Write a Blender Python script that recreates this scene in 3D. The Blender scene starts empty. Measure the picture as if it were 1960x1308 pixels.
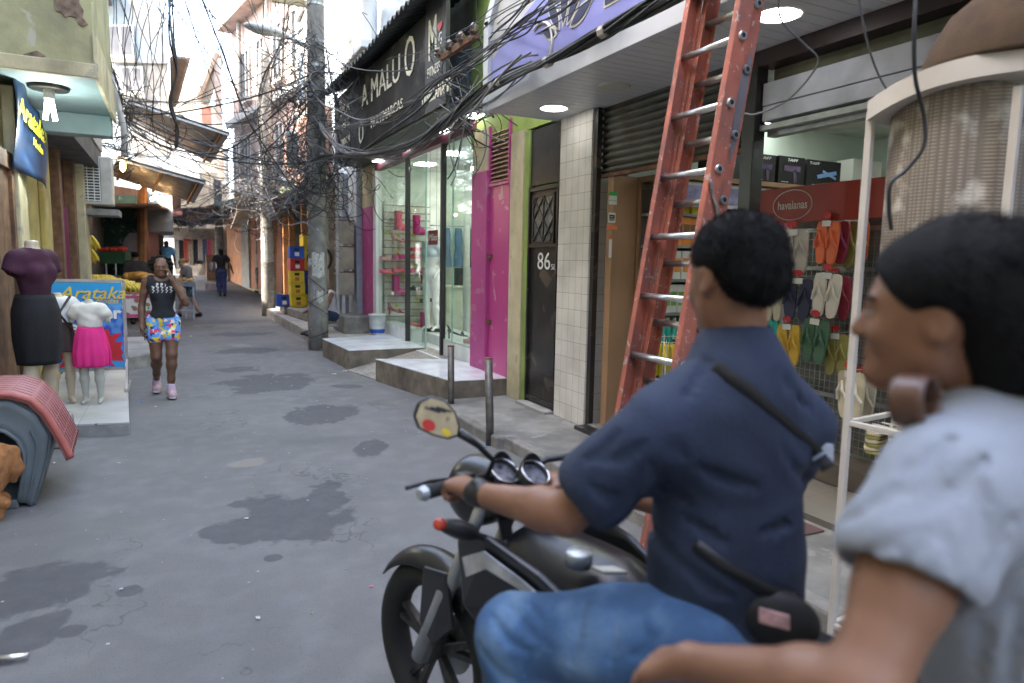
import bpy, math, random
import numpy as np
from mathutils import Vector, Matrix
random.seed(7); np.random.seed(7)
C = bpy.context.scene.collection
SC = bpy.context.scene
R = math.radians

# ---------------------------------------------------------------- camera
CAMZ, PITCH, YAW, ROLL, FPX = 1.62, R(6.6), R(26.4), R(1.1), 1307.0
_f = np.array([math.sin(YAW)*math.cos(PITCH), math.cos(YAW)*math.cos(PITCH), -math.sin(PITCH)])
_r0 = np.array([math.cos(YAW), -math.sin(YAW), 0.]); _u0 = np.cross(_r0, _f)
_r = _r0*math.cos(ROLL) + _u0*math.sin(ROLL); _u = -_r0*math.sin(ROLL) + _u0*math.cos(ROLL)
CAM = np.array([0, 0, CAMZ])
cam_data = bpy.data.cameras.new('camera'); cam = bpy.data.objects.new('camera', cam_data); C.objects.link(cam)
cam.matrix_world = Matrix(((_r[0], _u[0], -_f[0], CAM[0]), (_r[1], _u[1], -_f[1], CAM[1]), (_r[2], _u[2], -_f[2], CAM[2]), (0, 0, 0, 1)))
cam_data.sensor_width = 36; cam_data.lens = 36*FPX/1960; cam_data.clip_start = .05; cam_data.clip_end = 500
cam_data.dof.use_dof = True; cam_data.dof.focus_distance = 5.5; cam_data.dof.aperture_fstop = 2.0
SC.camera = cam

# ---------------------------------------------------------------- light
SUN_EL, SUN_AZ = R(46), R(-78)      # azimuth measured from +Y towards +X: the sun stands left of and behind the camera
world = bpy.data.worlds.new("World"); SC.world = world; world.use_nodes = True
wn = world.node_tree.nodes; wl = world.node_tree.links
sky = wn.new('ShaderNodeTexSky'); sky.sky_type = 'NISHITA'; sky.sun_disc = False
sky.sun_elevation = SUN_EL; sky.sun_rotation = SUN_AZ; sky.air_density = 1.0; sky.dust_density = 4.0; sky.ozone_density = 1.0
bg = wn['Background']; bg.inputs['Strength'].default_value = 0.15
wl.new(sky.outputs[0], bg.inputs['Color'])
sd = bpy.data.lights.new('sun', 'SUN'); sun = bpy.data.objects.new('sun', sd); C.objects.link(sun)
sd.energy = 2.6; sd.angle = R(.5); sd.color = (1, .93, .82)
sdir = Vector((math.sin(SUN_AZ)*math.cos(SUN_EL), math.cos(SUN_AZ)*math.cos(SUN_EL), math.sin(SUN_EL)))
sun.rotation_euler = sdir.to_track_quat('Z', 'Y').to_euler(); sun.location = (0, 0, 30)
SC.view_settings.view_transform = 'Standard'; SC.view_settings.look = 'None'
SC.view_settings.exposure = 3.42; SC.view_settings.gamma = 1
SC.cycles.max_bounces = 7; SC.cycles.transparent_max_bounces = 12; SC.cycles.diffuse_bounces = 4

# ---------------------------------------------------------------- points seen through pixels of the 1960x1308 photograph
def _ray(px, py): return _f + _r*(px-980)/FPX - _u*(py-654)/FPX
def D(px, py, d): return CAM + d*_ray(px, py)
def GZ(px, py, z=0): v = _ray(px, py); return CAM + v*(z-CAMZ)/v[2]
def GX(px, py, x): v = _ray(px, py); return CAM + v*x/v[0]
def GY(px, py, y): v = _ray(px, py); return CAM + v*y/v[1]
V = lambda *a: np.array(a, float)
def nrm(v): v = np.asarray(v, float); return v/(np.linalg.norm(v)+1e-12)
def gh(y): return 0 if y < 21 else .075*(y-21)          # the street climbs beyond y = 21

# ---------------------------------------------------------------- mesh builder
class MB:
    def __init__(s): s.v = []; s.f = []; s.sm = False
    def add(s, vs, fs):
        n = len(s.v); s.v += [tuple(map(float, p)) for p in vs]; s.f += [tuple(i+n for i in f) for f in fs]; return s
    def box(s, x0, x1, y0, y1, z0, z1):
        return s.add([(x0,y0,z0),(x1,y0,z0),(x1,y1,z0),(x0,y1,z0),(x0,y0,z1),(x1,y0,z1),(x1,y1,z1),(x0,y1,z1)],
                     [(0,3,2,1),(4,5,6,7),(0,1,5,4),(1,2,6,5),(2,3,7,6),(3,0,4,7)])
    def obox(s, c, ax, ay, az):      # centre and three half vectors
        c, ax, ay, az = map(np.asarray, (c, ax, ay, az)); vs = []
        for k in (-1, 1):
            for (i, j) in ((-1,-1),(1,-1),(1,1),(-1,1)): vs.append(c+i*ax+j*ay+k*az)
        if np.dot(np.cross(ax, ay), az) < 0:
            return s.add(vs, [(0,1,2,3),(4,7,6,5),(0,4,5,1),(1,5,6,2),(2,6,7,3),(3,7,4,0)])
        return s.add(vs, [(0,3,2,1),(4,5,6,7),(0,1,5,4),(1,2,6,5),(2,3,7,6),(3,0,4,7)])
    def bar(s, a, b, w, t, up=(0, 0, 1)):   # rectangular bar from a to b
        a, b = V(*a), V(*b); d = nrm(b-a); sd_ = nrm(np.cross(d, up)) if abs(np.dot(d, up)) < .99 else V(1, 0, 0); u_ = np.cross(sd_, d)
        return s.obox((a+b)/2, d*np.linalg.norm(b-a)/2, sd_*w/2, u_*t/2)
    def prism(s, poly, off):         # planar polygon (3D points) thrown along off
        n = len(poly); off = np.asarray(off, float); vs = [np.asarray(p, float) for p in poly]; vs += [p+off for p in vs]
        return s.add(vs, [tuple(range(n))[::-1], tuple(range(n, 2*n))] + [(i, (i+1) % n, n+(i+1) % n, n+i) for i in range(n)])
    def tube(s, pts, r, n=8, cap=True):
        pts = [np.asarray(p, float) for p in pts]; m = len(pts); rs = r if hasattr(r, '__len__') else [r]*m
        vs = []; prev = None
        for i, p in enumerate(pts):
            t = nrm(pts[min(i+1, m-1)]-pts[max(i-1, 0)])
            if prev is None: a = np.cross(t, (0, 0, 1)); a = V(1, 0, 0) if np.linalg.norm(a) < 1e-3 else a
            else: a = prev-t*np.dot(prev, t)
            a = nrm(a); b = np.cross(t, a); prev = a
            for k in range(n):
                w = 2*math.pi*k/n; vs.append(p+(a*math.cos(w)+b*math.sin(w))*rs[i])
        fs = [(i*n+k, i*n+(k+1) % n, (i+1)*n+(k+1) % n, (i+1)*n+k) for i in range(m-1) for k in range(n)]
        if cap: fs += [tuple(range(n))[::-1], tuple((m-1)*n+k for k in range(n))]
        return s.add(vs, fs)
    def lathe(s, prof, c=(0, 0, 0), n=24, axis='z', sx=1, sy=1, cap=True):
        vs = []
        for (r, z) in prof:
            for k in range(n):
                w = 2*math.pi*k/n; x, y = r*math.cos(w)*sx, r*math.sin(w)*sy
                vs.append((c[0]+x, c[1]+y, c[2]+z) if axis == 'z' else (c[0]+z, c[1]+x, c[2]+y) if axis == 'x' else (c[0]+y, c[1]+z, c[2]+x))
        m = len(prof); fs = [(i*n+k, i*n+(k+1) % n, (i+1)*n+(k+1) % n, (i+1)*n+k) for i in range(m-1) for k in range(n)]
        if cap: fs += [tuple(range(n))[::-1], tuple((m-1)*n+k for k in range(n))]
        return s.add(vs, fs)
    def ball(s, c, r, n=10, m=8):
        r = r if hasattr(r, '__len__') else (r, r, r); vs = []; c = np.asarray(c, float)
        for i in range(m+1):
            ph = math.pi*i/m
            for k in range(n):
                w = 2*math.pi*k/n; vs.append(c+V(r[0]*math.sin(ph)*math.cos(w), r[1]*math.sin(ph)*math.sin(w), -r[2]*math.cos(ph)))
        return s.add(vs, [(i*n+k, i*n+(k+1) % n, (i+1)*n+(k+1) % n, (i+1)*n+k) for i in range(m) for k in range(n)])
    def grid(s, fn, nu, nv):
        vs = [fn(i/nu, j/nv) for j in range(nv+1) for i in range(nu+1)]; w = nu+1
        return s.add(vs, [(j*w+i, j*w+i+1, (j+1)*w+i+1, (j+1)*w+i) for j in range(nv) for i in range(nu)])
    def smooth(s): s.sm = True; return s

def tag(o, label=None, cat=None, group=None, kind=None):
    if label: o['label'] = label
    if cat: o['category'] = cat
    if group: o['group'] = group
    if kind: o['kind'] = kind
    return o
def thing(name, label, cat, loc=(0, 0, 0), rotz=0, group=None):
    o = bpy.data.objects.new(name, None); C.objects.link(o); o.empty_display_size = .1
    o.location = tuple(map(float, loc)); o.rotation_euler = (0, 0, rotz); return tag(o, label, cat, group)
def obj(name, mb, m, parent=None, w=False, bev=0, solid=0, sub=0, base=None):
    """one mesh object. with a parent, the points are in the parent's frame, or in world ones if w (parent unrotated)."""
    me = bpy.data.meshes.new(name); vs = np.array(mb.v, float).reshape(-1, 3)
    off = np.zeros(3)
    if parent is not None and w:
        q = parent
        while q is not None: off = off+np.array(q.location); q = q.parent
    if parent is None:
        off = np.array(base, float) if base is not None else V((vs[:, 0].min()+vs[:, 0].max())/2, (vs[:, 1].min()+vs[:, 1].max())/2, vs[:, 2].min())
    o = bpy.data.objects.new(name, me); C.objects.link(o)
    if parent is not None:
        o.parent = parent
    else: o.location = tuple(off)
    me.from_pydata([tuple(p) for p in vs-off], [], mb.f); me.update()
    if mb.sm: me.polygons.foreach_set('use_smooth', [True]*len(me.polygons))
    for mm in (m if isinstance(m, (list, tuple)) else [m]): me.materials.append(mm)
    if solid: q = o.modifiers.new('s', 'SOLIDIFY'); q.thickness = solid; q.offset = 0
    if bev: q = o.modifiers.new('b', 'BEVEL'); q.width = bev; q.segments = 2; q.limit_method = 'ANGLE'; q.angle_limit = R(40)
    if sub: q = o.modifiers.new('u', 'SUBSURF'); q.levels = sub; q.render_levels = sub
    return o
def dup(root, loc=None, rotz=None, label=None, group=None):
    r = root.copy(); C.objects.link(r)
    if loc is not None: r.location = tuple(map(float, loc))
    if rotz is not None: r.rotation_euler = (0, 0, rotz)
    if label: r['label'] = label
    if group: r['group'] = group
    def rec(src, dst):
        for ch in list(src.children):
            c = ch.copy(); C.objects.link(c); c.parent = dst; rec(ch, c)
    rec(root, r); return r
def text(name, s, size, m, parent, o, ex, ey, depth=.004, shear=0, w=True, bold=0, sx=1, align='CENTER'):
    """lettering as a mesh: o = anchor, ex = reading direction, ey = up"""
    cu = bpy.data.curves.new(name, 'FONT'); cu.body = s; cu.size = size; cu.extrude = depth; cu.shear = shear; cu.offset = bold
    cu.align_x = align; cu.align_y = 'CENTER'; cu.resolution_u = 3
    t = bpy.data.objects.new(name, cu); C.objects.link(t); dg = bpy.context.evaluated_depsgraph_get(); dg.update()
    me0 = bpy.data.meshes.new_from_object(t.evaluated_get(dg)); bpy.data.objects.remove(t)
    ex, ey = nrm(ex), nrm(ey); ez = np.cross(ex, ey); mb = MB()
    mb.v = [tuple(np.asarray(o)+ex*v.co.x*sx+ey*v.co.y+ez*v.co.z) for v in me0.vertices]; mb.f = [tuple(p.vertices) for p in me0.polygons]
    bpy.data.meshes.remove(me0)
    return obj(name, mb, m, parent, w)

# ---------------------------------------------------------------- materials
def newmat(name):
    m = bpy.data.materials.new(name); m.use_nodes = True; nt = m.node_tree; return m, nt, nt.nodes['Principled BSDF']
_mc = {}
def smoothpts(pts, n=6):
    p = [np.asarray(q, float) for q in pts]; p = [2*p[0]-p[1]]+p+[2*p[-1]-p[-2]]; out = []
    for i in range(1, len(p)-2):
        for k in range(n): f = k/n; a, b, c_, d = p[i-1:i+3]; out.append(.5*((2*b)+(-a+c_)*f+(2*a-5*b+4*c_-d)*f*f+(-a+3*b-3*c_+d)*f**3))
    return out+[p[-2]]
def mat(name, col, rough=.6, metal=0, var=.18, vs=4, bump=.15, bs=60, grime=None, ga=.5, gs=2.5, streak=1, spec=None, coat=0, chip=None, ca=.5, cs=6):
    if name in _mc: return _mc[name]
    m, nt, b = newmat(name); N, L = nt.nodes, nt.links
    tc = N.new('ShaderNodeTexCoord'); b.inputs['Roughness'].default_value = rough; b.inputs['Metallic'].default_value = metal
    if spec is not None: b.inputs['Specular IOR Level'].default_value = spec
    if coat: b.inputs['Coat Weight'].default_value = coat
    def noise(sc, det=5, vec=None, dist=0):
        n = N.new('ShaderNodeTexNoise'); n.inputs['Scale'].default_value = sc; n.inputs['Detail'].default_value = det; n.inputs['Distortion'].default_value = dist
        L.new(vec or tc.outputs['Object'], n.inputs['Vector']); return n.outputs['Fac']
    def ramp(fac, a, c):
        q = N.new('ShaderNodeMapRange'); q.inputs[1].default_value = a; q.inputs[2].default_value = c; L.new(fac, q.inputs[0]); return q.outputs[0]
    def mix(fac, a, c, k=1):
        q = N.new('ShaderNodeMix'); q.data_type = 'RGBA'
        if k != 1: mm = N.new('ShaderNodeMath'); mm.operation = 'MULTIPLY'; mm.inputs[1].default_value = k; L.new(fac, mm.inputs[0]); fac = mm.outputs[0]
        L.new(fac, q.inputs[0])
        for i, x in ((6, a), (7, c)):
            if isinstance(x, tuple): q.inputs[i].default_value = (*x[:3], 1)
            else: L.new(x, q.inputs[i])
        return q.outputs[2]
    lo = tuple(c*(1-var) for c in col); hi = tuple(min(1, c*(1+var)) for c in col)
    out = mix(ramp(noise(vs), .3, .7), lo, hi)
    if grime:
        mp = N.new('ShaderNodeMapping'); mp.inputs['Scale'].default_value = (1, 1, 1/streak); L.new(tc.outputs['Object'], mp.inputs[0])
        out = mix(ramp(noise(gs, 8, mp.outputs[0], .3), .48, .68), out, grime, ga)
    if chip: out = mix(ramp(noise(cs, 6, None, .6), .62, .64), out, chip, ca)
    L.new(out, b.inputs['Base Color'])
    if bump:
        bp = N.new('ShaderNodeBump'); bp.inputs['Strength'].default_value = bump; bp.inputs['Distance'].default_value = .01
        L.new(noise(bs, 4), bp.inputs['Height']); L.new(bp.outputs[0], b.inputs['Normal'])
    _mc[name] = m; return m
def tilemat(name, col, mortar, w, h, axes='yz', offset=.5, msize=.015, rough=.25, var=.1, bump=.3):
    if name in _mc: return _mc[name]
    m, nt, b = newmat(name); N, L = nt.nodes, nt.links
    tc = N.new('ShaderNodeTexCoord'); sp = N.new('ShaderNodeSeparateXYZ'); cb = N.new('ShaderNodeCombineXYZ'); L.new(tc.outputs['Object'], sp.inputs[0])
    ix = {'x': 0, 'y': 1, 'z': 2}
    if axes == 'sz':   # works on x-facing and y-facing walls alike
        ad = N.new('ShaderNodeMath'); ad.operation = 'ADD'; L.new(sp.outputs[0], ad.inputs[0]); L.new(sp.outputs[1], ad.inputs[1]); L.new(ad.outputs[0], cb.inputs[0]); L.new(sp.outputs[2], cb.inputs[1])
    else: L.new(sp.outputs[ix[axes[0]]], cb.inputs[0]); L.new(sp.outputs[ix[axes[1]]], cb.inputs[1])
    br = N.new('ShaderNodeTexBrick'); L.new(cb.outputs[0], br.inputs['Vector']); br.offset = offset
    br.inputs['Scale'].default_value = 1; br.inputs['Brick Width'].default_value = w; br.inputs['Row Height'].default_value = h
    br.inputs['Mortar Size'].default_value = msize*.2; br.inputs['Mortar Smooth'].default_value = .1
    br.inputs['Color1'].default_value = (*[c*(1-var) for c in col], 1); br.inputs['Color2'].default_value = (*[min(1, c*(1+var)) for c in col], 1); br.inputs['Mortar'].default_value = (*mortar, 1)
    no = N.new('ShaderNodeTexNoise'); no.inputs['Scale'].default_value = 3; no.inputs['Detail'].default_value = 7; L.new(tc.outputs['Object'], no.inputs['Vector'])
    mr = N.new('ShaderNodeMapRange'); mr.inputs[1].default_value = .35; mr.inputs[2].default_value = .75; mr.inputs[3].default_value = 1; mr.inputs[4].default_value = .72; L.new(no.outputs['Fac'], mr.inputs[0])
    mx = N.new('ShaderNodeMix'); mx.data_type = 'RGBA'; mx.blend_type = 'MULTIPLY'; mx.inputs[0].default_value = 1; L.new(br.outputs['Color'], mx.inputs[6]); L.new(mr.outputs[0], mx.inputs[7])
    L.new(mx.outputs[2], b.inputs['Base Color']); b.inputs['Roughness'].default_value = rough
    bp = N.new('ShaderNodeBump'); bp.inputs['Strength'].default_value = bump; bp.inputs['Distance'].default_value = .004; bp.invert = True
    L.new(br.outputs['Fac'], bp.inputs['Height']); L.new(bp.outputs[0], b.inputs['Normal']); _mc[name] = m; return m
def emit(name, col, s):
    if name in _mc: return _mc[name]
    m, nt, b = newmat(name); b.inputs['Base Color'].default_value = (*col, 1); b.inputs['Emission Color'].default_value = (*col, 1); b.inputs['Emission Strength'].default_value = s; _mc[name] = m; return m
def glassmat():
    m = bpy.data.materials.new('shop glass'); m.use_nodes = True; nt = m.node_tree; nt.nodes.clear(); N, L = nt.nodes, nt.links
    o = N.new('ShaderNodeOutputMaterial'); t = N.new('ShaderNodeBsdfTransparent'); t.inputs[0].default_value = (.86, .92, .88, 1); g = N.new('ShaderNodeBsdfGlossy'); g.inputs['Roughness'].default_value = .02
    lw_ = N.new('ShaderNodeLayerWeight'); lw_.inputs[0].default_value = .5; pw = N.new('ShaderNodeMath'); pw.operation = 'POWER'; pw.inputs[1].default_value = 4; L.new(lw_.outputs['Facing'], pw.inputs[0]); fr = N.new('ShaderNodeMapRange'); fr.inputs[3].default_value = .04; fr.inputs[4].default_value = .75; L.new(pw.outputs[0], fr.inputs[0]); mx = N.new('ShaderNodeMixShader'); L.new(fr.outputs[0], mx.inputs[0]); L.new(t.outputs[0], mx.inputs[1]); L.new(g.outputs[0], mx.inputs[2]); L.new(mx.outputs[0], o.inputs[0]); return m
GLASS = glassmat()
def facemat(name, dark, light, fn):
    pass

# ---------------------------------------------------------------- implicit surfaces for bodies, cloth and animals
def RC(a, b, ra, rb): return ('rc', V(*a), V(*b), ra, rb)
def EL(c, r, ax=None): return ('el', V(*c), V(*r), None if ax is None else np.array(ax, float))
def _ev(p, P):
    if p[0] == 'rc':
        _, a, b, ra, rb = p; ba = b-a; L2 = max(ba@ba, 1e-9); q = P-a; t = np.clip(q@ba/L2, 0, 1)
        return np.linalg.norm(q-t[..., None]*ba, axis=-1)-(ra+(rb-ra)*t)
    _, c, r, ax = p; q = P-c
    if ax is not None: q = q@ax.T
    k0 = np.linalg.norm(q/r, axis=-1); k1 = np.linalg.norm(q/(r*r), axis=-1)+1e-9; return k0*(k0-1)/k1
def _bb(p):
    if p[0] == 'rc': a, b, r = p[1], p[2], max(p[3], p[4]); return np.minimum(a, b)-r, np.maximum(a, b)+r
    r = p[2].max() if p[3] is not None else p[2]; return p[1]-r, p[1]+r
def sdf(name, ops, h, m, parent, w=True, disp=None, pad=.02, smooth=True, base=None):
    us = [_bb(o[1]) for o in ops if o[0] == 'u']; lo = np.min([u[0] for u in us], 0)-pad-h*2; hi = np.max([u[1] for u in us], 0)+pad+h*2
    n = np.ceil((hi-lo)/h).astype(int)+1; ax = [lo[i]+h*np.arange(n[i]) for i in range(3)]
    P = np.stack(np.meshgrid(*ax, indexing='ij'), -1).astype(np.float32); F = np.full(tuple(n), 1e3, np.float32)
    for o in ops:
        if o[0] == 'cut':
            F = np.maximum(F, (P-o[1])@nrm(o[2])); continue
        k = o[2] if len(o) > 2 else .02; b0, b1 = _bb(o[1]); mg = max(k*1.5, .03)
        i0 = np.maximum(((b0-mg-lo)/h).astype(int), 0); i1 = np.minimum(((b1+mg-lo)/h).astype(int)+2, n)
        if (i1 <= i0).any(): continue
        sl = tuple(slice(a, b) for a, b in zip(i0, i1)); d = _ev(o[1], P[sl]); Fs = F[sl]
        if o[0] == 'u': hh = np.maximum(k-np.abs(Fs-d), 0)/k; F[sl] = np.minimum(Fs, d)-hh*hh*k*.25
        else: hh = np.maximum(k-np.abs(Fs+d), 0)/k; F[sl] = np.maximum(Fs, -d)+hh*hh*k*.25
    if disp is not None: F += disp(P)
    F[0] = F[-1] = 1; F[:, 0] = F[:, -1] = 1; F[:, :, 0] = F[:, :, -1] = 1
    ins = F < 0; S = [slice(0, -1), slice(1, None)]
    cnt = np.zeros(tuple(n-1), np.int16); acc = np.zeros(tuple(n-1)+(3,), np.float32)
    e = []
    for axis in range(3):
        a = [slice(None)]*3; b = [slice(None)]*3; a[axis] = slice(0, -1); b[axis] = slice(1, None)
        fa, fb = F[tuple(a)], F[tuple(b)]; cr = (fa < 0) != (fb < 0); t = np.where(cr, fa/(np.where(cr, fa-fb, 1)), 0)
        pt = P[tuple(a)].copy(); pt[..., axis] += t*h; pt *= cr[..., None]; e.append(cr)
        o1, o2 = [i for i in range(3) if i != axis]
        for x in (0, 1):
            for y in (0, 1):
                q = [slice(None)]*3; q[o1] = S[x]; q[o2] = S[y]; cnt += cr[tuple(q)]; acc += pt[tuple(q)]
    idx = -np.ones(tuple(n-1), np.int64); mk = cnt > 0; idx[mk] = np.arange(mk.sum()); vs = acc[mk]/cnt[mk][:, None]
    quads = []
    for axis in range(3):
        o1, o2 = [(1, 2), (2, 0), (0, 1)][axis]; ii = np.argwhere(e[axis]); ok = (ii[:, o1] > 0) & (ii[:, o2] > 0) & (ii[:, o1] < n[o1]-1) & (ii[:, o2] < n[o2]-1); ii = ii[ok]
        def cell(d1, d2): q = ii.copy(); q[:, o1] -= d1; q[:, o2] -= d2; return idx[q[:, 0], q[:, 1], q[:, 2]]
        q4 = np.stack([cell(1, 1), cell(0, 1), cell(0, 0), cell(1, 0)], 1); inn = ins[ii[:, 0], ii[:, 1], ii[:, 2]]
        q4[~inn] = q4[~inn][:, ::-1]; quads.append(q4)
    mb = MB(); mb.v = [tuple(p) for p in vs.tolist()]; mb.f = [tuple(q) for q in np.concatenate(quads).tolist() if min(q) >= 0]
    mb.sm = smooth; return obj(name, mb, m, parent, w, base=base)

def frame(fwd, up):
    f_ = nrm(fwd); r_ = nrm(np.cross(f_, up)); u_ = np.cross(r_, f_); return r_, f_, u_
def head_ops(c, fwd, up, s=1, face=True):
    r_, f_, u_ = frame(fwd, up); ax = np.array([r_, f_, u_]); c = np.asarray(c, float)
    T = lambda x, y, z: c+s*(r_*x+f_*y+u_*z); e = lambda x, y, z, a, b, d: EL(T(x, y, z), (a*s, b*s, d*s), ax)
    o = [('u', e(0, -.012, .03, .076, .097, .09), .01), ('u', e(0, .026, -.03, .062, .066, .08), .04),
         ('u', RC(T(.035, .01, -.065), T(0, .068, -.092), .028*s, .022*s), .03), ('u', RC(T(-.035, .01, -.065), T(0, .068, -.092), .028*s, .022*s), .03)]
    if face:
        for x in (-1, 1):
            o += [('u', e(.034*x, .07, -.03, .02, .016, .02), .02), ('s', e(.031*x, .102, .003, .017, .017, .012), .012),
                  ('u', e(.03*x, .079, .001, .0125, .0115, .009), .003), ('u', e(.078*x, -.004, -.008, .008, .02, .031), .008), ('s', e(.086*x, .002, -.006, .006, .011, .018), .004)]
        o += [('u', e(0, .084, .02, .045, .012, .009), .012), ('u', RC(T(0, .09, .006), T(0, .108, -.026), .007*s, .0125*s), .01),
              ('u', e(.012, .098, -.032, .009, .012, .008), .006), ('u', e(-.012, .098, -.032, .009, .012, .008), .006),
              ('u', e(0, .093, -.055, .025, .01, .006), .005), ('u', e(0, .091, -.067, .02, .01, .007), .005), ('u', e(0, .083, -.092, .018, .012, .012), .015)]
    return o, T, ax
def hand_ops(wr, d, n, t, s=1, curl=.4, spread=.06):
    """wrist, finger direction, palm-facing direction, side of the thumb"""
    d = nrm(d); n = nrm(n-d*np.dot(n, d)); t = nrm(t-d*np.dot(t, d)-n*np.dot(t, n)); o = []; wr = np.asarray(wr, float)
    ke = [wr+s*(d*l+t*x) for l, x in ((.088, .03), (.092, .01), (.088, -.01), (.08, -.03))]
    for k in ke: o.append(('u', RC(wr+s*d*.01, k, .021*s, .013*s), .014))
    for i, (k, L) in enumerate(zip(ke, (.072, .08, .074, .058))):
        ang = 0; p = k; dd = nrm(d+t*(1.5-i)*spread)
        for j, (fr, rr) in enumerate(((.45, .0095), (.3, .0088), (.25, .008))):
            ang += curl*(1+.12*i)*(1 if j else .8); q = p+s*L*fr*(dd*math.cos(ang)+n*math.sin(ang)); o.append(('u', RC(p, q, rr*s, (rr-.0007)*s), .004)); p = q
    p = wr+s*(d*.025+t*.02); q = p+s*(d*.028+t*.03+n*.012); o.append(('u', RC(p, q, .017*s, .012*s), .015))
    q2 = q+s*.035*nrm(d*.9+t*.25+n*.35*max(curl, .3)*2); o.append(('u', RC(q, q2, .0115*s, .0095*s), .005)); q3 = q2+s*.026*nrm(d+n*curl*1.4-t*.1); o.append(('u', RC(q2, q3, .0095*s, .008*s), .004))
    return o
def torso_ax(J): 
    u_ = nrm(J['neck']-J['pelvis']); r_ = nrm(J['rs']-J['ls']); r_ = nrm(r_-u_*np.dot(r_, u_)); return np.array([r_, np.cross(u_, r_), u_])
def torso_ops(J, s=1, off=0, fem=0, wid=1):
    ax = torso_ax(J); r_, f_, u_ = ax; pe, ne = J['pelvis'], J['neck']; L = np.linalg.norm(ne-pe)
    P = lambda x, y, z: pe+r_*x*s+f_*y*s+u_*z*L
    e = lambda p, a, b, c: EL(p, ((a*wid)*s+off, b*s+off, c*s+off), ax)
    o = [('u', e(P(0, 0, .02), .155+.015*fem, .112, .12), .02), ('u', e(P(0, .01, .36), .128-.016*fem, .095, .16), .06), ('u', e(P(0, .005, .68), .158-.015*fem, .108, .17), .07),
         ('u', RC(J['ls']*.86+J['rs']*.14, J['rs']*.86+J['ls']*.14, .06*s+off, .06*s+off), .07), ('u', RC(P(0, -.01, .88), ne, .075*s+off, .05*s+off), .05)]
    for sh in (J['ls'], J['rs']): o.append(('u', RC(ne-u_*.035*s, ne*.3+sh*.7-u_*.005*s, .052*s+off, .05*s+off), .06))
    if fem: o += [('u', e(P(.07, .085, .66), .058, .05, .06), .04), ('u', e(P(-.07, .085, .66), .058, .05, .06), .04)]
    return o
def limb(o, pts, rs, off=0, k=.03, s=1):
    for i in range(len(pts)-1): o.append(('u', RC(pts[i], pts[i+1], rs[i]*s+off, rs[i+1]*s+off), k))
def sleeve_cut(J, s, sleeve):
    r = []
    for a in 'lr': d_ = nrm(J[a+'e']-J[a+'s']); r.append(('s', EL(lerp(J[a+'s'], J[a+'e'], sleeve)+d_*(.105)*s, (.1*s,)*3), .006))
    return r
def lerp(a, b, t): return a+(b-a)*t
def body_ops(J, s=1, fem=0, off=0, wid=1, arm=1, leg=1, foot=True):
    o = torso_ops(J, s, off, fem, wid)
    if 'head' in J: limb(o, [J['neck'], J['head']], [(.054-.006*fem)*J.get('nk', 1), (.05-.004*fem)*J.get('nk', 1)], off, .03, s)
    for a in 'lr':
        if a+'e' in J: limb(o, [J[a+'s'], lerp(J[a+'s'], J[a+'e'], .45), J[a+'e'], lerp(J[a+'e'], J[a+'w'], .25), J[a+'w']], [.05*arm, .044*arm, .036*arm, .039*arm, .026], off, .025, s)
        if a+'k' in J:
            bk = nrm(J[a+'k']-J[a+'a']); mid = lerp(J[a+'k'], J[a+'a'], .3)
            limb(o, [J[a+'h'], lerp(J[a+'h'], J[a+'k'], .4), J[a+'k'], mid, lerp(J[a+'k'], J[a+'a'], .7), J[a+'a']], [.088*leg, .08*leg, .056*leg, .056*leg, .038*leg, .034], off, .035, s)
            if foot and a+'t' in J: limb(o, [J[a+'a']-V(0, 0, .02), J[a+'t']], [.035, .024], off, .02, s)
    return o
def wavy(amp, seed=0, fr=22):
    rg = np.random.RandomState(seed); K = rg.randn(5, 3)*fr; ph = rg.rand(5)*6.28
    def fn(P):
        a = 0
        for k, p in zip(K, ph): a = a+np.sin(P@k.astype(np.float32)+p+1.5*np.sin(P[..., 2]*13+p))
        return (amp*a/2.5).astype(np.float32)
    return fn
# ================================================================ materials in use
DIRT = (.09, .08, .06)
cream = mat('aged cream plaster', (.5, .44, .28), .85, grime=(.16, .13, .09), ga=.7, gs=2, streak=2.5, chip=(.33, .3, .25), ca=.7, cs=4, bump=.4, bs=25)
yellow = mat('yellow plaster', (.38, .3, .1), .85, grime=(.2, .15, .06), ga=.4, gs=2.5, streak=1, bump=.35, bs=25, chip=(.42, .38, .26), ca=.6, cs=5)
lime = mat('lime green paint', (.24, .33, .08), .7, grime=(.12, .16, .04), ga=.5, streak=3, bump=.3, bs=30)
pinkp = mat('magenta wall paint', (.4, .055, .21), .45, var=.12, grime=(.3, .05, .2), ga=.35, gs=2, chip=(.5, .3, .34), ca=.35, cs=5, bump=.25, bs=20)
pinkd = mat('pink door paint', (.46, .06, .22), .3, var=.1, vs=1.5, chip=(.55, .42, .45), ca=.5, cs=4, bump=.15, bs=8)
paleblue = mat('weathered pale blue plaster', (.36, .42, .48), .9, grime=(.2, .19, .17), ga=.7, gs=1.6, streak=3, chip=(.38, .3, .22), ca=.6, cs=3, bump=.4, bs=18)
teal = mat('peeling teal paint', (.16, .34, .38), .8, grime=(.35, .28, .2), ga=.65, gs=3, streak=3.5, chip=(.45, .42, .36), ca=.8, cs=6, bump=.3)
whitew = mat('dirty white wall', (.42, .42, .4), .85, grime=(.22, .21, .18), ga=.6, gs=1.8, streak=3, bump=.3, bs=20)
conc = mat('grey concrete', (.24, .23, .21), .9, var=.25, vs=7, grime=(.09, .085, .08), ga=.6, gs=3, bump=.5, bs=45)
concl = mat('pale worn concrete', (.33, .32, .3), .9, var=.2, vs=5, grime=(.14, .13, .12), ga=.6, gs=2.5, bump=.4, bs=50)
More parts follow.
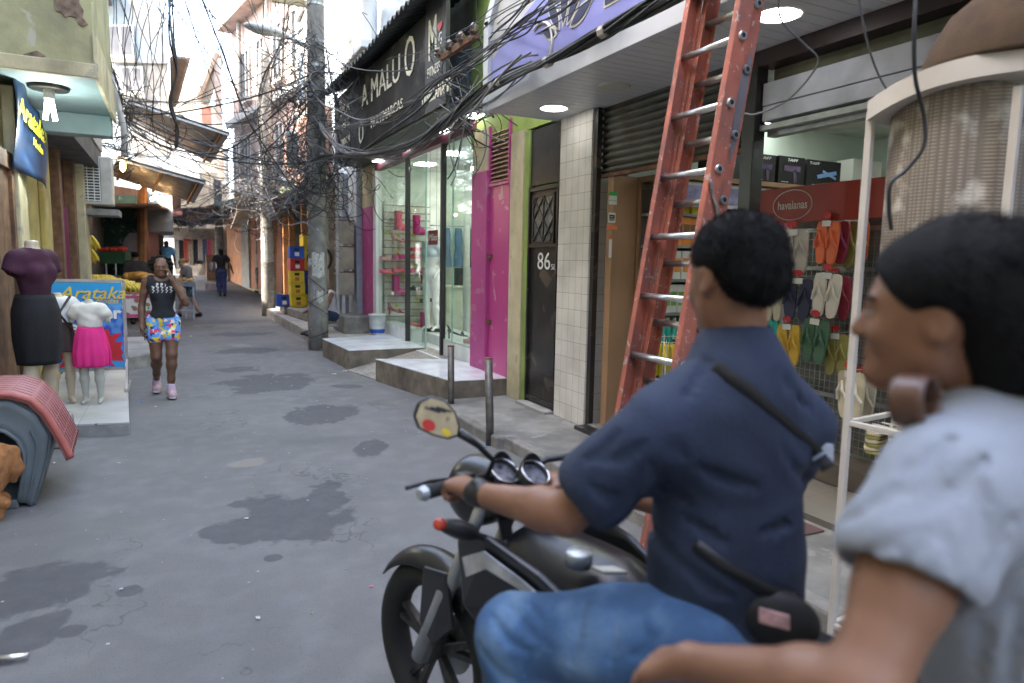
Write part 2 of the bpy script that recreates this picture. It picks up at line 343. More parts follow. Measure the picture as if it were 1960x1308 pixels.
pole_m = mat('pole concrete', (.22, .205, .185), .95, var=.3, vs=6, grime=(.07, .065, .06), ga=.6, gs=4, streak=3, chip=(.4, .39, .37), ca=.8, cs=5, bump=.6, bs=30)
pinkish = mat('pale pink plaster', (.42, .31, .27), .9, grime=(.22, .18, .16), ga=.6, gs=.9, streak=3, bump=.3, bs=12)
stepstone = mat('brown stained step face', (.2, .165, .125), .8, var=.3, vs=8, grime=(.06, .05, .045), ga=.8, gs=3, streak=3, bump=.35)
glazed = tilemat('glazed white floor tile', (.86, .88, .93), (.45, .46, .48), .42, .42, 'xy', 0, .01, .12, .02, .1)
walltile = tilemat('white wall tile', (.7, .67, .61), (.3, .28, .24), .115, .155, 'sz', 0, .01, .22, .04, .5)
smalltile = tilemat('small floor tile', (.3, .27, .24), (.12, .11, .1), .16, .08, 'xy', .5, .02, .6, .15, .4)
blackm = mat('black painted steel', (.018, .018, .018), .35, var=.3, grime=(.07, .05, .035), ga=.35, gs=2, chip=(.16, .12, .09), ca=.4, cs=3, bump=.25, bs=12)
black = mat('black plastic', (.014, .014, .015), .4, var=.1, bump=.05)
rubber = mat('black rubber', (.015, .015, .015), .8, var=.2, bump=.1)
wire_m = mat('black cable sheath', (.02, .02, .021), .55, var=.2, bump=0)
wire_g = mat('grey cable sheath', (.16, .16, .165), .6, var=.2, bump=0)
wire_w = mat('white cable sheath', (.45, .44, .42), .6, var=.2, bump=0)
rust = mat('rusty iron', (.16, .075, .04), .85, var=.4, vs=20, grime=(.05, .03, .02), ga=.6, gs=8, bump=.4)
steel = mat('dull galvanised steel', (.38, .4, .41), .4, .7, var=.2, vs=15, bump=.08)
alu = mat('bare aluminium', (.66, .67, .68), .3, .9, var=.15, vs=25, bump=.05)
zinc = mat('corrugated zinc', (.36, .36, .36), .45, .55, var=.25, vs=3, grime=(.16, .1, .07), ga=.6, gs=3, bump=.1)
shut_m = mat('grimy rolling shutter', (.13, .13, .11), .6, .3, var=.3, vs=3, grime=(.07, .045, .025), ga=.7, gs=3, bump=.15)
woodp = mat('brown wood laminate', (.34, .2, .11), .55, var=.12, vs=2, grime=(.25, .14, .08), ga=.4, gs=6, streak=6, bump=.05)
wood = mat('old brown timber', (.17, .09, .045), .8, var=.35, vs=10, grime=(.05, .03, .02), ga=.6, gs=6, streak=6, bump=.4)
pvcw = mat('white pvc', (.62, .62, .62), .4, var=.04, grime=(.35, .34, .32), ga=.35, gs=2, bump=.03)
whitep = mat('white plastic', (.7, .7, .69), .4, var=.04, bump=.02)
lav = mat('lavender sign panel', (.26, .27, .62), .4, var=.05, grime=(.2, .2, .45), ga=.3, bump=.02)
navy = mat('dark blue lettering', (.03, .035, .09), .5, var=.05, bump=0)
brick = tilemat('bare brick', (.3, .12, .07), (.3, .27, .23), .2, .09, 'sz', .5, .06, .9, .3, .6)
redp = mat('red plastic', (.5, .03, .025), .4, var=.08, bump=.03); bluep = mat('blue crate plastic', (.02, .07, .38), .5, var=.1, bump=.05); yelp = mat('yellow crate plastic', (.68, .48, .02), .5, var=.1, bump=.05)
orange = mat('orange painted door', (.52, .15, .05), .6, var=.15, grime=(.25, .09, .05), ga=.6, streak=3, bump=.2)
green_w = mat('dark green board', (.03, .075, .055), .8, var=.3, chip=(.3, .33, .3), ca=.6, cs=9, bump=.2)
tarp = mat('dirty tarpaulin', (.2, .16, .12), .9, var=.3, grime=(.06, .05, .04), ga=.6, bump=.3)
paper = mat('white paper', (.68, .68, .66), .8, var=.06, bump=.05)
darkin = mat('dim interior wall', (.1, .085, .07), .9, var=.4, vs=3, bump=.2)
lampw = emit('lit lamp face', (1, .98, .94), 1.6)
tubew = emit('lit tube', (.92, 1, .97), 3.0)
bulbw = emit('lit warm bulb', (1, .62, .28), 14.0)

# ================================================================ ground
def road_mat():
    m, nt, b = newmat('worn asphalt'); N, L = nt.nodes, nt.links
    tc = N.new('ShaderNodeTexCoord')
    def noise(sc, det=6, dist=0):
        n = N.new('ShaderNodeTexNoise'); n.inputs['Scale'].default_value = sc; n.inputs['Detail'].default_value = det; n.inputs['Distortion'].default_value = dist; L.new(tc.outputs['Object'], n.inputs['Vector']); return n.outputs['Fac']
    def rng(x, a, c, d=0, e=1):
        q = N.new('ShaderNodeMapRange'); q.inputs[1].default_value = a; q.inputs[2].default_value = c; q.inputs[3].default_value = d; q.inputs[4].default_value = e; L.new(x, q.inputs[0]); return q.outputs[0]
    def mth(op, a, c):
        q = N.new('ShaderNodeMath'); q.operation = op
        for i, x in enumerate((a, c)):
            if isinstance(x, (int, float)): q.inputs[i].default_value = x
            elif x is not None: L.new(x, q.inputs[i])
        return q.outputs[0]
    def mix(f, a, c):
        q = N.new('ShaderNodeMix'); q.data_type = 'RGBA'; L.new(f, q.inputs[0])
        for i, x in ((6, a), (7, c)):
            if isinstance(x, tuple): q.inputs[i].default_value = (*x, 1)
            else: L.new(x, q.inputs[i])
        return q.outputs[2]
    base = mix(rng(noise(.8), .3, .7), (.142, .139, .136), (.176, .171, .166))
    base = mix(rng(noise(5, 8), .45, .75), base, (.195, .192, .188))
    base = mix(mth('MULTIPLY', rng(noise(230, 2), .5, .8), .7), base, (.24, .24, .24))
    base = mix(mth('MULTIPLY', rng(noise(110, 3), .28, .4, 1, 0), .6), base, (.05, .05, .05))
    base = mix(mth('MULTIPLY', rng(noise(.45, 5, .5), .5, .68), .5), base, (.095, .092, .09))
    vo = N.new('ShaderNodeTexVoronoi'); vo.feature = 'DISTANCE_TO_EDGE'; vo.inputs['Scale'].default_value = .55; nv = N.new('ShaderNodeTexNoise'); nv.inputs['Scale'].default_value = 3; nv.inputs['Detail'].default_value = 5; L.new(tc.outputs['Object'], nv.inputs['Vector']); va = N.new('ShaderNodeVectorMath'); va.operation = 'ADD'; L.new(tc.outputs['Object'], va.inputs[0]); L.new(nv.outputs['Color'], va.inputs[1]); L.new(va.outputs[0], vo.inputs['Vector'])
    base = mix(mth('MULTIPLY', mth('MULTIPLY', rng(vo.outputs['Distance'], .002, .006, 1, 0), rng(noise(1.1), .48, .56)), .55), base, (.07, .07, .07))
    # damp patches, each where it lies on the street
    n1, n2 = noise(2.6, 8, .4), noise(9, 6)
    wet = None
    for cx, cy, rx, ry, rot in WET:
        mp = N.new('ShaderNodeMapping'); mp.vector_type = 'TEXTURE'; mp.inputs['Location'].default_value = (cx, cy, 0); mp.inputs['Rotation'].default_value = (0, 0, rot); mp.inputs['Scale'].default_value = (rx, ry, 1); L.new(tc.outputs['Object'], mp.inputs[0])
        ln = N.new('ShaderNodeVectorMath'); ln.operation = 'LENGTH'; L.new(mp.outputs[0], ln.inputs[0])
        d = mth('ADD', ln.outputs['Value'], mth('ADD', rng(n1, .25, .75, -.5, .5), rng(n2, .25, .75, -.2, .2)))
        f = rng(d, .86, 1.02, 1, 0); wet = f if wet is None else mth('MAXIMUM', wet, f)
    base = mix(mth('MULTIPLY', mth('MULTIPLY', wet, rng(noise(14, 5), .3, .7, .8, 1)), .72), base, (.052, .053, .06))
    pale = None
    for cx, cy, rx, ry in PALE:
        mp = N.new('ShaderNodeMapping'); mp.vector_type = 'TEXTURE'; mp.inputs['Location'].default_value = (cx, cy, 0); mp.inputs['Scale'].default_value = (rx, ry, 1); L.new(tc.outputs['Object'], mp.inputs[0])
        ln = N.new('ShaderNodeVectorMath'); ln.operation = 'LENGTH'; L.new(mp.outputs[0], ln.inputs[0])
        f = rng(mth('ADD', ln.outputs['Value'], rng(n1, .25, .75, -.8, .8)), .7, 1.0, 1, 0); pale = f if pale is None else mth('MAXIMUM', pale, f)
    base = mix(mth('MULTIPLY', pale, .6), base, (.27, .24, .21))
    L.new(base, b.inputs['Base Color'])
    L.new(rng(wet, 0, 1, .85, .72), b.inputs['Roughness']); b.inputs['Specular IOR Level'].default_value = .25
    bp = N.new('ShaderNodeBump'); bp.inputs['Strength'].default_value = .5; bp.inputs['Distance'].default_value = .006; L.new(noise(150, 4), bp.inputs['Height']); L.new(bp.outputs[0], b.inputs['Normal'])
    return m
def W4(px, py, hw, hh):
    a, b_, c_, d_ = GZ(px-hw, py), GZ(px+hw, py), GZ(px, py-hh), GZ(px, py+hh); c0 = GZ(px, py)
    v = b_-a; return (c0[0], c0[1], np.linalg.norm(v)/2, np.linalg.norm(c_-d_)/2, math.atan2(v[1], v[0]))
WET = [W4(545, 990, 120, 46), W4(450, 1020, 70, 18), W4(622, 960, 45, 40), W4(610, 795, 70, 18), W4(515, 733, 85, 18), W4(452, 708, 55, 5), W4(715, 855, 30, 16), W4(90, 1125, 120, 50), W4(250, 1133, 34, 12), W4(20, 1240, 60, 70), W4(140, 1207, 28, 12), W4(524, 1068, 18, 7), W4(470, 672, 70, 6), W4(460, 640, 60, 4), W4(660, 740, 30, 4)]
PALE = [(1.45, 17.6, .95, .7), (1.1, 13.5, .25, .3), (GZ(465, 888)[0], GZ(465, 888)[1], .14, .1)]
g = MB()
ys = [-6, -2, 0, 1, 2, 3, 4, 6, 8, 10, 12, 14, 16, 18, 19, 20, 21, 22, 23, 25, 28, 32, 37, 44, 55, 80, 130]
g.grid(lambda u, v: (-40+90*u, ys[int(round(v*(len(ys)-1)))], gh(ys[int(round(v*(len(ys)-1)))])), 60, len(ys)-1)
tag(obj('road', g, road_mat(), base=(0, 0, 0)), kind='structure')

# pavement with its kerb on the right, and the cracked concrete top
pv = MB()
pv.prism([(2.60, -3, -.05), (3.42, -3, -.05), (3.42, 6.98, -.05), (2.52, 6.98, -.05), (2.52, 5.6, -.05), (2.60, 4.6, -.05)], (0, 0, .15))
sl = mat('cracked pavement concrete', (.22, .215, .2), .9, var=.3, vs=3, grime=(.1, .1, .1), ga=.7, gs=2, chip=(.32, .31, .29), ca=.5, cs=3, bump=.6, bs=25)
tag(obj('pavement', pv, sl, bev=.012), kind='structure')
kb = MB(); yy = -3.
while yy < 6.9:
    L_ = min(random.uniform(.7, 1.1), 6.96-yy); x0 = 2.58 if yy > 4.4 else 2.66
    kb.box(x0-.1-random.uniform(0, .012), x0, yy+.008, yy+L_-.008, -.05, .105+random.uniform(-.006, .004)); yy += L_
tag(obj('kerb', kb, conc, bev=.02), kind='structure')
mt = MB(); mt.box(2.78, 3.34, 2.6, 4.55, .104, .112); mm_ = mat('maroon doormat', (.13, .075, .075), .95, var=.15, vs=30, bump=.6, bs=300)
tag(obj('doormat', mt, mm_, bev=.003), 'flat maroon mat on the pavement beside the foot of the orange ladder', 'doormat')

# ================================================================ shoe and cosmetics shop under the lavender sign
shopA = thing('sandal_shop', 'open-fronted corner shop with lavender sign canopy, white tiled pillar and shelves inside', 'shop', (3.4, 3, .1))
obj('wall', MB().box(3.42, 7, -2, 5.88, 3.12, 7).box(3.7, 7.2, 5.27, 5.8, .1, 3.1), whitew, shopA, True)
wi = mat('pale green interior wall', (.55, .62, .55), .8, var=.05, bump=.05)
obj('interior_wall', MB().box(3.72, 7, 5.2, 5.26, .14, 3.1).box(7, 7.06, -1.9, 5.26, .14, 3.1).box(3.5, 7, -1.98, -1.9, .14, 3.1), wi, shopA, True)
obj('ceiling', MB().box(3.5, 7, -1.9, 5.2, 3.04, 3.1), mat('interior ceiling', (.6, .64, .6), .8, bump=.02), shopA, True)
for x_, y_ in ((4.6, .6), (4.6, 2.4), (6, .6), (6, 2.4), (5.2, 4.2)): obj('ceiling_panel', MB().box(x_, x_+.2, y_, y_+.9, 3.02, 3.038), emit('added fill panel', (.93, 1, .93), 1.3), shopA, True)  # glowing panels added out of view to brighten the shop interior
obj('floor', MB().box(3.4, 7, -1.9, 5.26, .08, .14), tilemat('interior floor tile', (.3, .28, .24), (.15, .14, .12), .4, .4, 'xy', 0, .01, .3), shopA, True)
obj('pillar', MB().box(3.4, 3.7, 5.32, 5.88, .1, 3.0), walltile, shopA, True, bev=.006)
so = MB(); y = -1.5
while y < 5.93: so.box(2.64, 3.62, y, y+.093, 3.0, 3.015); y += .1
soffit = obj('soffit', so, pvcw, shopA, True); obj('soffit_backing', MB().box(2.64, 3.62, -1.5, 5.93, 3.018, 3.1), mat('shadow gap grey', (.2, .2, .2), .9), soffit, True)
for i, (px, py) in enumerate(((1060, 207), (1490, 28))):
    q = GZ(px, py, 3.0); dl = obj('downlight', MB().lathe([(.115, 0), (.125, -.006), (.135, 0)], (q[0], q[1], 2.999), 28), whitep, soffit, True)
    obj('lamp_face', MB().lathe([(.0, -.0065), (.112, -.0065), (.112, -.001)], (q[0], q[1], 2.998), 28), lampw, dl, True)
q = GZ(1175, 165, 3.0); obj('unlit_downlight', MB().lathe([(.0, -.012), (.12, -.012), (.135, 0)], (q[0], q[1], 2.999), 28), mat('unlit lamp cover', (.5, .48, .4), .4), soffit, True)
# fascia: lavender panel in a white frame with the leaf emblem
FX = 2.655
fr_m = mat('white sign frame', (.6, .62, .66), .4, var=.05, grime=(.35, .35, .36), ga=.4, bump=.03)
gpan = mat('pale grey sign panel', (.5, .5, .52), .5, var=.05, grime=(.38, .38, .38), ga=.4, streak=3, bump=.03)
obj('fascia_panel', MB().prism([(FX, -1.5, 3.12), (FX, 5.86, 3.12), (FX, 5.86, 3.72), (FX, 5.3, 4.4), (FX, -1.5, 4.4)], (.05, 0, 0)), gpan, shopA, True)
sw = [(5.84, 3.14)]; 
for i in range(25):
    t = i/24; sw.append((5.84-t*2.4, 3.42+.62*t**.8))
sw += [(-1.5, 4.35), (-1.5, 3.14)]
obj('lavender_panel', MB().prism([(FX-.004, a, b) for a, b in sw], (-.006, 0, 0)), lav, shopA, True)
ff = MB(); ff.bar((FX-.01, -1.5, 3.06), (FX-.01, 5.97, 3.06), .05, .15); ff.bar((FX-.012, 5.92, 3.0), (FX-.012, 5.92, 3.78), .1, .06, (1, 0, 0)); ff.bar((FX-.012, 5.93, 3.74), (FX-.012, 5.3, 4.5), .06, .1, (0, 0, 1))
obj('sign_frame', ff, fr_m, shopA, True, bev=.004)
def leafpoly(c, L, w, ang, n=14):
    pts = []
    for sgn in (1, -1):
        for i in range(n):
            t = i/n if sgn == 1 else 1-i/n; h = w*math.sin(math.pi*t)**.9*sgn*(1-.35*t); x, z = t*L, h
            pts.append((c[0]-(x*math.cos(ang)-z*math.sin(ang)), c[1]+x*math.sin(ang)+z*math.cos(ang)))
    return pts
em = MB(); ed = MB(); emw = mat('cream emblem line', (.62, .6, .52), .5, bump=0)
for c, L_, w_, a_ in (((4.66, 3.32), .26, .065, 2.75), ((4.62, 3.34), .38, .075, 2.15), ((4.57, 3.35), .44, .085, 1.5), ((4.52, 3.34), .40, .075, .9), ((4.48, 3.32), .34, .07, .35)):
    em.prism([(FX-.012, a, b) for a, b in leafpoly(c, L_, w_, a_)], (-.004, 0, 0)); ed.prism([(FX-.017, a, b) for a, b in leafpoly((c[0]-.03*math.cos(a_), c[1]+.03*math.sin(a_)), L_*.84, w_*.7, a_)], (-.004, 0, 0))
ring = [(FX-.014, 4.93+.2*math.cos(t)*1.0, 3.3+.18*math.sin(t)) for t in np.linspace(R(60), R(300), 26)]
em.tube(ring, .014, 6); obj('emblem_outline', em, emw, shopA, True); obj('emblem_leaves', ed, navy, shopA, True)
text('lettering_outline', 'Bo', .62, emw, shopA, (FX-.012, 3.72, 3.52), (0, -1, 0), (0, 0, 1), .003, bold=.018)
text('lettering', 'Bo', .62, navy, shopA, (FX-.018, 3.72, 3.52), (0, -1, 0), (0, 0, 1), .003)
# head beam, roller housing, post, half-rolled shutter
obj('head_beam', MB().box(3.42, 3.56, -1.9, 3.42, 2.9, 2.998), mat('dark maroon steel', (.03, .014, .014), .5, var=.3, grime=(.02, .015, .015), ga=.6), shopA, True)
obj('roller_housing', MB().box(3.47, 3.62, -1.9, 3.40, 2.66, 2.8).box(3.475, 3.62, -1.9, 3.40, 2.56, 2.655), mat('painted roller slats', (.42, .44, .5), .5, grime=(.2, .2, .22), ga=.5), shopA, True, bev=.004)
obj('roller_backing', MB().box(3.56, 3.64, -1.9, 3.40, 2.803, 2.9), mat('olive backing board', (.13, .13, .09), .8, var=.3), shopA, True)
obj('guide_rail', MB().box(3.46, 3.52, -1.9, 3.40, 2.50, 2.535).box(3.53, 3.6, -1.9, 3.40, 2.47, 2.55), steel, shopA, True)
obj('post', MB().box(3.42, 3.52, 3.41, 3.52, .1, 2.998), blackm, shopA, True, bev=.006)
sh = MB(); z = 2.42
while z < 2.99:
    for k in range(1): sh.grid(lambda u, v: (3.5+.014*math.cos(v*2*math.pi), 5.3-1.76*u, z+v*.062), 1, 8)
    z += .062
obj('rolling_shutter', sh.smooth(), shut_m, shopA, True, solid=.003)
obj('shutter_bottom_bar', MB().box(3.48, 3.53, 3.54, 5.3, 2.39, 2.42), rust, shopA, True)
obj('shutter_guide', MB().box(3.42, 3.47, 5.26, 5.315, .1, 2.998), blackm, shopA, True)
obj('doorstep', MB().box(3.28, 3.6, 3.6, 5.28, .1, .135), mat('black granite sill', (.03, .03, .03), .3), shopA, True)
# wood cabinet side with stickers
cab = thing('wood_cabinet', 'brown laminate cabinet side with stickers beside the tiled pillar', 'cabinet', (3.65, 5.15, .14))
obj('side_panel', MB().box(3.5, 3.76, 5.1, 5.19, .141, 2.40), woodp, cab, True, bev=.003)
def sticker(px, py, w_, h_, col, name='sticker', dz=0, par=cab, yy=5.097):
    q = GY(px, py, yy); return obj(name, MB().box(q[0]-w_/2, q[0]+w_/2, yy-.002-dz, yy-dz, q[2]-h_/2, q[2]+h_/2), col, par, True)
gst = mat('green sticker', (.04, .4, .08), .5, bump=0); ost = mat('orange sticker', (.7, .18, .05), .5, bump=0)
sticker(1173, 382, .085, .09, paper); sticker(1173, 371, .085, .035, gst, dz=.003); sticker(1171, 417, .075, .085, paper); sticker(1171, 417, .055, .05, black, dz=.003)
sticker(1171, 436, .11, .035, ost); sticker(1168, 475, .03, .17, paper); sticker(1168, 455, .03, .03, ost, dz=.003)
text('sticker_text', 'use cartao', .018, gst, cab, GY(1173, 384, 5.09), (1, 0, 0), (0, 0, 1), .0005)
text('sticker_text', 'use\nuol etc', .022, paper, cab, GY(1171, 417, 5.088), (1, 0, 0), (0, 0, 1), .0005)
# product shelves
shv = thing('product_shelf', 'tall shelving of hair and beauty products behind the orange ladder', 'shelf unit', (4.8, 5.0, .14))
zs = [.22, .56, .9, 1.2, 1.5, 1.8, 2.08]
for z in zs: obj('shelf', MB().box(3.8, 5.6, 4.82, 5.15, z-.025, z), mat('grey shelf board', (.24, .25, .24), .5), shv, True, bev=.003)
obj('back_panel', MB().box(3.77, 5.62, 5.15, 5.19, .142, 2.3), mat('shelf back', (.34, .32, .28), .8), shv, True)
for x in (3.77, 4.7, 5.6): obj('upright', MB().box(x, x+.028, 5.08, 5.15, .142, 2.36), woodp, shv, True)
obj('top_board', MB().box(3.77, 6.9, 4.7, 5.19, 2.36, 2.4), woodp, shv, True)
for i in range(5):
    x = 3.83+i*.5; p_ = obj('picture_panel', MB().box(x, x+.46, 4.76, 4.79, 2.14, 2.35), paper, shv, True)
    obj('picture', MB().box(x+.06, x+.4, 4.755, 4.759, 2.17, 2.32), mat('lilac picture', (.3, .28, .5), .5, var=.6, vs=9, bump=0), p_, True)
def bottle(col, cap, r=.033, h=.25):
    t = thing('product_bottle', 'x', 'bottle'); obj('container', MB().lathe([(r*.9, 0), (r, .01), (r, h*.72), (r*.85, h*.8), (r*.4, h*.84), (r*.4, h*.86)], n=12).smooth(), col, t)
    obj('cap', MB().lathe([(r*.5, h*.86), (r*.5, h), (r*.45, h+.003)], n=12), cap, t); return t
def carton(col, col2, w=.082, h=.25):
    t = thing('product_box', 'x', 'box'); obj('carton', MB().box(-w/2, w/2, -.04, .04, 0, h), col, t, bev=.002); obj('printed_label', MB().box(-w*.4, w*.4, -.043, -.041, h*.25, h*.75), col2, t); return t
pcols = {k: mat('product '+k, c, .45, var=.1, bump=0) for k, c in dict(yellow=(.7, .55, .05), orange=(.75, .25, .04), white=(.7, .7, .66), teal=(.05, .5, .42), pink=(.6, .1, .25), brown=(.2, .09, .04), green=(.2, .4, .08), purple=(.2, .08, .3), blue=(.05, .12, .4), black=(.02, .02, .02), red=(.55, .03, .03)).items()}
rows = {0: [('b', 'black', 'white'), ('b', 'white', 'blue')], 1: [('b', 'yellow', 'black')], 2: [('b', 'teal', 'white')], 3: [('c', 'white', 'green'), ('b', 'orange', 'white')], 4: [('c', 'white', 'orange'), ('b', 'white', 'brown')], 5: [('c', 'orange', 'brown'), ('c', 'pink', 'yellow')], 6: [('c', 'yellow', 'green'), ('b', 'purple', 'yellow'), ('b', 'red', 'white')]}
rname = ['on the lowest shelf', 'on the second shelf up', 'on the third shelf up', 'on the fourth shelf up', 'on the fifth shelf up', 'on the sixth shelf up', 'on the top shelf']
for r_, kinds in rows.items():
    for ki, (kd, c1, c2) in enumerate(kinds):
        x = 3.86+ki*1.74/len(kinds); x1 = 3.80+(ki+1)*1.74/len(kinds)-.02; proto = None
        lab = ('%s bottle with %s cap, in the row %s' if kd == 'b' else '%s carton with %s print, in the row %s') % (c1, c2, rname[r_]); grp = '%s %s %ss in a row %s' % (c1, c2, 'bottle' if kd == 'b' else 'carton', rname[r_])
        while x < x1:
            if proto is None:
                proto = (bottle(pcols[c1], pcols[c2]) if kd == 'b' else carton(pcols[c1], pcols[c2])); o = proto; o['label'] = lab; o['group'] = grp
            else: o = dup(proto)
            o.location = (x, 4.9+random.uniform(-.02, .02), zs[r_]); x += (.066 if kd == 'b' else .084)+random.uniform(0, .01)
# boxed hair dryers and irons on the ledge
def applbox(px0, py0, px1, py1, lab, iron, yy=4.8):
    a, b_ = GY(px0, py1, yy), GY(px1, py0, yy); w_ = b_[0]-a[0]; h_ = b_[2]-a[2]; t = thing('appliance_box', lab, 'box', ((a[0]+b_[0])/2, yy, 2.401))
    obj('carton', MB().box(-w_/2, w_/2, 0, .12, 0, h_), mat('black carton', (.012, .012, .014), .45), t, bev=.003)
    pm = mat('printed silver blue', (.2, .35, .65), .3, var=.3, bump=0) if iron else mat('printed dryer', (.1, .07, .12), .25, var=.3, bump=0)
    pr = MB()
    if iron: pr.obox((w_*.08, -.004, h_*.5), (w_*.28, 0, h_*.1), (0, .002, 0), (-.006, 0, .018)).obox((w_*.15, -.006, h_*.5), (w_*.2, 0, -h_*.12), (0, .002, 0), (.004, 0, .012))
    else: pr.obox((0, -.004, h_*.58), (w_*.32, 0, .0), (0, .002, 0), (0, 0, h_*.1)).obox((w_*.12, -.004, h_*.32), (w_*.06, 0, .01), (0, .002, 0), (-.01, 0, h_*.2))
    obj('printed_picture', pr, pm, t)
    text('lettering', 'TAIFF', h_*.14, paper, t, (0 if not iron else -w_*.3, -.003, h_*.87), (1, 0, 0), (0, 0, 1), .0005, shear=.2, w=False, sx=1.5)
    text('lettering', 'titanium style', h_*.06, paper, t, (-w_*.25, -.003, h_*.12), (1, 0, 0), (0, 0, 1), .0005, w=False)
    if iron: obj('price_tag', MB().box(w_*.3, w_*.4, -.004, -.001, .02, .05), paper, t)
    return t
applbox(1442, 292, 1486, 343, 'black hair dryer box nearest the black steel post', 0); applbox(1489, 300, 1542, 350, 'black hair dryer box in the middle of the ledge row', 0); applbox(1543, 304, 1611, 350, 'wide black box with blue styling irons above the red header', 1)
applbox(1352, 292, 1420, 343, 'black hair dryer box seen between the ladder and the post', 0)
wb = MB(); q0, q1 = GY(1632, 340, 4.85), GY(1688, 318, 4.85); wb.box(q0[0], q1[0], 4.85, 5.05, 2.401, q1[2]+.04)
tag(obj('white_box', wb, pcols['white'], bev=.003), 'flat white boxes behind the top right corner of the red header', 'box')
# red header and rack of sandals
rk = thing('sandal_rack', 'wire display rack with a long red header board hung with rubber sandals', 'display rack', (4.15, 3.35, .14))
obj('header_board', MB().box(3.95, 3.99, 2.72, 3.84, 1.94, 2.19), mat('red header', (.27, .02, .012), .45, var=.06, grime=(.3, .03, .02), ga=.4, bump=.02), rk, True, bev=.004)
lg = mat('cream print', (.62, .56, .52), .5, bump=0)
el = [(3.945, 3.53+.17*math.cos(t), 2.062+.105*math.sin(t)) for t in np.linspace(0, 2*math.pi, 33)]
obj('oval_emblem', MB().tube(el, .0035, 5), lg, rk, True); text('lettering', 'havaianas', .085, lg, rk, (3.946, 3.53, 2.06), (0, -1, 0), (0, 0, 1), .001, sx=.82, bold=.001)
fm = MB()
for y_ in (2.66, 3.25, 3.86): fm.bar((4.3, y_, .14), (4.3, y_, 2.15), .03, .03)
for z in (.3, .7, .98, 1.3, 1.62, 1.9): fm.bar((4.28, 2.66, z), (4.28, 3.86, z), .02, .03)
obj('frame', fm, steel, rk, True); ms = MB()
for i in range(26): ms.bar((4.27, 2.7+i*.045, .3), (4.27, 2.7+i*.045, 1.9), .004, .004)
for i in range(30): ms.bar((4.265, 2.66, .32+i*.054), (4.265, 3.86, .32+i*.054), .004, .004)
obj('wire_mesh', ms, steel, rk, True); obj('darkening_panel', MB().box(4.34, 4.36, 2.66, 3.86, .3, 2.15), mat('dark grey green board', (.2, .21, .19), .8, var=.5, vs=7), rk, True); obj('base', MB().box(4.0, 4.45, 2.66, 3.86, .141, .3), darkin, rk, True, bev=.01)  # the sheet behind the mesh is added to darken the space there
def sole(cy, s=1, flip=1):
    pts = []
    for i in range(20):
        t = 2*math.pi*i/20; ct, st2 = math.cos(t), math.sin(t); z = .132*math.copysign(abs(ct)**.8, ct); w_ = (.043+.006*ct)*math.copysign(abs(st2)**.5, st2); pts.append((0, (cy+w_+flip*.006*math.cos(t))*s, z*s-.13*s))
    return pts
def sandals(m1, m2):
    t = thing('sandals', 'x', 'sandals')
    for k, cy in enumerate((-.05, .05)):
        s_ = obj('sole', MB().prism(sole(cy, 1, 1 if cy > 0 else -1), (.016, 0, 0)), m1, t, bev=.003)
        obj('strap', MB().tube([(-.002, cy-.04, -.16), (-.022, cy-.02, -.11), (-.012, cy, -.06), (-.022, cy+.02, -.11), (-.002, cy+.04, -.16)], .0095, 6), m2, s_)
    obj('brand_tag', MB().lathe([(0, 0), (.035, 0), (.035, .003)], (-.012, 0, .035), 16, 'x', 1, .6), pcols['red'], t); obj('price_card', MB().box(-.012, -.009, -.035, .035, -.03, .005), pcols['white'], t)
    obj('hook', MB().tube([(.28, 0, .01), (-.01, 0, .01), (-.02, 0, .03)], .003, 6), steel, t); return t
SC_ = {k: mat('rubber '+k, c, .55, var=.08, bump=.03) for k, c in dict(orange=(.75, .17, .07), grey=(.5, .47, .42), white=(.7, .66, .58), navy=(.04, .045, .09), gold=(.62, .4, .05), green=(.06, .14, .08), olive=(.3, .27, .08), purple=(.25, .04, .15), cream=(.55, .5, .38), maroon=(.3, .03, .06)).items()}
SP = [(1518, 442, 'grey', 'grey', 'grey rubber sandals hanging at the top left of the rack', 0), (1585, 424, 'orange', 'orange', 'bright orange sandals hanging under the red header', 0), (1601, 424, 'maroon', 'purple', 'maroon sandals tucked right behind the orange pair', .09), (1618, 424, 'olive', 'olive', 'olive sandals behind the orange pair', .18), (1634, 424, 'orange', 'gold', 'orange sandals with gold straps, rearmost of the top row', .27),
      (1585, 524, 'white', 'white', 'cream white sandals hanging in the middle of the rack', 0), (1528, 534, 'navy', 'navy', 'navy sandals hanging left of the cream white pair', 0), (1600, 530, 'maroon', 'maroon', 'dark red sandals just behind the cream white pair', .1), (1478, 540, 'cream', 'grey', 'beige sandals half hidden behind the rider head', 0),
      (1508, 622, 'gold', 'gold', 'yellow sandals hanging low beside the rider shoulder', 0), (1562, 612, 'green', 'green', 'dark green sandals hanging right of the yellow pair', 0), (1600, 640, 'olive', 'olive', 'olive sandals at the right end of the low row', .08),
      (1628, 712, 'cream', 'white', 'cream sandals behind the white rack post', 0), (1650, 720, 'grey', 'cream', 'pale grey sandals right of the white rack post', .1)]
for px, py, a, b_, lab, dx in SP:
    q = GX(px, py, 3.93+dx); t = sandals(SC_[a], SC_[b_]); t['label'] = lab; t.location = tuple(q); t['group'] = 'sandals hanging on the rack'; t.rotation_euler = (R(random.uniform(-5, 5)), 0, R(random.uniform(-12, 12))); sc_ = random.uniform(1.08, 1.24); t.scale = (sc_,)*3
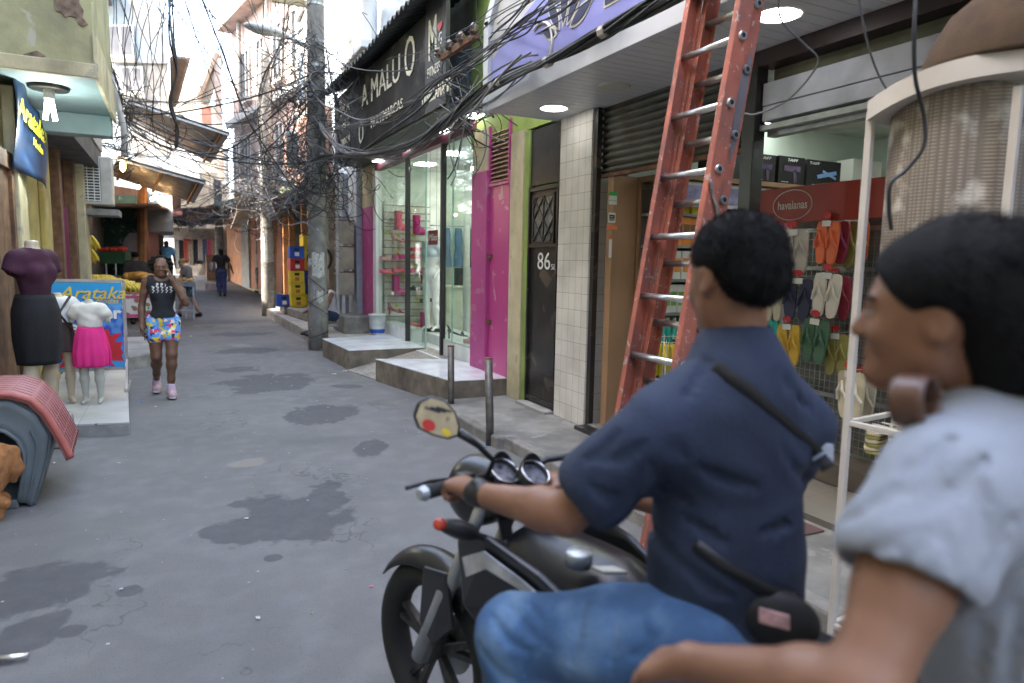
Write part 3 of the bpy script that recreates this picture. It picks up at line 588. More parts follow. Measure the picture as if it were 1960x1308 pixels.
# flat stacks of sandals low on the rack, in wire baskets
for j, (px, py) in enumerate(((1668, 838), (1712, 830))):
    q = GX(px, py, 3.95)
    for k in range(6):
        t = MB(); t.prism([(p_[2]+.13, p_[1]*1.4, 0) for p_ in sole(0)], (0, 0, .02)); o = obj('sandal', t, SC_['cream' if (k+j) % 2 else 'olive'], bev=.004)
        o.location = (q[0]+.05, q[1], q[2]-.09+k*.024); o.rotation_euler = (0, 0, R(20+random.uniform(-5, 5))); tag(o, 'loose flat sandal in the %s low stack of soles' % ('left-hand' if j == 0 else 'right-hand'), 'sandal', 'sandals in the %s low stack' % ('left' if j == 0 else 'right'))
bk = MB(); q = D(1745, 790, 3.0)
for k in range(8): bk.bar(q+V(-.13, 0, -.09+k*.026), q+V(.13, -.02, -.09+k*.026), .005, .005)
for k in range(5): bk.bar(q+V(-.13+k*.065, 0, -.09), q+V(-.13+k*.065, 0, .095), .005, .005); bk.bar(q+V(-.13+k*.065, 0, -.09), q+V(-.13+k*.065, .18, -.09), .005, .005)
tag(obj('wire_basket', bk, whitep), 'small white wire basket beside the passenger neck', 'basket')
# wire stand of small products by the wood cabinet
ws = thing('wire_stand', 'small wire stand of bottles low behind the ladder', 'display stand', (3.72, 4.55, .14)); wm = MB()
for z in (.25, .55, .85, 1.0): 
    wm.bar((3.55, 4.35, z), (3.55, 4.75, z), .006, .006); wm.bar((3.95, 4.35, z), (3.95, 4.75, z), .006, .006); wm.bar((3.55, 4.35, z), (3.95, 4.35, z), .006, .006); wm.bar((3.55, 4.75, z), (3.95, 4.75, z), .006, .006)
for x in (3.55, 3.65, 3.75, 3.85, 3.95):
    for y_ in (4.35, 4.75): wm.bar((x, y_, .141), (x, y_, 1.02), .006, .006)
obj('frame', wm, whitep, ws, True)
for z in (.25, .55, .85): obj('tray', MB().box(3.56, 3.94, 4.36, 4.74, z-.008, z-.002), steel, ws, True)
for z, a, b_, nm in ((.25, 'white', 'blue', 'bottom'), (.55, 'white', 'black', 'middle'), (.85, 'yellow', 'black', 'top')):
    pr = bottle(pcols[a], pcols[b_], .028, .15); pr['label'] = '%s bottle with %s cap on the %s tray of the wire stand' % (a, b_, nm); pr['group'] = '%s bottles on the %s tray' % (a, nm); k = 0
    for x in (3.61, 3.69, 3.77, 3.85, 3.91):
        for y_ in (4.42, 4.52):
            o = pr if k == 0 else dup(pr); o.location = (x, y_, z); k += 1
# white framed stand with woven panel at the right, brown hat on top
st = thing('woven_stand', 'white framed rack with a curved beige woven panel at the right edge', 'display rack', D(1790, 930, 2.5)*V(1, 1, 0)+V(0, 0, .1))
cwm = mat('cream painted frame', (.55, .5, .44), .45, var=.08, grime=(.35, .3, .25), ga=.4, bump=.05)
A_, B_, C_, E_ = D(1668, 215, 2.55), D(1955, 128, 2.15), D(1640, 930, 2.55), D(1700, 640, 3.1)
fl = V(A_[0], A_[1], 0); frt = V(B_[0], B_[1], 0); ztop = A_[2]; dirx = nrm(frt-fl); back = nrm(V(dirx[1], -dirx[0], 0)); back = back if back[0] > 0 else -back; wdt = np.linalg.norm(frt-fl)+.02
fm = MB()
for p_ in (fl, frt, fl+back*.42, frt+back*.42): fm.bar(p_+V(0, 0, .1), p_+V(0, 0, ztop), .026, .026, dirx)
for z in (1.02, .5, .18):
    for a, b_ in ((fl, frt), (fl+back*.42, frt+back*.42), (fl, fl+back*.42), (frt, frt+back*.42)): fm.bar(a+V(0, 0, z), b_+V(0, 0, z), .02, .02)
obj('frame', fm, cwm, st, True, bev=.003)
def arch(u): u = min(max(u, 0), 1); return ztop+.0+.075*(1-(1-u)**2.2)
tp = MB(); pl = []
for i in range(25):
    u = i/24; p_ = fl+dirx*wdt*u; bul = -back*.06*math.sin(math.pi*u); pl.append((p_+bul, arch(u)))
for i in range(24):
    (a, za), (b_, zb) = pl[i], pl[i+1]; a0, b0 = a-back*.03, b_-back*.03
    tp.add([a0+V(0, 0, za-.035), b0+V(0, 0, zb-.035), b0+V(0, 0, zb+.035), a0+V(0, 0, za+.035), a+back*.4+V(0, 0, za-.035), b_+back*.4+V(0, 0, zb-.035), b_+back*.4+V(0, 0, zb+.035), a+back*.4+V(0, 0, za+.035)], [(0, 1, 2, 3), (3, 2, 6, 7), (4, 7, 6, 5), (0, 4, 5, 1)])
obj('curved_top', tp, cwm, st, True)
def weave_mat():
    m, nt, b = newmat('woven mesh'); N, L = nt.nodes, nt.links; tc = N.new('ShaderNodeTexCoord')
    w1 = N.new('ShaderNodeTexWave'); w1.bands_direction = 'Z'; w1.inputs['Scale'].default_value = 26; w1.inputs['Distortion'].default_value = .6; L.new(tc.outputs['Object'], w1.inputs[0])
    w2 = N.new('ShaderNodeTexWave'); w2.bands_direction = 'DIAGONAL'; w2.inputs['Scale'].default_value = 34; w2.inputs['Distortion'].default_value = 6
    mp = N.new('ShaderNodeMapping'); mp.inputs['Scale'].default_value = (1, 1, .0); L.new(tc.outputs['Object'], mp.inputs[0]); L.new(mp.outputs[0], w2.inputs[0])
    mu = N.new('ShaderNodeMath'); mu.operation = 'MULTIPLY'; L.new(w1.outputs['Fac'], mu.inputs[0]); L.new(w2.outputs['Fac'], mu.inputs[1])
    rp = N.new('ShaderNodeMix'); rp.data_type = 'RGBA'; rp.inputs[6].default_value = (.17, .14, .11, 1); rp.inputs[7].default_value = (.34, .29, .23, 1); L.new(mu.outputs[0], rp.inputs[0])
    no = N.new('ShaderNodeTexNoise'); no.inputs['Scale'].default_value = 9; no.inputs['Detail'].default_value = 8; L.new(tc.outputs['Object'], no.inputs[0])
    mr = N.new('ShaderNodeMapRange'); mr.inputs[1].default_value = .55; mr.inputs[2].default_value = .72; mr.inputs[4].default_value = .8; L.new(no.outputs['Fac'], mr.inputs[0])
    r2 = N.new('ShaderNodeMix'); r2.data_type = 'RGBA'; r2.inputs[7].default_value = (.62, .58, .5, 1); L.new(mr.outputs[0], r2.inputs[0]); L.new(rp.outputs[2], r2.inputs[6]); L.new(r2.outputs[2], b.inputs['Base Color'])
    b.inputs['Roughness'].default_value = .9; bp = N.new('ShaderNodeBump'); bp.inputs['Strength'].default_value = .35; bp.inputs['Distance'].default_value = .003; L.new(mu.outputs[0], bp.inputs['Height']); L.new(bp.outputs[0], b.inputs['Normal']); return m
wv = MB(); zb_, z1_ = D(1720, 560, 2.5)[2], ztop+.02
wv.grid(lambda u, v: tuple(fl+dirx*(wdt*(.04+.92*u))+back*(.12-.15*math.sin(math.pi*u)**.6)+V(0, 0, zb_+(z1_+.03*math.sin(math.pi*u)-zb_)*v)), 32, 12)
obj('woven_panel', wv.smooth(), weave_mat(), st, True, solid=.01)
hb = D(1935, 100, 2.35); hm = mat('brown felt', (.055, .03, .011), .95, var=.25, vs=12, bump=.4, bs=250)
hat = MB().lathe([(.30, 0), (.30, .015), (.27, .10), (.22, .19), (.14, .26), (.06, .29), (.0, .295)], (0, 0, 0), 36).smooth(); 
ho = obj('round_hat', hat, hm, None); ho.location = tuple(V(hb[0]+.02, hb[1]-.02, arch(.7)+.036)); tag(ho, 'big rounded brown felt dome resting on top of the woven rack', 'hat')

# ================================================================ narrow house: black door, pink door, louvre, lime upper wall
nh = thing('narrow_house', 'narrow lime green house with a black street door and a magenta door', 'house', (3.4, 7, .1))
obj('wall', [MB().box(3.42, 7, 5.88, 8.15, 3.02, 9).box(3.46, 7, 5.9, 8.1, .1, 3.0)][0], lime, nh, True)
obj('door_jamb', MB().box(3.4, 3.46, 6.52, 6.62, .1, 3.0), lime, nh, True, bev=.004)
obj('cream_pilaster', MB().box(3.38, 3.46, 6.62, 6.93, .1, 3.02).box(3.38, 3.46, 7.56, 7.98, 2.70, 3.2), cream, nh, True, bev=.006)
bd = obj('black_door', MB().box(3.43, 3.458, 5.9, 6.52, .13, 2.36), blackm, nh, True, bev=.003)
obj('top_panel', MB().box(3.42, 3.457, 5.9, 6.52, 2.42, 2.99), blackm, nh, True, bev=.004)
fr_ = MB()
for y_ in (5.9, 6.5): fr_.box(3.40, 3.43, y_, y_+.03, .13, 2.4)
for z in (.16, 1.78, 2.36): fr_.box(3.405, 3.43, 5.93, 6.5, z, z+.035)
obj('door_frame', fr_, blackm, bd, True, bev=.002)
gr = MB(); obj('door_glass', MB().box(3.42, 3.4295, 6.0, 6.42, 1.84, 2.3), mat('dull glass', (.12, .13, .13), .25, var=.4, vs=12), bd, True)
for (a, b_) in (((6.0, 1.84), (6.42, 2.3)), ((6.42, 1.84), (6.0, 2.3)), ((6.21, 1.84), (6.0, 2.07)), ((6.21, 1.84), (6.42, 2.07)), ((6.21, 2.3), (6.0, 2.07)), ((6.21, 2.3), (6.42, 2.07)), ((6.21, 1.84), (6.21, 2.3)), ((6.07, 1.84), (6.0, 1.95)), ((6.35, 2.3), (6.42, 2.2))): gr.bar((3.413, *a), (3.413, *b_), .014, .012)
for (y0, y1, z0, z1) in ((5.99, 6.43, 1.82, 1.84), (5.99, 6.43, 2.3, 2.32), (5.98, 6.0, 1.82, 2.32), (6.42, 6.44, 1.82, 2.32)): gr.box(3.405, 3.428, y0, y1, z0, z1)
obj('door_grille', gr, blackm, bd, True); obj('kick_panel', MB().box(3.424, 3.43, 5.97, 6.46, .22, .48), blackm, bd, True, bev=.004)
obj('doorstep', MB().box(3.3, 3.45, 5.9, 6.55, .1, .128), concl, nh, True, bev=.004)
q = GX(1051, 502, 3.428); text('number', '86', .25, paper, bd, (3.427, q[1]+.11, q[2]), (0, -1, 0), (0, 0, 1), .001, sx=1.15); text('number', '58', .08, paper, bd, (3.427, q[1]-.09, q[2]-.05), (0, -1, 0), (0, 0, 1), .001, sx=1.2)
pd = obj('pink_door', MB().box(3.41, 3.455, 6.98, 7.52, .30, 2.50), pinkd, nh, True, bev=.004)
for z in (.88, 1.66): obj('hinge', MB().box(3.385, 3.41, 7.44, 7.62, z, z+.05).tube([(3.38, 7.53, z-.02), (3.38, 7.53, z+.07)], .012), rust, pd, True)
obj('pink_pilaster', MB().box(3.36, 3.45, 7.52, 7.98, .30, 2.70).box(3.385, 3.456, 6.931, 6.98, .30, 2.64), pinkp, nh, True, bev=.01)
lv = MB()
for k in range(12): z = 2.55+k*.05; lv.add([(3.40, 6.99, z), (3.40, 7.52, z), (3.44, 7.52, z+.035), (3.44, 6.99, z+.035), (3.404, 6.99, z-.006), (3.404, 7.52, z-.006), (3.444, 7.52, z+.029), (3.444, 6.99, z+.029)], [(0, 1, 2, 3), (4, 7, 6, 5), (0, 4, 5, 1), (0, 3, 7, 4), (1, 5, 6, 2), (2, 6, 7, 3)])
obj('louvre', lv, mat('faded louvre paint', (.36, .2, .16), .7, var=.2, chip=(.5, .4, .35), ca=.7), nh, True); obj('louvre_frame', MB().box(3.385, 3.45, 6.98, 7.0, 2.52, 3.2).box(3.385, 3.45, 7.51, 7.53, 2.52, 3.2).box(3.385, 3.45, 6.98, 7.53, 2.50, 2.53), pinkd, nh, True)

# white tiled block steps in front
def slab(name, poly, z0, z1, lab):
    t = thing(name, lab, 'step', (np.mean([p[0] for p in poly]), np.mean([p[1] for p in poly]), 0))
    obj('side', MB().prism([(x, y_, z0) for x, y_ in poly], (0, 0, z1-z0-.012)), stepstone, t, True, bev=.006); obj('tiled_top', MB().prism([(x, y_, z1-.012) for x, y_ in poly], (0, 0, .012)), glazed, t, True, bev=.002); return t
slab('tiled_step', [(2.40, 8.95), (2.74, 7.02), (3.55, 6.97), (3.46, 8.0), (3.4, 8.6)], -.03, .3, 'long white tiled step in front of the magenta door')
slab('tiled_step', [(2.20, 11.55), (2.27, 9.95), (3.44, 9.95), (3.44, 11.9)], -.03, .3, 'white tiled step with a plastic bucket beside the concrete pole')
rp = MB(); rp.add([(2.42, 8.96, 0), (2.24, 9.94, 0), (3.5, 9.94, .29), (3.5, 8.2, .29)], [(0, 3, 2, 1)]); tag(obj('ramp', rp, smalltile, solid=.02), kind='structure')
for i, (px, pt, pb, x_, lab) in enumerate(((863, 663, 790, 2.70, 'steel bollard standing at the corner of the long white step'), (935, 687, 852, 2.47, 'leaning steel bollard at the kerb nearest the motorcycle'))):
    b0 = GZ(px+(0 if i == 0 else 2), pb); h_ = .9 if i == 0 else .84; ht = D(px, pt, (b0-CAM)@_f*.999); h_ = ht[2]
    t = thing('bollard', lab, 'bollard', (b0[0], b0[1], 0)); t['group'] = 'steel bollards by the kerb'
    obj('post', MB().tube([(0, 0, -.05), (.0, 0, .2), (ht[0]-b0[0], ht[1]-b0[1], h_)], .036, 16).smooth(), mat('scuffed steel post', (.13, .12, .11), .45, .5, var=.35, vs=12, grime=(.1, .05, .03), ga=.6, bump=.1), t)
    obj('cap', MB().lathe([(.037, 0), (.037, .01), (0, .012)], (ht[0]-b0[0], ht[1]-b0[1], h_-.002), 16), rust, t)

# ================================================================ shoe boutique behind glass with the black sign
bt = thing('boutique', 'glass fronted boutique with a black overhead sign and brightly lit interior', 'shop', (3.4, 10.5, 0))
obj('upper_wall', MB().box(3.5, 7, 8.15, 17.6, 3.5, 12), paleblue, bt, True)
obj('interior_wall', MB().box(7, 7.06, 8.1, 12.9, .1, 3.4).box(3.5, 7, 12.75, 12.9, .1, 3.4).box(3.62, 7, 8.1, 8.16, .1, 3.4), mat('bright shop wall', (.72, .76, .68), .7, bump=.02), bt, True)
obj('floor', MB().box(3.3, 7, 8.0, 12.75, .0, .26), glazed, bt, True); ce = obj('ceiling', MB().box(3.42, 7, 8.1, 12.75, 3.32, 3.4), mat('shop ceiling', (.7, .72, .68), .7, bump=.02), bt, True)
for x in (3.9, 4.9, 6):
    for y_ in (8.9, 10.2, 11.6): obj('ceiling_panel', MB().box(x, x+.3, y_, y_+.3, 3.30, 3.318), emit('bright shop panel', (.95, 1, .93), 3), ce, True)
obj('plinth', MB().box(3.44, 3.7, 10.85, 12.4, .26, .5).box(3.44, 3.8, 8.1, 9.2, .26, .52).box(3.8, 4.5, 9.0, 12.3, .26, .42), mat('white plinth', (.68, .7, .68), .3, bump=.02), bt, True, bev=.005)
ed_m = mat('dark mullion', (.03, .025, .03), .4)
for y_, n_ in ((9.17, 1), (10.8, 1)): obj('mullion', MB().box(3.40, 3.47, y_-.028, y_+.028, .27, 3.3), ed_m, bt, True)
obj('glass_pane', MB().box(3.43, 3.438, 10.83, 12.55, .5, 3.26), GLASS, bt, True); obj('glass_pane', MB().box(3.43, 3.438, 8.0, 9.14, .5, 3.26), GLASS, bt, True); 
obj('glass_door', MB().box(3.44, 3.448, 9.9, 10.76, .28, 3.2), GLASS, bt, True)
obj('glass_edge', MB().box(3.425, 3.443, 9.88, 9.9, .28, 3.2).box(3.425, 3.443, 8.78, 8.8, .5, 3.26), mat('green glass edge', (.3, .5, .42), .2), bt, True)
obj('head_trim', MB().box(3.38, 3.5, 7.98, 12.6, 3.24, 3.34), mat('maroon trim', (.14, .03, .06), .5), bt, True)
obj('end_pier', MB().box(3.38, 3.5, 12.55, 12.75, .1, 3.3), whitep, bt, True)
obj('pink_pier', MB().box(3.36, 3.6, 12.76, 13.5, .1, 2.62), pinkp, bt, True, bev=.01); obj('white_pier', MB().box(3.365, 3.6, 12.76, 13.5, 2.62, 3.45), cream, bt, True)
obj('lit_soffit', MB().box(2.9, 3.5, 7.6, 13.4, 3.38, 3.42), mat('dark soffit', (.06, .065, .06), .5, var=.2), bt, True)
for px, py in ((912, 222), (862, 252), (780, 287), (728, 308)):
    q = GZ(px, py, 3.38); obj('soffit_lamp', MB().box(q[0]-.11, q[0]+.11, q[1]-.13, q[1]+.13, 3.368, 3.379), lampw, bt, True)
# sign
sg = thing('shop_sign', 'long black printed shop sign with white lettering under a ragged zinc eave', 'sign', (2.88, 10.5, 3.4))
def printed():
    m, nt, b = newmat('printed black sign'); N, L = nt.nodes, nt.links; tc = N.new('ShaderNodeTexCoord'); n = N.new('ShaderNodeTexNoise'); n.inputs['Scale'].default_value = 1.3; n.inputs['Detail'].default_value = 3; n.inputs['Distortion'].default_value = 1.5; L.new(tc.outputs['Object'], n.inputs[0])
    r_ = N.new('ShaderNodeValToRGB'); r_.color_ramp.elements[0].position = .42; r_.color_ramp.elements[0].color = (.008, .008, .009, 1); r_.color_ramp.elements[1].position = .8; r_.color_ramp.elements[1].color = (.13, .11, .09, 1); e = r_.color_ramp.elements.new(.58); e.color = (.025, .024, .024, 1)
    L.new(n.outputs['Fac'], r_.inputs[0]); L.new(r_.outputs[0], b.inputs['Base Color']); b.inputs['Roughness'].default_value = .6; b.inputs['Specular IOR Level'].default_value = .2; return m
obj('panel', MB().box(2.88, 2.93, 8.35, 13.35, 3.42, 4.62), printed(), sg, True); obj('end_banner', MB().box(2.87, 2.92, 7.62, 8.33, 3.42, 5.6), mat('black banner', (.012, .012, .014), .4), sg, True)
obj('edge_pole', MB().tube([(2.86, 13.4, .3), (2.86, 13.4, 4.7)], .035, 10), mat('white pipe', (.5, .5, .48), .5, grime=(.2, .2, .18), ga=.5), sg, True)
lw = mat('cream raised lettering', (.82, .78, .64), .5, bump=0)
def sgtext(s_, px, py, size, sx=1, m=lw, x=2.872, **k): q = GX(px, py, x); return text('lettering', s_, size, m, sg, q, (0, -1, 0), (0, 0, 1), .003, sx=sx, **k)
sgtext('A MALU', 726, 163, .50, 1.2); sgtext('MULTIMARCAS', 738, 220, .2, 1.25); sgtext('O', 784, 112, .72, .8); sgtext('O', 691, 257, .5, .8)
sgtext('FILA', 660, 208, .3, 1.3); sgtext('colcci', 661, 238, .22, 1.2); sgtext('TRITON', 661, 270, .16, 1.2); sgtext('M', 828, 78, .66, .62, bold=.012); sgtext('G', 843, 75, .2, .8); sgtext('LABELLAMAFIA', 834, 178, .2, .75, bold=.004); sgtext('FITNESS', 830, 135, .16, .8)
hq = GX(842, 50, 2.866); obj('heart', MB().prism([(2.866, hq[1]-.055*math.sin(t)**3*1.6, hq[2]+.05*(.8125*math.cos(t)*1.3-.3*math.cos(2*t)-.12*math.cos(3*t))) for t in np.linspace(0, 2*math.pi, 24, endpoint=False)], (-.004, 0, 0)), redp, sg, True)
rq = GX(653, 202, 2.866); obj('red_mark', MB().box(2.862, 2.866, rq[1]-.08, rq[1]+.14, rq[2]+.03, rq[2]+.09), redp, sg, True)
zr = MB(); zr.grid(lambda u, v: (2.62+1.0*v, 7.7+5.75*u, 4.66+.42*v+.035*math.sin(u*2*math.pi*30)+.02*math.sin(u*9)), 240, 3)
obj('zinc_eave', zr.smooth(), mat('dark zinc', (.05, .055, .055), .5, .4, var=.4, grime=(.02, .02, .02), ga=.6), sg, True, solid=.012)
# bracket with insulators at the end of the sign
br_ = thing('insulator_bracket', 'rusty angle bracket with four porcelain insulators at the end of the black sign', 'bracket', (2.75, 7.4, 3.9)); a, b_ = GX(845, 112, 2.72), GX(912, 68, 2.72)
obj('angle_iron', MB().bar(a, b_, .05, .06), rust, br_, True)
for t_ in (.0, .33, .66, 1.0): p_ = lerp(a, b_, t_); obj('insulator', MB().lathe([(.03, -.02), (.055, 0), (.03, .02), (.055, .04), (.03, .06), (.02, .08)], (p_[0]-.03, p_[1], p_[2]+.03), 14).smooth(), mat('porcelain', (.1, .07, .06), .25), br_, True)
# window and wall ledge over the sign
win = obj('window', MB().box(3.45, 3.5, 12.95, 14.6, 5.0, 7.3), mat('window surround', (.5, .54, .6), .6), bt, True); gm = MB()
for k in range(38): gm.box(3.425, 3.445, 13.05, 14.5, 5.1+k*.056, 5.13+k*.056)
obj('shutter_slats', gm, mat('grey slats', (.28, .28, .31), .6), win, True)
lq = GX(705, 80, 3.3); ldg = thing('wall_ledge', 'white ledge on the pale blue wall above the black sign', 'ledge', (3.2, lq[1], 5.1)); 
obj('shelf', MB().box(2.95, 3.5, lq[1]-.9, lq[1]+.75, 5.15, 5.3).box(3.05, 3.5, lq[1]-.8, lq[1]+.6, 5.0, 5.147), whitep, ldg, True, bev=.02)
tag(obj('water_cylinder', MB().lathe([(.02, 0), (.2, .02), (.22, .1), (.22, 1.25), (.18, 1.35), (.0, 1.4)], (3.24, lq[1]+.38, 5.55), 20).smooth(), mat('ivory cylinder', (.6, .58, .5), .5), None), 'ivory upright cylinder on the white ledge', 'cylinder')
tag(sdf('mannequin_piece', [('u', RC((3.2, lq[1]-.3, 5.32), (3.2, lq[1]-.42, 6.1), .07, .12), .04), ('u', RC((3.2, lq[1]-.42, 6.1), (3.2, lq[1]-.12, 6.2), .12, .12), .06), ('u', RC((3.2, lq[1]-.12, 6.2), (3.2, lq[1]+.1, 5.5), .11, .06), .04), ('u', RC((3.2, lq[1]+.1, 5.5), (3.2, lq[1]+.3, 5.38), .07, .04), .04)], .02, whitep, None), 'white bent leg-like mannequin piece on the ledge beside the ivory cylinder', 'mannequin')

# interior of the boutique
sw_ = thing('slatwall', 'white slatted display wall with pink shoes inside the boutique', 'display wall', (4.4, 12.6, .5)); lm = MB()
obj('panel', MB().box(3.56, 4.45, 12.62, 12.7, .5, 2.7), mat('white slat panel', (.72, .74, .68), .5), sw_, True)
for k in range(17): lm.box(3.56, 4.45, 12.605, 12.619, .55+k*.13, .565+k*.13)
obj('groove', lm, mat('brown groove', (.25, .17, .12), .6), sw_, True)
shm = {k: mat('shoe '+k, c, .4, var=.1, bump=0) for k, c in dict(pink=(.75, .12, .2), red=(.5, .03, .06), rose=(.6, .3, .3), magenta=(.5, .02, .2), black=(.02, .02, .02), coral=(.8, .2, .12)).items()}
def shoe(m, kind):
    mb = MB(); 
    if kind == 'flat': mb.prism([(x*1.0, y_, 0) for x, y_ in [(p_[2]+.13, p_[1]) for p_ in sole(0)]], (0, 0, .045)); mb.tube([(-.04, -.045, .02), (-.03, 0, .055), (-.04, .045, .02)], .014, 6)
    elif kind == 'heel': mb.add([(-.12, -.03, .08), (-.12, .03, .08), (.02, .035, .03), (.02, -.035, .03), (.12, -.03, .015), (.12, .03, .015), (-.12, -.03, .11), (-.12, .03, .11), (.02, .035, .05), (.02, -.035, .05), (.12, -.03, .03), (.12, .03, .03)], [(0, 1, 2, 3), (3, 2, 5, 4), (6, 9, 8, 7), (9, 10, 11, 8), (0, 3, 9, 6), (3, 4, 10, 9), (1, 7, 8, 2), (2, 8, 11, 5), (4, 5, 11, 10), (0, 6, 7, 1)]); mb.tube([(-.11, 0, 0), (-.11, 0, .09)], .012, 6); mb.tube([(.06, -.04, .03), (.06, 0, .075), (.06, .04, .03)], .014, 6); mb.tube([(-.1, -.03, .1), (-.13, 0, .16), (-.1, .03, .1)], .008, 6)
    else: mb.lathe([(.05, 0), (.05, .10), (.048, .16), (.055, .24)], (0, 0, 0), 10, sx=1.0); mb.ball((.06, 0, .035), (.1, .05, .045))
    return obj('shoe', mb, m)
SH = [(768, 432, 'pink', 'boot'), (803, 440, 'magenta', 'boot'), (800, 478, 'red', 'flat'), (764, 465, 'rose', 'heel'), (742, 495, 'rose', 'flat'), (766, 492, 'magenta', 'flat'), (795, 492, 'red', 'flat'), (742, 520, 'pink', 'flat'), (766, 518, 'pink', 'flat'), (795, 520, 'pink', 'flat'), (764, 555, 'magenta', 'boot'), (795, 553, 'black', 'flat'), (818, 540, 'black', 'heel'), (818, 575, 'black', 'flat'), (757, 600, 'red', 'heel')]
for i, (px, py, c_, k_) in enumerate(SH):
    q = GY(px, py, 12.45); o = shoe(shm[c_], k_); o.location = (q[0], q[1], q[2]-(.1 if k_ == 'boot' else .03)); o.scale = (1.35, 1.6, 1.45); o.rotation_euler = (0, 0, R(20)); hrow = ['top', 'second', 'third', 'fourth', 'lowest'][min(4, max(0, int((py-430)/32)))]
    tag(o, '%s %s on the slatted wall, %s from the left in the %s row' % (c_, {'boot': 'ankle boot', 'flat': 'flat sandal', 'heel': 'heeled sandal'}[k_], 'nearest' if px < 755 else 'second' if px < 785 else 'third' if px < 810 else 'last', hrow), 'shoe', 'shoes on the slatted wall')
for i, (px, py, c_, k_, lab) in enumerate(((795, 608, 'coral', 'flat', 'coral sandal on the low plinth left of the mannequin'), (830, 610, 'black', 'flat', 'black and green sandal at the mannequin feet'), (875, 622, 'black', 'heel', 'black heeled shoe on the plinth behind the right pane'), (902, 628, 'rose', 'flat', 'rose sandal at the right end of the plinth'), (812, 600, 'magenta', 'boot', 'magenta boxy boot on the low plinth'))):
    q = GX(px, py, 3.62 if px > 860 else 3.95); o = shoe(shm[c_], k_); o.location = (q[0], q[1], .525 if px > 860 else .425); o.rotation_euler = (0, 0, R(-60+i*30)); o.scale = (1.2, 1.2, 1.2); tag(o, lab, 'shoe', 'shoes on the plinth')
for i, (px, py) in enumerate(((742, 445), (762, 450), (790, 450), (760, 482), (795, 505), (744, 530), (772, 530), (818, 525), (800, 572), (760, 585))):
    q = GY(px, py, 12.6); tag(obj('price_tag', MB().box(q[0]-.035, q[0]+.035, 12.59, 12.596, q[2]-.03, q[2]+.03), mat('lime price tag', (.6, .7, .05), .5)), 'small lime yellow price tag on the slatted shoe wall', 'price tag', 'lime yellow price tags on the slatted wall')
ct = obj('counter', MB().box(4.55, 5.7, 11.95, 12.4, .26, 1.12).box(4.5, 5.75, 11.9, 12.45, 1.12, 1.17), mat('cream counter', (.66, .66, .56), .4), None, bev=.01); tag(ct, 'cream sales counter at the back of the boutique', 'counter')
tag(obj('card_sign', MB().box(4.72, 4.98, 11.98, 12.0, 1.172, 1.5), mat('dark grey card', (.03, .04, .045), .5), None), 'small dark grey sign standing on the counter', 'sign')
rl = thing('clothes_rail', 'steel rail of denim and red garments inside the boutique', 'clothes rail', (5.1, 12.55, .26)); obj('rail', MB().tube([(4.5, 12.7, 2.3), (4.5, 12.55, 2.3), (5.8, 12.55, 2.3), (5.8, 12.7, 2.3)], .015), steel, rl, True)
for k, (y_, c_) in enumerate(((5.6, 'red'), (5.42, 'rose'), (5.25, 'black'), (5.0, 'blue'), (4.75, 'blue'))):
    m_ = mat('denim', (.12, .2, .32), .9) if c_ == 'blue' else shm[c_]; g_ = MB(); g_.grid(lambda u, v: (y_+.11*math.cos(u*2*math.pi)*(.6+.4*v)*(1+.15*math.sin(9*v)), 12.5+.05*math.sin(u*2*math.pi), 2.26-.75*v), 14, 6)
    o = obj('hanging_garment', g_.smooth(), m_, None); tag(o, ['red top nearest the door on the boutique rail', 'rose top second on the boutique rail', 'black top in the middle of the boutique rail', 'pale denim jacket on the boutique rail', 'denim jacket farthest along the boutique rail'][k], 'garment', 'garments on the boutique rail')
tag(obj('column', MB().tube([(4.72, 11.4, .27), (4.72, 11.4, 3.31)], .06, 16).smooth(), whitep), 'thin white column inside the boutique behind the right pane', 'column')
pr_ = thing('promotion_sign', 'dark red rectangular sign lettered Mães hanging inside the glass', 'sign', GX(829, 455, 3.6)); 
obj('board', MB().box(-.005, .005, -.2, .2, -.11, .11), mat('dark red board', (.22, .02, .03), .5), pr_); text('lettering', 'Mães', .15, paper, pr_, (-.007, 0, -.0), (0, -1, 0), (0, 0, 1), .001, shear=.3, w=False, sx=1.2); text('lettering', 'Promoção', .05, paper, pr_, (-.007, .05, .14), (0, -1, 0), (0, 0, 1), .001, w=False, sx=1.4)
obj('hanger', MB().tube([(0, .15, .11), (0, .15, 1.4)], .003, 4).tube([(0, -.15, .11), (0, -.15, 1.4)], .003, 4), wire_g, pr_)
bk_ = thing('bucket', 'white plastic bucket with a blue base on the tiled step', 'bucket', GZ(722, 640, .3)); 
obj('pail', MB().lathe([(.125, 0), (.13, .05), (.15, .34), (.158, .34), (.158, .36), (.145, .36), (.12, .02)], n=24).smooth(), mat('translucent white plastic', (.62, .64, .62), .35, grime=(.4, .38, .3), ga=.4), bk_)
obj('blue_label', MB().lathe([(.131, .03), (.136, .10)], n=24, cap=False), bluep, bk_); obj('handle', MB().tube([(.155*math.cos(t), -.02-.12*math.sin(t), .33-.16*math.sin(t)) for t in np.linspace(0, math.pi, 12)], .004, 5), steel, bk_)
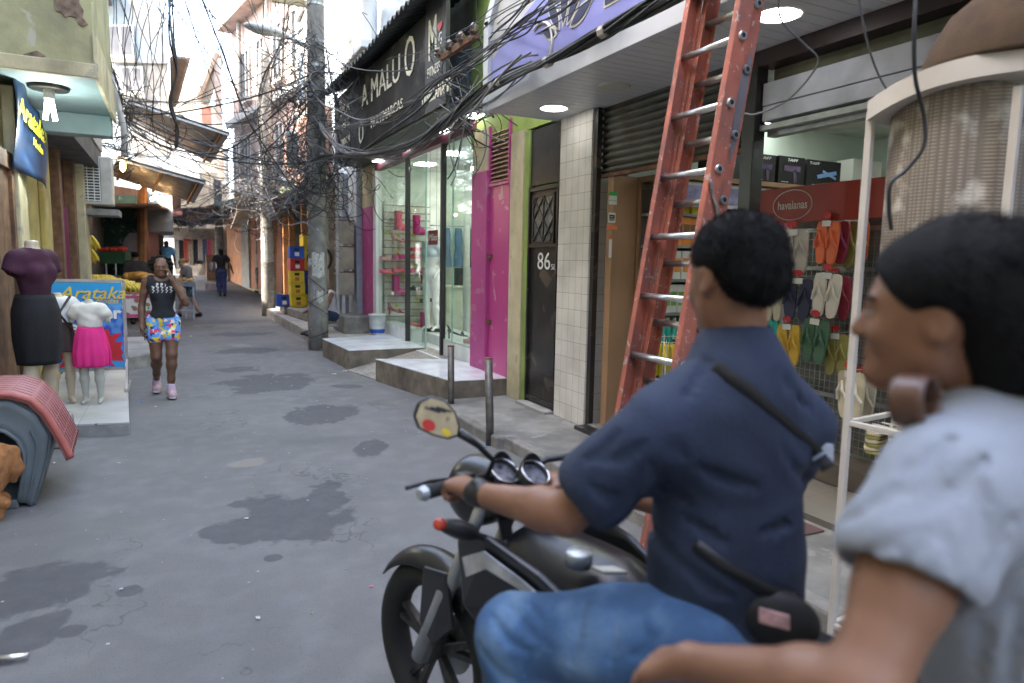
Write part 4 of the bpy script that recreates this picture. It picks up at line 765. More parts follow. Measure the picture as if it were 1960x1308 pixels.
# ================================================================ right side beyond the boutique
ob = thing('old_shop_building', 'weathered pale blue building with door recess and meter boxes beyond the boutique', 'building', (3.3, 15, 0))
obj('wall', MB().box(3.25, 7, 13.5, 14.2, 0, 3.45).box(3.1, 7, 15.0, 16.9, 0, 3.45), paleblue, ob, True, bev=.02); obj('peeling_dado', MB().box(3.07, 3.1, 15.0, 16.9, .3, 2.2), teal, ob, True)
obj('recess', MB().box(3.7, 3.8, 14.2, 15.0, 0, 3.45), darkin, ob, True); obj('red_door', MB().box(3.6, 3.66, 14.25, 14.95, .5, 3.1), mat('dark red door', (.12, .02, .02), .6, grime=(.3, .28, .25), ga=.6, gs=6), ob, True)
obj('door_jamb', MB().box(3.0, 3.2, 14.95, 15.12, .3, 3.4), mat('raw timber jamb', (.3, .24, .17), .9, var=.3, grime=(.12, .1, .08), ga=.7, streak=5), ob, True)
for i, z in enumerate((1.62, 1.12, .62)):
    mtb = thing('meter_box', ['topmost of the three cream meter boxes on the wall', 'middle of the three cream meter boxes on the wall', 'lowest of the three cream meter boxes on the wall'][i], 'meter box', (3.05, 13.75, z+.3)); mtb['group'] = 'meter boxes on the wall'
    obj('case', MB().box(-.14, .16, -.24, .2, 0, .44), mat('cream enamel', (.45, .42, .32), .6, grime=(.2, .15, .1), ga=.6), mtb, bev=.01); obj('window', MB().box(-.147, -.141, -.02, .17, .06, .4), mat('dark meter', (.05, .03, .03), .4), mtb); obj('lid_edge', MB().box(-.17, .17, -.25, .21, .44, .455), rust, mtb)
tag(obj('gas_pipe', MB().tube([(3.0, 13.55, .45), (3.0, 13.55, 1.2), (2.97, 13.55, 1.25), (2.97, 13.55, 3.2)], .035, 10).tube([(3.0, 13.55, .34), (2.5, 13.2, .34)], .03, 8), pvcw), 'white plastic pipe running down beside the meter boxes', 'pipe')
bs = MB(); bs.prism([(2.34, 12.6, -.05), (3.8, 12.2, -.05), (3.8, 21, -.05), (2.3, 21, -.05), (2.3, 17.5, -.05)], (0, 0, .27)); tag(obj('concrete_step', bs, concl, bev=.03), 'broad low concrete step below the beer crates and seated man', 'step')
bs = MB(); bs.prism([(2.75, 14.4, .22), (3.6, 14.4, .22), (3.6, 21, .22), (2.55, 21, .22), (2.5, 17.2, .22)], (0, 0, .2)); tag(obj('concrete_step', bs, conc, bev=.03), 'upper concrete step carrying the stacked crates', 'step')
tag(obj('concrete_block', MB().box(2.86, 3.4, 12.9, 13.9, .2, .55), conc, bev=.03), 'rough concrete block under the meter boxes', 'block')

# bar with crates
bar = thing('corner_bar', 'dark open bar with bare brick above and orange posts behind the crates', 'bar', (3.6, 19.5, .4))
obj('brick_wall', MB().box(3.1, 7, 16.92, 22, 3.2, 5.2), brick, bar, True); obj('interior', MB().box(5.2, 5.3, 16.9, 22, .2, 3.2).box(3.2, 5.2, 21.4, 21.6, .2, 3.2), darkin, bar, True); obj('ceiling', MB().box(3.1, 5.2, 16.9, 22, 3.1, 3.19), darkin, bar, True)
obj('floor', MB().box(3.5, 5.2, 16.9, 21.4, .3, .42), conc, bar, True)
for y_ in (18.3, 20.4, 21.6): obj('post', MB().box(3.0, 3.14, y_, y_+.14, .42, 3.2), mat('orange brown timber', (.38, .17, .06), .7, var=.2, grime=(.15, .07, .03), ga=.5), bar, True)
obj('roof_sheet', MB().add([(2.5, 17, 3.1), (2.4, 22.6, 3.3), (3.6, 22.6, 3.6), (3.6, 17, 3.4)], [(0, 3, 2, 1)]), zinc, bar, True, solid=.02)
def crate_proto(m, m2, dark):
    t = thing('beer_crate', 'x', 'crate'); w_, d_, h_ = .17, .21, .29
    mb = MB(); mb.box(-w_, -w_+.02, -d_, d_, 0, h_).box(w_-.02, w_, -d_, d_, 0, h_).box(-w_, w_, -d_, d_, 0, .015)
    for s_ in (-1, 1):
        y0, y1 = (-d_, -d_+.02) if s_ < 0 else (d_-.02, d_); mb.box(-w_+.02, w_-.02, y0, y1, 0, h_*.62).box(-w_+.02, -.06, y0, y1, h_*.62, h_*.86).box(.06, w_-.02, y0, y1, h_*.62, h_*.86).box(-w_+.02, w_-.02, y0, y1, h_*.86, h_)
    mb.box(-w_-.004, w_+.004, -d_-.004, d_+.004, h_-.035, h_-.02).box(-w_-.004, w_+.004, -d_-.004, d_+.004, .02, .035)
    obj('shell', mb, m, t); obj('bottles', MB().box(-w_+.03, w_-.03, -d_+.03, d_-.03, .02, h_*.84), black, t); obj('printed_mark', MB().box(-.05, .05, -d_-.006, -d_-.001, h_*.2, h_*.5), m2, t); return t
cp = {'yellow': crate_proto(yelp, orange, 1), 'blue': crate_proto(bluep, paper, 1), 'red': crate_proto(redp, paper, 1)}; used = set()
cw_ = GZ(558, 585, .42)
words = ['lowest', 'second from the bottom', 'third from the bottom', 'fourth from the bottom', 'fifth from the bottom', 'topmost', 'seventh']
for si, (px, stack, nm) in enumerate(((557, ['yellow', 'yellow', 'yellow', 'red', 'blue'], 'front stack'), (578, ['yellow', 'blue', 'blue', 'yellow', 'yellow', 'yellow'], 'taller stack beside the pole'), (534, ['blue'], 'single crate at the left'))):
    q = GZ(px+(9 if si == 1 else 0), 583, .42)
    for k, c_ in enumerate(stack):
        o = cp[c_] if c_ not in used else dup(cp[c_]); used.add(c_); o.location = (q[0]+random.uniform(-.01, .01), 17.6+(.5 if si == 1 else .3 if si == 2 else 0), .42+k*.3); o.rotation_euler = (0, 0, R(random.uniform(-3, 3)))
        o['label'] = ('%s beer crate, %s in the %s' % (c_, words[k] if k < len(stack)-1 or len(stack) == 1 else 'topmost', nm)) if si < 2 else 'lone blue beer crate on the step left of the stacks'; o['group'] = 'beer crates stacked outside the bar'
# orange fronted house and pale pink upper storeys, both turned a little with the street
hd = nrm(V(-.17, .985, 0)); hn = V(-hd[1], hd[0], 0)      # along the facade; outwards to the street
def FP(t, o, z, b0=V(3.45, 21.8, 0)): p_ = b0+hd*t+hn*o; return V(p_[0], p_[1], z)
def fbox(mb, t0, t1, o0, o1, z0, z1, B=FP): 
    c_ = (B(t0, o0, z0)+B(t1, o1, z1))/2; return mb.obox(c_, hd*(t1-t0)/2, hn*(o1-o0)/2, V(0, 0, (z1-z0)/2))
oh = thing('orange_house', 'house front with tall orange doors and a cream threshold far down the street', 'house', FP(3, 0, .1))
obj('wall', fbox(MB(), 0, 8.5, -3, 0, -.2, 3.6), mat('terracotta wall', (.42, .2, .11), .8, grime=(.2, .12, .08), ga=.5), oh, True)
for i, t in enumerate((.9, 2.3, 3.7)): d_ = obj('door', fbox(MB(), t, t+1.1, 0, .04, .5, 3.0), orange, oh, True); obj('door_rail', fbox(MB(), t+.5, t+.56, .045, .06, .5, 3.0), blackm, d_, True)
obj('cream_base', fbox(MB(), 0, 8.5, 0, .05, 0, .49), cream, oh, True); obj('white_pier', fbox(MB(), 5.2, 6.2, 0, .06, .5, 3.3), whitew, oh, True)
pb = thing('pink_tenement', 'tall pale pink tenement with narrow windows and stained eaves above the orange doors', 'building', FP(3, 0, 3.6))
obj('wall', fbox(MB(), -3, 7.2, -4, -.05, 3.6, 10.4), pinkish, pb, True); obj('cornice', fbox(MB(), -3, 7.3, -.05, .45, 10.0, 10.35), mat('stained cornice', (.4, .32, .28), .9, grime=(.14, .12, .1), ga=.8, gs=1.5), pb, True)
obj('ledge', fbox(MB(), -3, 7.3, -.05, .22, 6.5, 6.75), whitew, pb, True, bev=.02)
frm = mat('pale window surround', (.42, .39, .36), .7, grime=(.3, .26, .22), ga=.4); wg = mat('dark window glass', (.06, .07, .08), .15, var=.4)
for z in (4.3, 7.3):
    for t in (-2.2, -.6, 1.2, 3.0, 4.8, 6.3):
        if t > 6 and z > 7: continue
        f_ = MB(); w_, h_ = .75, 1.55
        fbox(f_, t-.1, t, -.05, .03, z-.1, z+h_+.1); fbox(f_, t+w_, t+w_+.1, -.05, .03, z-.1, z+h_+.1); fbox(f_, t, t+w_, -.05, .03, z+h_, z+h_+.1); fbox(f_, t-.15, t+w_+.15, -.05, .1, z-.2, z-.1); fbox(f_, t+w_/2-.03, t+w_/2+.03, -.05, .02, z-.1, z+h_)
        wf = obj('window', f_, frm, pb, True); obj('pane', fbox(MB(), t, t+w_, -.049, -.02, z-.1, z+h_), wg, wf, True)
obj('red_strip', fbox(MB(), .5, .72, -.05, .02, 3.7, 5.0), orange, pb, True); obj('drain_pipe', MB().tube([FP(2.4, .06, 3.6), FP(2.4, .06, 10)], .06, 8), whitew, pb, True); obj('drain_pipe', MB().tube([FP(5.6, .1, 3.0), FP(5.6, .1, 10)], .07, 8), conc, pb, True)
mo = MB(); 
mo.grid(lambda u, v: tuple(FP(-3+10.3*u, .0+1.2*v, 3.75-.45*v+.03*math.sin(u*70)+.12*math.sin(u*9))), 120, 3); tag(obj('tile_awning', mo.smooth(), mat('mossy roof', (.09, .1, .06), .95, var=.5, vs=6, grime=(.03, .04, .02), ga=.7, bump=.5), solid=.05), 'mossy drooping roof over the orange doors', 'awning')
tp_ = MB(); tp_.grid(lambda u, v: (1.55+.6*u+.1*math.sin(v*4), 20.6+.4*v, 3.35-1.0*v*(1-.4*u)+.05*math.sin(u*9)), 10, 10); tag(obj('hanging_tarpaulin', tp_.smooth(), tarp, solid=.02), 'beige tarpaulin sagging from the cables near the second pole', 'tarpaulin')
# pale house next to it on the near side, over the bar
wh = thing('white_house', 'whitish stained upper house with ladder rungs between the pole and the tenement', 'building', (3.6, 19.5, 5.2)); obj('wall', MB().box(3.45, 7, 17.62, 21.6, 5.2, 12), whitew, wh, True)
for z in (5.9, 8.4):
    for y_ in (18.2, 20.0): f_ = obj('window', MB().box(3.40, 3.449, y_, y_+.1, z, z+1.5).box(3.40, 3.449, y_+.9, y_+1, z, z+1.5).box(3.40, 3.449, y_+.1, y_+.9, z+1.4, z+1.5).box(3.36, 3.449, y_-.05, y_+1.05, z-.1, z), frm, wh, True); obj('pane', MB().box(3.42, 3.445, y_+.1, y_+.9, z, z+1.4), wg, f_, True)
# background closing the street
def block(name, lab, px0, px1, pt, pb_, d, m, depth=4, wins=(), cat='building'):
    a, b_ = D(px0, pb_, d), D(px1, pb_, d); top = D((px0+px1)/2, pt, d)[2]; dx = nrm(V(b_[0]-a[0], b_[1]-a[1], 0)); nn = nrm(V(b_[0], b_[1], 0)); w_ = np.linalg.norm((b_-a)[:2]); t = thing(name, lab, cat, (a[0], a[1], a[2]))
    bx_ = lambda u0, u1, o0, o1, z0, z1: MB().obox(V(a[0], a[1], 0)+dx*(u0+u1)/2*w_+nn*(o0+o1)/2+V(0, 0, (z0+z1)/2), dx*(u1-u0)/2*w_, nn*(o1-o0)/2, V(0, 0, (z1-z0)/2))
    obj('wall', bx_(0, 1, 0, depth, a[2], top), m, t, True); H_ = top-a[2]
    for (u, v, uw, vh) in wins: f_ = obj('window', bx_(u, u+uw, -.06, 0, a[2]+v*H_, a[2]+(v+vh)*H_), frm, t, True); obj('pane', bx_(u+uw*.12, u+uw*.88, -.07, -.061, a[2]+(v+vh*.08)*H_, a[2]+(v+vh*.92)*H_), wg, f_, True)
    return t, bx_, a, top
sunw = mat('sunlit cream wall', (.42, .37, .29), .9, grime=(.35, .3, .24), ga=.5, gs=1, streak=2)
t, bx_, a, top = block('far_house', 'cream house with an open red-lined balcony far down the street', 384, 428, 205, 330, 31, sunw, 5, ((.55, .15, .25, .5),)); obj('balcony_opening', bx_(.12, .5, -.02, .2, a[2]+(top-a[2])*.45, top-.1), mat('red lining', (.3, .08, .05), .8), t, True)
rf = MB(); p0, p1 = D(383, 205, 30.5), D(418, 150, 30.5); rf.add([D(380, 190, 30.3), D(415, 100, 30.3), D(425, 118, 32), D(395, 207, 32)], [(0, 1, 2, 3)]); obj('eave_roof', rf, mat('old timber eave', (.3, .2, .12), .9), t, True, solid=.15)
obj('corner_post', bx_(.72, 1.02, -.1, .4, a[2]-4, top+2.0), mat('grey brown post', (.28, .22, .18), .9), t, True)
block('far_house', 'pale hillside house seen through the gap at the end of the street', 318, 395, 172, 420, 44, sunw, 6, ((.1, .3, .18, .2), (.45, .3, .18, .2), (.1, .62, .2, .14), (.6, .64, .2, .12)))
block('far_house', 'low white terrace wall below the far pale house', 325, 440, 285, 400, 36, whitew, 3, ((.5, .3, .1, .5), (.72, .3, .12, .4)))
ral = MB(); 
for k in range(9): p_ = lerp(D(342, 222, 35), D(384, 190, 33), k/8); ral.bar(p_, p_+V(0, 0, .65), .1, .1)
ral.bar(D(340, 205, 35), D(385, 172, 33), .12, .12); tag(obj('balustrade', ral, sunw), 'stepped balustrade of the terrace far down the street', 'balustrade')
# clothes market at the end
cm_ = thing('clothes_stall', 'dim clothes stall with garments closing the far end of the street', 'market stall', D(375, 520, 29)); a, b_ = D(335, 520, 29), D(440, 515, 29)
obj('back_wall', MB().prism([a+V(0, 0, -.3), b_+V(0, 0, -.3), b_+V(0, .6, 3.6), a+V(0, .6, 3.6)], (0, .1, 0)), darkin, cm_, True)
obj('roof', MB().add([D(275, 405, 24), D(425, 395, 24), D(450, 430, 29), D(300, 425, 29)], [(0, 1, 2, 3)]), mat('dark market roof', (.12, .07, .05), .9, var=.5, vs=2), cm_, True, solid=.05)
gcol = [(.5, .5, .48), (.03, .03, .03), (.45, .1, .08), (.4, .35, .28), (.03, .03, .04), (.5, .45, .42), (.12, .15, .25), (.5, .12, .2), (.35, .3, .25), (.1, .1, .1)]
gl_ = ['off-white', 'black', 'red patterned', 'beige', 'charcoal', 'cream', 'navy', 'magenta', 'tan', 'dark grey']
for i in range(10):
    px = 342+i*9; p_ = D(px, 462+random.uniform(-5, 5), 28.3); g_ = MB(); hh = random.uniform(.8, 1.2); g_.grid(lambda u, v: tuple(p_+V(-.16+.32*u*(1-.0*v)+.0, .03*math.sin(u*12)+.05*math.sin(u*3.14), -hh*v)), 8, 5)
    tag(obj('hanging_garment', g_.smooth(), mat('garment %d' % i, gcol[i], .9, var=.4, vs=14), solid=.02), '%s garment hanging in the far clothes stall' % gl_[i], 'garment', 'garments in the far clothes stall')
for i in range(4): tag(obj('storage_box', MB().box(-.35, .35, -.25, .25, 0, .3), mat('brown crate', (.13, .07, .04), .8), None, bev=.02), 'brown box, %s in the pile below the hanging clothes' % ['lowest', 'second', 'third', 'topmost'][i], 'box', 'boxes piled below the clothes').location = tuple(D(413, 528, 27.5)*V(1, 1, 0)+V(0, 0, gh(27)+i*.31))
tag(obj('cardboard_sign', MB().box(-.35, .35, -.02, .02, 0, .5), mat('white box panel', (.5, .42, .38), .8, var=.3, vs=8)), 'pinkish white box with red print standing on the kerb', 'box').location = tuple(D(413, 545, 24.5)*V(1, 1, 0)+V(0, 0, gh(23)+.02))

# ================================================================ utility poles
def pole(base, h, r0, r1, lab, lean=(0, 0), wrap=()):
    t = thing('utility_pole', lab, 'utility pole', base); P_ = lambda z: (lean[0]*z, lean[1]*z, z)
    obj('shaft', MB().tube([P_(z) for z in np.linspace(-.1, h, 14)], list(np.linspace(r0, r1, 14)), 22).smooth(), pole_m, t)
    for z in wrap: obj('band', MB().tube([P_(z-.02), P_(z+.02)], lerp(r0, r1, z/h)+.012, 22), steel, t)
    return t, P_
p1b = V(2.30, 12.45, 0); p1, PP = pole(p1b, 8.6, .175, .125, 'thick stained concrete pole with a coil of cable and paper scraps', (.004, 0), (4.4, 4.9, 5.3, 5.9))
po = MB()
def patch(mb, z0, z1, a0, a1, r, n=6): mb.grid(lambda u, v: (r*math.cos(a0+(a1-a0)*u)+.004*(z0+z1)/2, r*math.sin(a0+(a1-a0)*u), z0+(z1-z0)*v+.02*math.sin(9*u)), n, 3)
patch(po, 1.3, 1.72, R(225), R(300), .173); patch(po, .85, 1.05, R(250), R(290), .175); patch(po, 1.5, 1.62, R(190), R(222), .172); obj('pasted_paper', po, mat('torn poster paper', (.42, .41, .38), .9, var=.3, vs=25, chip=(.12, .11, .1), ca=.8, cs=20, bump=.3), p1, solid=.002)
for z, tl in ((.95, .1), (.74, -.12), (.28, .06), (2.4, .1), (2.5, -.08), (1.15, -.15)): obj('wound_wire', MB().tube([(.182*math.cos(t), .182*math.sin(t), z+tl*math.cos(t)) for t in np.linspace(0, 2*math.pi, 24)], .006, 5), wire_m, p1)
cf = thing('cable_coil', 'round coil of black cable hung on the front of the thick pole', 'cable coil', D(611, 496, 13.7)); cm2 = MB(); ux, uz = nrm(V(_r[0], _r[1], 0)), V(0, 0, 1)
for k in range(7):
    rr = .235+random.uniform(-.016, .016); o_ = V(*[random.uniform(-.012, .012) for _ in range(3)]); cm2.tube([o_+ux*rr*math.cos(t)+uz*rr*math.sin(t)*1.02-V(0, .03, 0)*k/4 for t in np.linspace(0, 2*math.pi, 40)], .0085, 6)
obj('windings', cm2, wire_m, cf)
mb_ = thing('meter_cabinet', 'cream metal cabinet strapped high on the thick pole', 'cabinet', D(606, 412, 13.4)); obj('case', MB().box(-.17, .17, -.07, .1, -.22, .22), mat('cream enamel', (.45, .42, .32), .6), mb_, bev=.02); obj('lid', MB().box(-.18, .18, -.085, -.071, -.19, .23), mat('cream lid', (.5, .47, .38), .5, grime=(.25, .2, .15), ga=.5), mb_, bev=.01)
for (px, py, d, lab) in ((560, 290, 13.6, 'tall ribbed cylinder tank'),):
    t = thing('junction_cylinder', 'ribbed grey cylinder hanging in the cables left of the thick pole', 'junction box', D(px, py, d)); pr = [(.0, -.32), (.12, -.32)]
    for k in range(14): z = -.3+k*.043; pr += [(.13, z), (.118, z+.02)]
    obj('body', MB().lathe(pr+[(.13, .31), (.10, .36), (0, .37)], n=18), mat('grey enclosure', (.25, .26, .25), .6, grime=(.1, .1, .1), ga=.5), t); obj('cap', MB().lathe([(.135, .3), (.13, .34), (.06, .4), (0, .4)], n=18), steel, t)
for i, (px, py, d, ln, lab) in enumerate(((596, 322, 13.2, .36, 'white closure tube tilted among the cables by the thick pole'), (545, 348, 14.5, .26, 'short white closure tube below the ribbed cylinder'))):
    p_ = D(px, py, d); dr = V(.25, 0, -.9) if i == 0 else V(.9, 0, -.3); dr = nrm(dr); t = thing('closure_tube', lab, 'junction box', p_); obj('tube', MB().tube([-dr*ln/2, dr*ln/2], .085, 14).smooth(), whitep, t); obj('end_cap', MB().tube([dr*ln/2, dr*(ln/2+.03)], .06, 12), black, t)
sl_ = thing('street_lamp', 'grey street lamp head on a curved arm from the thick pole', 'street lamp', D(600, 85, 13.2)); a, b_, c_ = D(598, 95, 13.0), D(545, 68, 12.6), D(478, 50, 12.2)
obj('arm', MB().tube([a, lerp(a, b_, .5), b_], [.05, .045, .03], 10).smooth(), steel, sl_, True); ax_ = nrm(c_-b_); axs = np.array([ax_, nrm(np.cross((0, 0, 1), ax_)), np.cross(ax_, nrm(np.cross((0, 0, 1), ax_)))])
sdf('head', [('u', EL(lerp(b_, c_, .55), (.40, .16, .085), axs), .02), ('u', RC(b_, lerp(b_, c_, .3), .05, .07), .04), ('cut', lerp(b_, c_, .5)-V(0, 0, .045), (0, 0, -1))], .018, mat('lamp housing', (.4, .42, .42), .5), sl_)
obj('lens', MB().ball(lerp(b_, c_, .58)-V(0, 0, .045), (.25, .1, .05), 16, 8).smooth(), mat('frosted lens', (.45, .45, .4), .2), sl_, True)
p2, _ = pole(V(2.38, 20.2, 0), 7.2, .19, .15, 'second concrete pole beside the blue and yellow crates, thick with cables', (.002, 0), (3.3, 4.2)); po = MB(); patch(po, 1.5, 2.4, R(200), R(320), .187); patch(po, 2.45, 2.7, R(215), R(300), .186); obj('pasted_paper', po, mat('torn poster paper', (.42, .41, .38), .9), p2, solid=.002)
pole(D(422, 535, 25.5)*V(1, 1, 0)+V(0, 0, gh(24)), 4.2, .16, .14, 'pale far pole covered with paper beside the walking woman in black')
tag(obj('timber_post', MB().bar((2.72, 22.6, 0), (2.9, 22.6, 3.2), .2, .2), wood), 'dark timber post between the second pole and the orange doors', 'post')
# steel crossarm high on pole one
tag(obj('crossarm', MB().bar(D(520, -2, 12.6), D(612, 12, 12.9), .1, .1), mat('ochre crossarm', (.35, .28, .16), .8)), 'horizontal crossarm near the top of the thick pole', 'crossarm')

# ================================================================ left side
WX = -1.32
lh = thing('yellow_house', 'yellow and cream house with a teal overhang at the left edge', 'house', (WX, 8, 0))
obj('wall', MB().box(-4, WX, 5.9, 9.8, 0, 3.15), yellow, lh, True); obj('upper_wall', MB().box(-4, -.55, 7.1, 9.25, 3.19, 9.5), mat('pale yellow green plaster', (.34, .32, .18), .9, grime=(.2, .19, .12), ga=.6, chip=(.45, .42, .36), ca=.7, cs=2.2, bump=.5, bs=15), lh, True)
obj('upper_wall', MB().box(-4, WX, 5.9, 7.1, 3.15, 9.5), mat('pale yellow green plaster', (.4, .4, .2), .9), lh, True)
tealp = mat('teal soffit paint', (.2, .265, .27), .6, var=.08, grime=(.12, .25, .25), ga=.4, gs=2)
obj('soffit', MB().box(WX, -.55, 7.1, 9.25, 3.15, 3.188), tealp, lh, True); obj('beam', MB().box(WX, -.56, 9.0, 9.25, 2.93, 3.149), tealp, lh, True, bev=.01); obj('fascia', MB().box(-.55, -.52, 7.08, 9.25, 3.12, 3.5), cream, lh, True)
obj('cream_pilaster', MB().box(WX, WX+.1, 7.62, 8.0, 0, 3.1), cream, lh, True, bev=.015); obj('yellow_pilaster', MB().box(WX, WX+.06, 9.3, 9.75, 0, 3.1), yellow, lh, True, bev=.01); obj('door', MB().box(WX, WX+.04, 6.6, 7.5, 0, 2.35), wood, lh, True)
obj('door_frame', MB().box(WX, WX+.07, 6.45, 6.6, 0, 2.5).box(WX, WX+.07, 7.5, 7.6, 0, 2.5).box(WX, WX+.07, 6.6, 7.5, 2.35, 2.5), wood, lh, True, bev=.005)
obj('bare_patch', MB().prism([(WX+.035+.0*z, y_, z) for y_, z in ((8.05, .3), (8.3, .5), (8.2, 1.2), (8.45, 1.5), (8.3, 2.2), (8.04, 2.4))], (.006, 0, 0)), concl, lh, True)
def wallpatch(pts, m, o_=.006): obj('bare_patch', MB().prism([GY(px, py, 7.1-o_) for px, py in pts], (0, o_-.001, 0)), m, lh, True)
wallpatch([(100, -10), (150, -12), (152, 6), (160, 20), (158, 34), (168, 46), (160, 52), (150, 46), (146, 34), (134, 30), (126, 34), (118, 24), (108, 22), (106, 8)], mat('exposed rubble', (.17, .12, .09), .95, var=.5, vs=20, bump=1, bs=25), .012)
wallpatch([(44, 104), (70, 97), (88, 108), (72, 114), (52, 112)], mat('exposed rubble', (.17, .12, .09), .95))
obj('cornice_drip', MB().box(-4, -.53, 7.04, 7.1, 3.12, 3.24), cream, lh, True, bev=.01)
lmp = thing('spiral_lamp', 'lit energy saving lamp hanging under the teal soffit', 'lamp', GZ(93, 168, 3.14)); 
obj('ceiling_rose', MB().lathe([(.0, -.02), (.16, -.02), (.17, .0)], n=24), blackm, lmp); obj('socket', MB().lathe([(.03, -.12), (.045, -.1), (.045, -.02)], n=16), whitep, lmp)
for x in (-.028, .028): obj('tube', MB().tube([(x*.6, 0, -.12), (x*1.4, 0, -.29)], .02, 10).smooth(), tubew, lmp)
ll = bpy.data.lights.new('lamp_light', 'POINT'); ll.energy = 4; ll.color = (.9, 1, .97); ll.shadow_soft_size = .08; lo_ = bpy.data.objects.new('lamp_light', ll); C.objects.link(lo_); lo_.location = tuple(GZ(93, 168, 3.14)-V(0, 0, .42)); tag(lo_, kind='structure')
# torn green and white rag on the wall above
rg_ = MB(); a, b_ = D(80, -10, 6.6), D(98, 105, 6.55); rg_.grid(lambda u, v: tuple(lerp(a, b_, v)+V(.1*(u-.5)*(1-.45*v)+.03*math.sin(v*14), -.05*math.sin(u*7+v*5)-.05, 0)), 10, 20)
def ragmat():
    m, nt, b = newmat('torn striped tarp'); N, L = nt.nodes, nt.links; tc = N.new('ShaderNodeTexCoord'); w_ = N.new('ShaderNodeTexNoise'); w_.inputs['Scale'].default_value = 9; L.new(tc.outputs['Object'], w_.inputs[0]); r_ = N.new('ShaderNodeValToRGB'); r_.color_ramp.elements[0].color = (.02, .1, .05, 1); r_.color_ramp.elements[0].position = .42; r_.color_ramp.elements[1].color = (.5, .55, .55, 1); r_.color_ramp.elements[1].position = .5; L.new(w_.outputs['Fac'], r_.inputs[0]); L.new(r_.outputs[0], b.inputs['Base Color']); return m
tag(obj('torn_tarpaulin', rg_.smooth(), ragmat(), solid=.006), 'torn green and white tarpaulin strip hanging at the top left', 'tarpaulin')
# hanging blue banner
hb_ = thing('hanging_banner', 'blue printed banner with yellow script hanging below the teal overhang', 'banner', (-1.1, 8, 2.4)); c4 = [GX(20, 130, -1.22), GX(76, 215, -1.12), GX(92, 362, -1.12), GX(30, 320, -1.2)]
def bannermat(name, c1, c2, c3):
    m, nt, b = newmat(name); N, L = nt.nodes, nt.links; tc = N.new('ShaderNodeTexCoord'); w_ = N.new('ShaderNodeTexNoise'); w_.inputs['Scale'].default_value = 1.9; w_.inputs['Distortion'].default_value = .8; L.new(tc.outputs['Object'], w_.inputs[0]); r_ = N.new('ShaderNodeValToRGB'); r_.color_ramp.elements[0].color = (*c1, 1); r_.color_ramp.elements[0].position = .4; r_.color_ramp.elements[1].color = (*c3, 1); r_.color_ramp.elements[1].position = .68; e = r_.color_ramp.elements.new(.52); e.color = (*c2, 1); L.new(w_.outputs['Fac'], r_.inputs[0]); L.new(r_.outputs[0], b.inputs['Base Color']); b.inputs['Roughness'].default_value = .4; return m
obj('sheet', MB().grid(lambda u, v: tuple(lerp(lerp(c4[0], c4[1], u), lerp(c4[3], c4[2], u), v)+V(.03*math.sin(u*6+v*4), 0, 0)), 12, 12).smooth(), bannermat('blue banner print', (.006, .015, .04), (.012, .035, .09), (.05, .12, .2)), hb_, True, solid=.004)
ylt = mat('yellow banner script', (.5, .45, .03), .5, bump=0); bx = nrm(c4[1]-c4[0]+(c4[2]-c4[3])); by = nrm(c4[0]-c4[3]); by = nrm(by-bx*(by@bx)); bn = np.cross(bx, by)
text('lettering', 'Arataka', .27, ylt, hb_, lerp(c4[0], c4[2], .42)+by*.02+bn*.04, bx, by, .002, shear=.3, bold=.006); text('lettering', 'Modas', .12, ylt, hb_, lerp(c4[0], c4[2], .56)-by*.06+bn*.04, bx, by, .002, shear=.3)
# purple house and air conditioner
ph = thing('purple_house', 'maroon purple house with a dark doorway and curtain below the air conditioner', 'house', (-1.25, 12, 0))
obj('wall', MB().box(-4, -1.42, 9.82, 13.2, 0, 3.6), mat('maroon purple paint', (.14, .06, .09), .8, var=.2, grime=(.3, .22, .22), ga=.5, gs=3), ph, True); obj('curtain', MB().grid(lambda u, v: (-1.39+.03*math.sin(u*30), 11.3+.8*u, 2.3-2.2*v), 40, 4).smooth(), mat('wine curtain', (.12, .015, .05), .9), ph, True, solid=.005)
obj('door_post', MB().box(-1.42, -1.3, 10.9, 11.1, 0, 3).box(-1.42, -1.28, 12.2, 12.42, 0, 3), wood, ph, True, bev=.01); obj('upper_storey', MB().box(-4, -.98, 9.26, 13.4, 3.3, 11), mat('stained cream storey', (.36, .34, .3), .9, grime=(.2, .18, .15), ga=.6, gs=1.5, streak=2), ph, True); 
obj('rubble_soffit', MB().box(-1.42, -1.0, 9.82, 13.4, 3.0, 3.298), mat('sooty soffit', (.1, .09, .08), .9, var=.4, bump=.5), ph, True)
obj('yellow_strip', MB().box(-1.42, -1.2, 12.6, 13.2, 0, 3), cream, ph, True)
ac = thing('air_conditioner', 'cream air conditioner unit on a slab beside the purple house', 'air conditioner', D(184, 392, 10.9)); s_ = 11.5/FPX
obj('case', MB().box(-.24, .24, 0, .4, 0, .76), mat('cream appliance', (.5, .48, .42), .5, grime=(.25, .2, .15), ga=.5), ac, bev=.02); gg = MB()
for k in range(15): gg.box(-.2, .07, -.012, -.002, .06+k*.045, .075+k*.045)
for x in (-.2, -.11, -.02, .06): gg.box(x, x+.012, -.016, -.004, .05, .72)
obj('grille', gg, whitep, ac); obj('grille_back', MB().box(-.21, .08, -.003, -.0005, .05, .72), mat('dark grille', (.03, .03, .03), .6), ac); q = D(180, 400, 10.9); tag(obj('concrete_ledge', MB().box(q[0]-.45, q[0]+.35, q[1]-.05, q[1]+.6, q[2]-.1, q[2]+.0), conc, bev=.01), 'thin concrete ledge carrying the air conditioner', 'ledge')
# edge pipe down the white wall strip
wp = MB(); wp.tube([D(200, -20, 12), D(206, 120, 12), D(236, 240, 12), D(240, 300, 12)], .05, 8); tag(obj('wall_pipe', wp, whitew), 'pale pipe running down the wall strip right of the overhang', 'pipe')
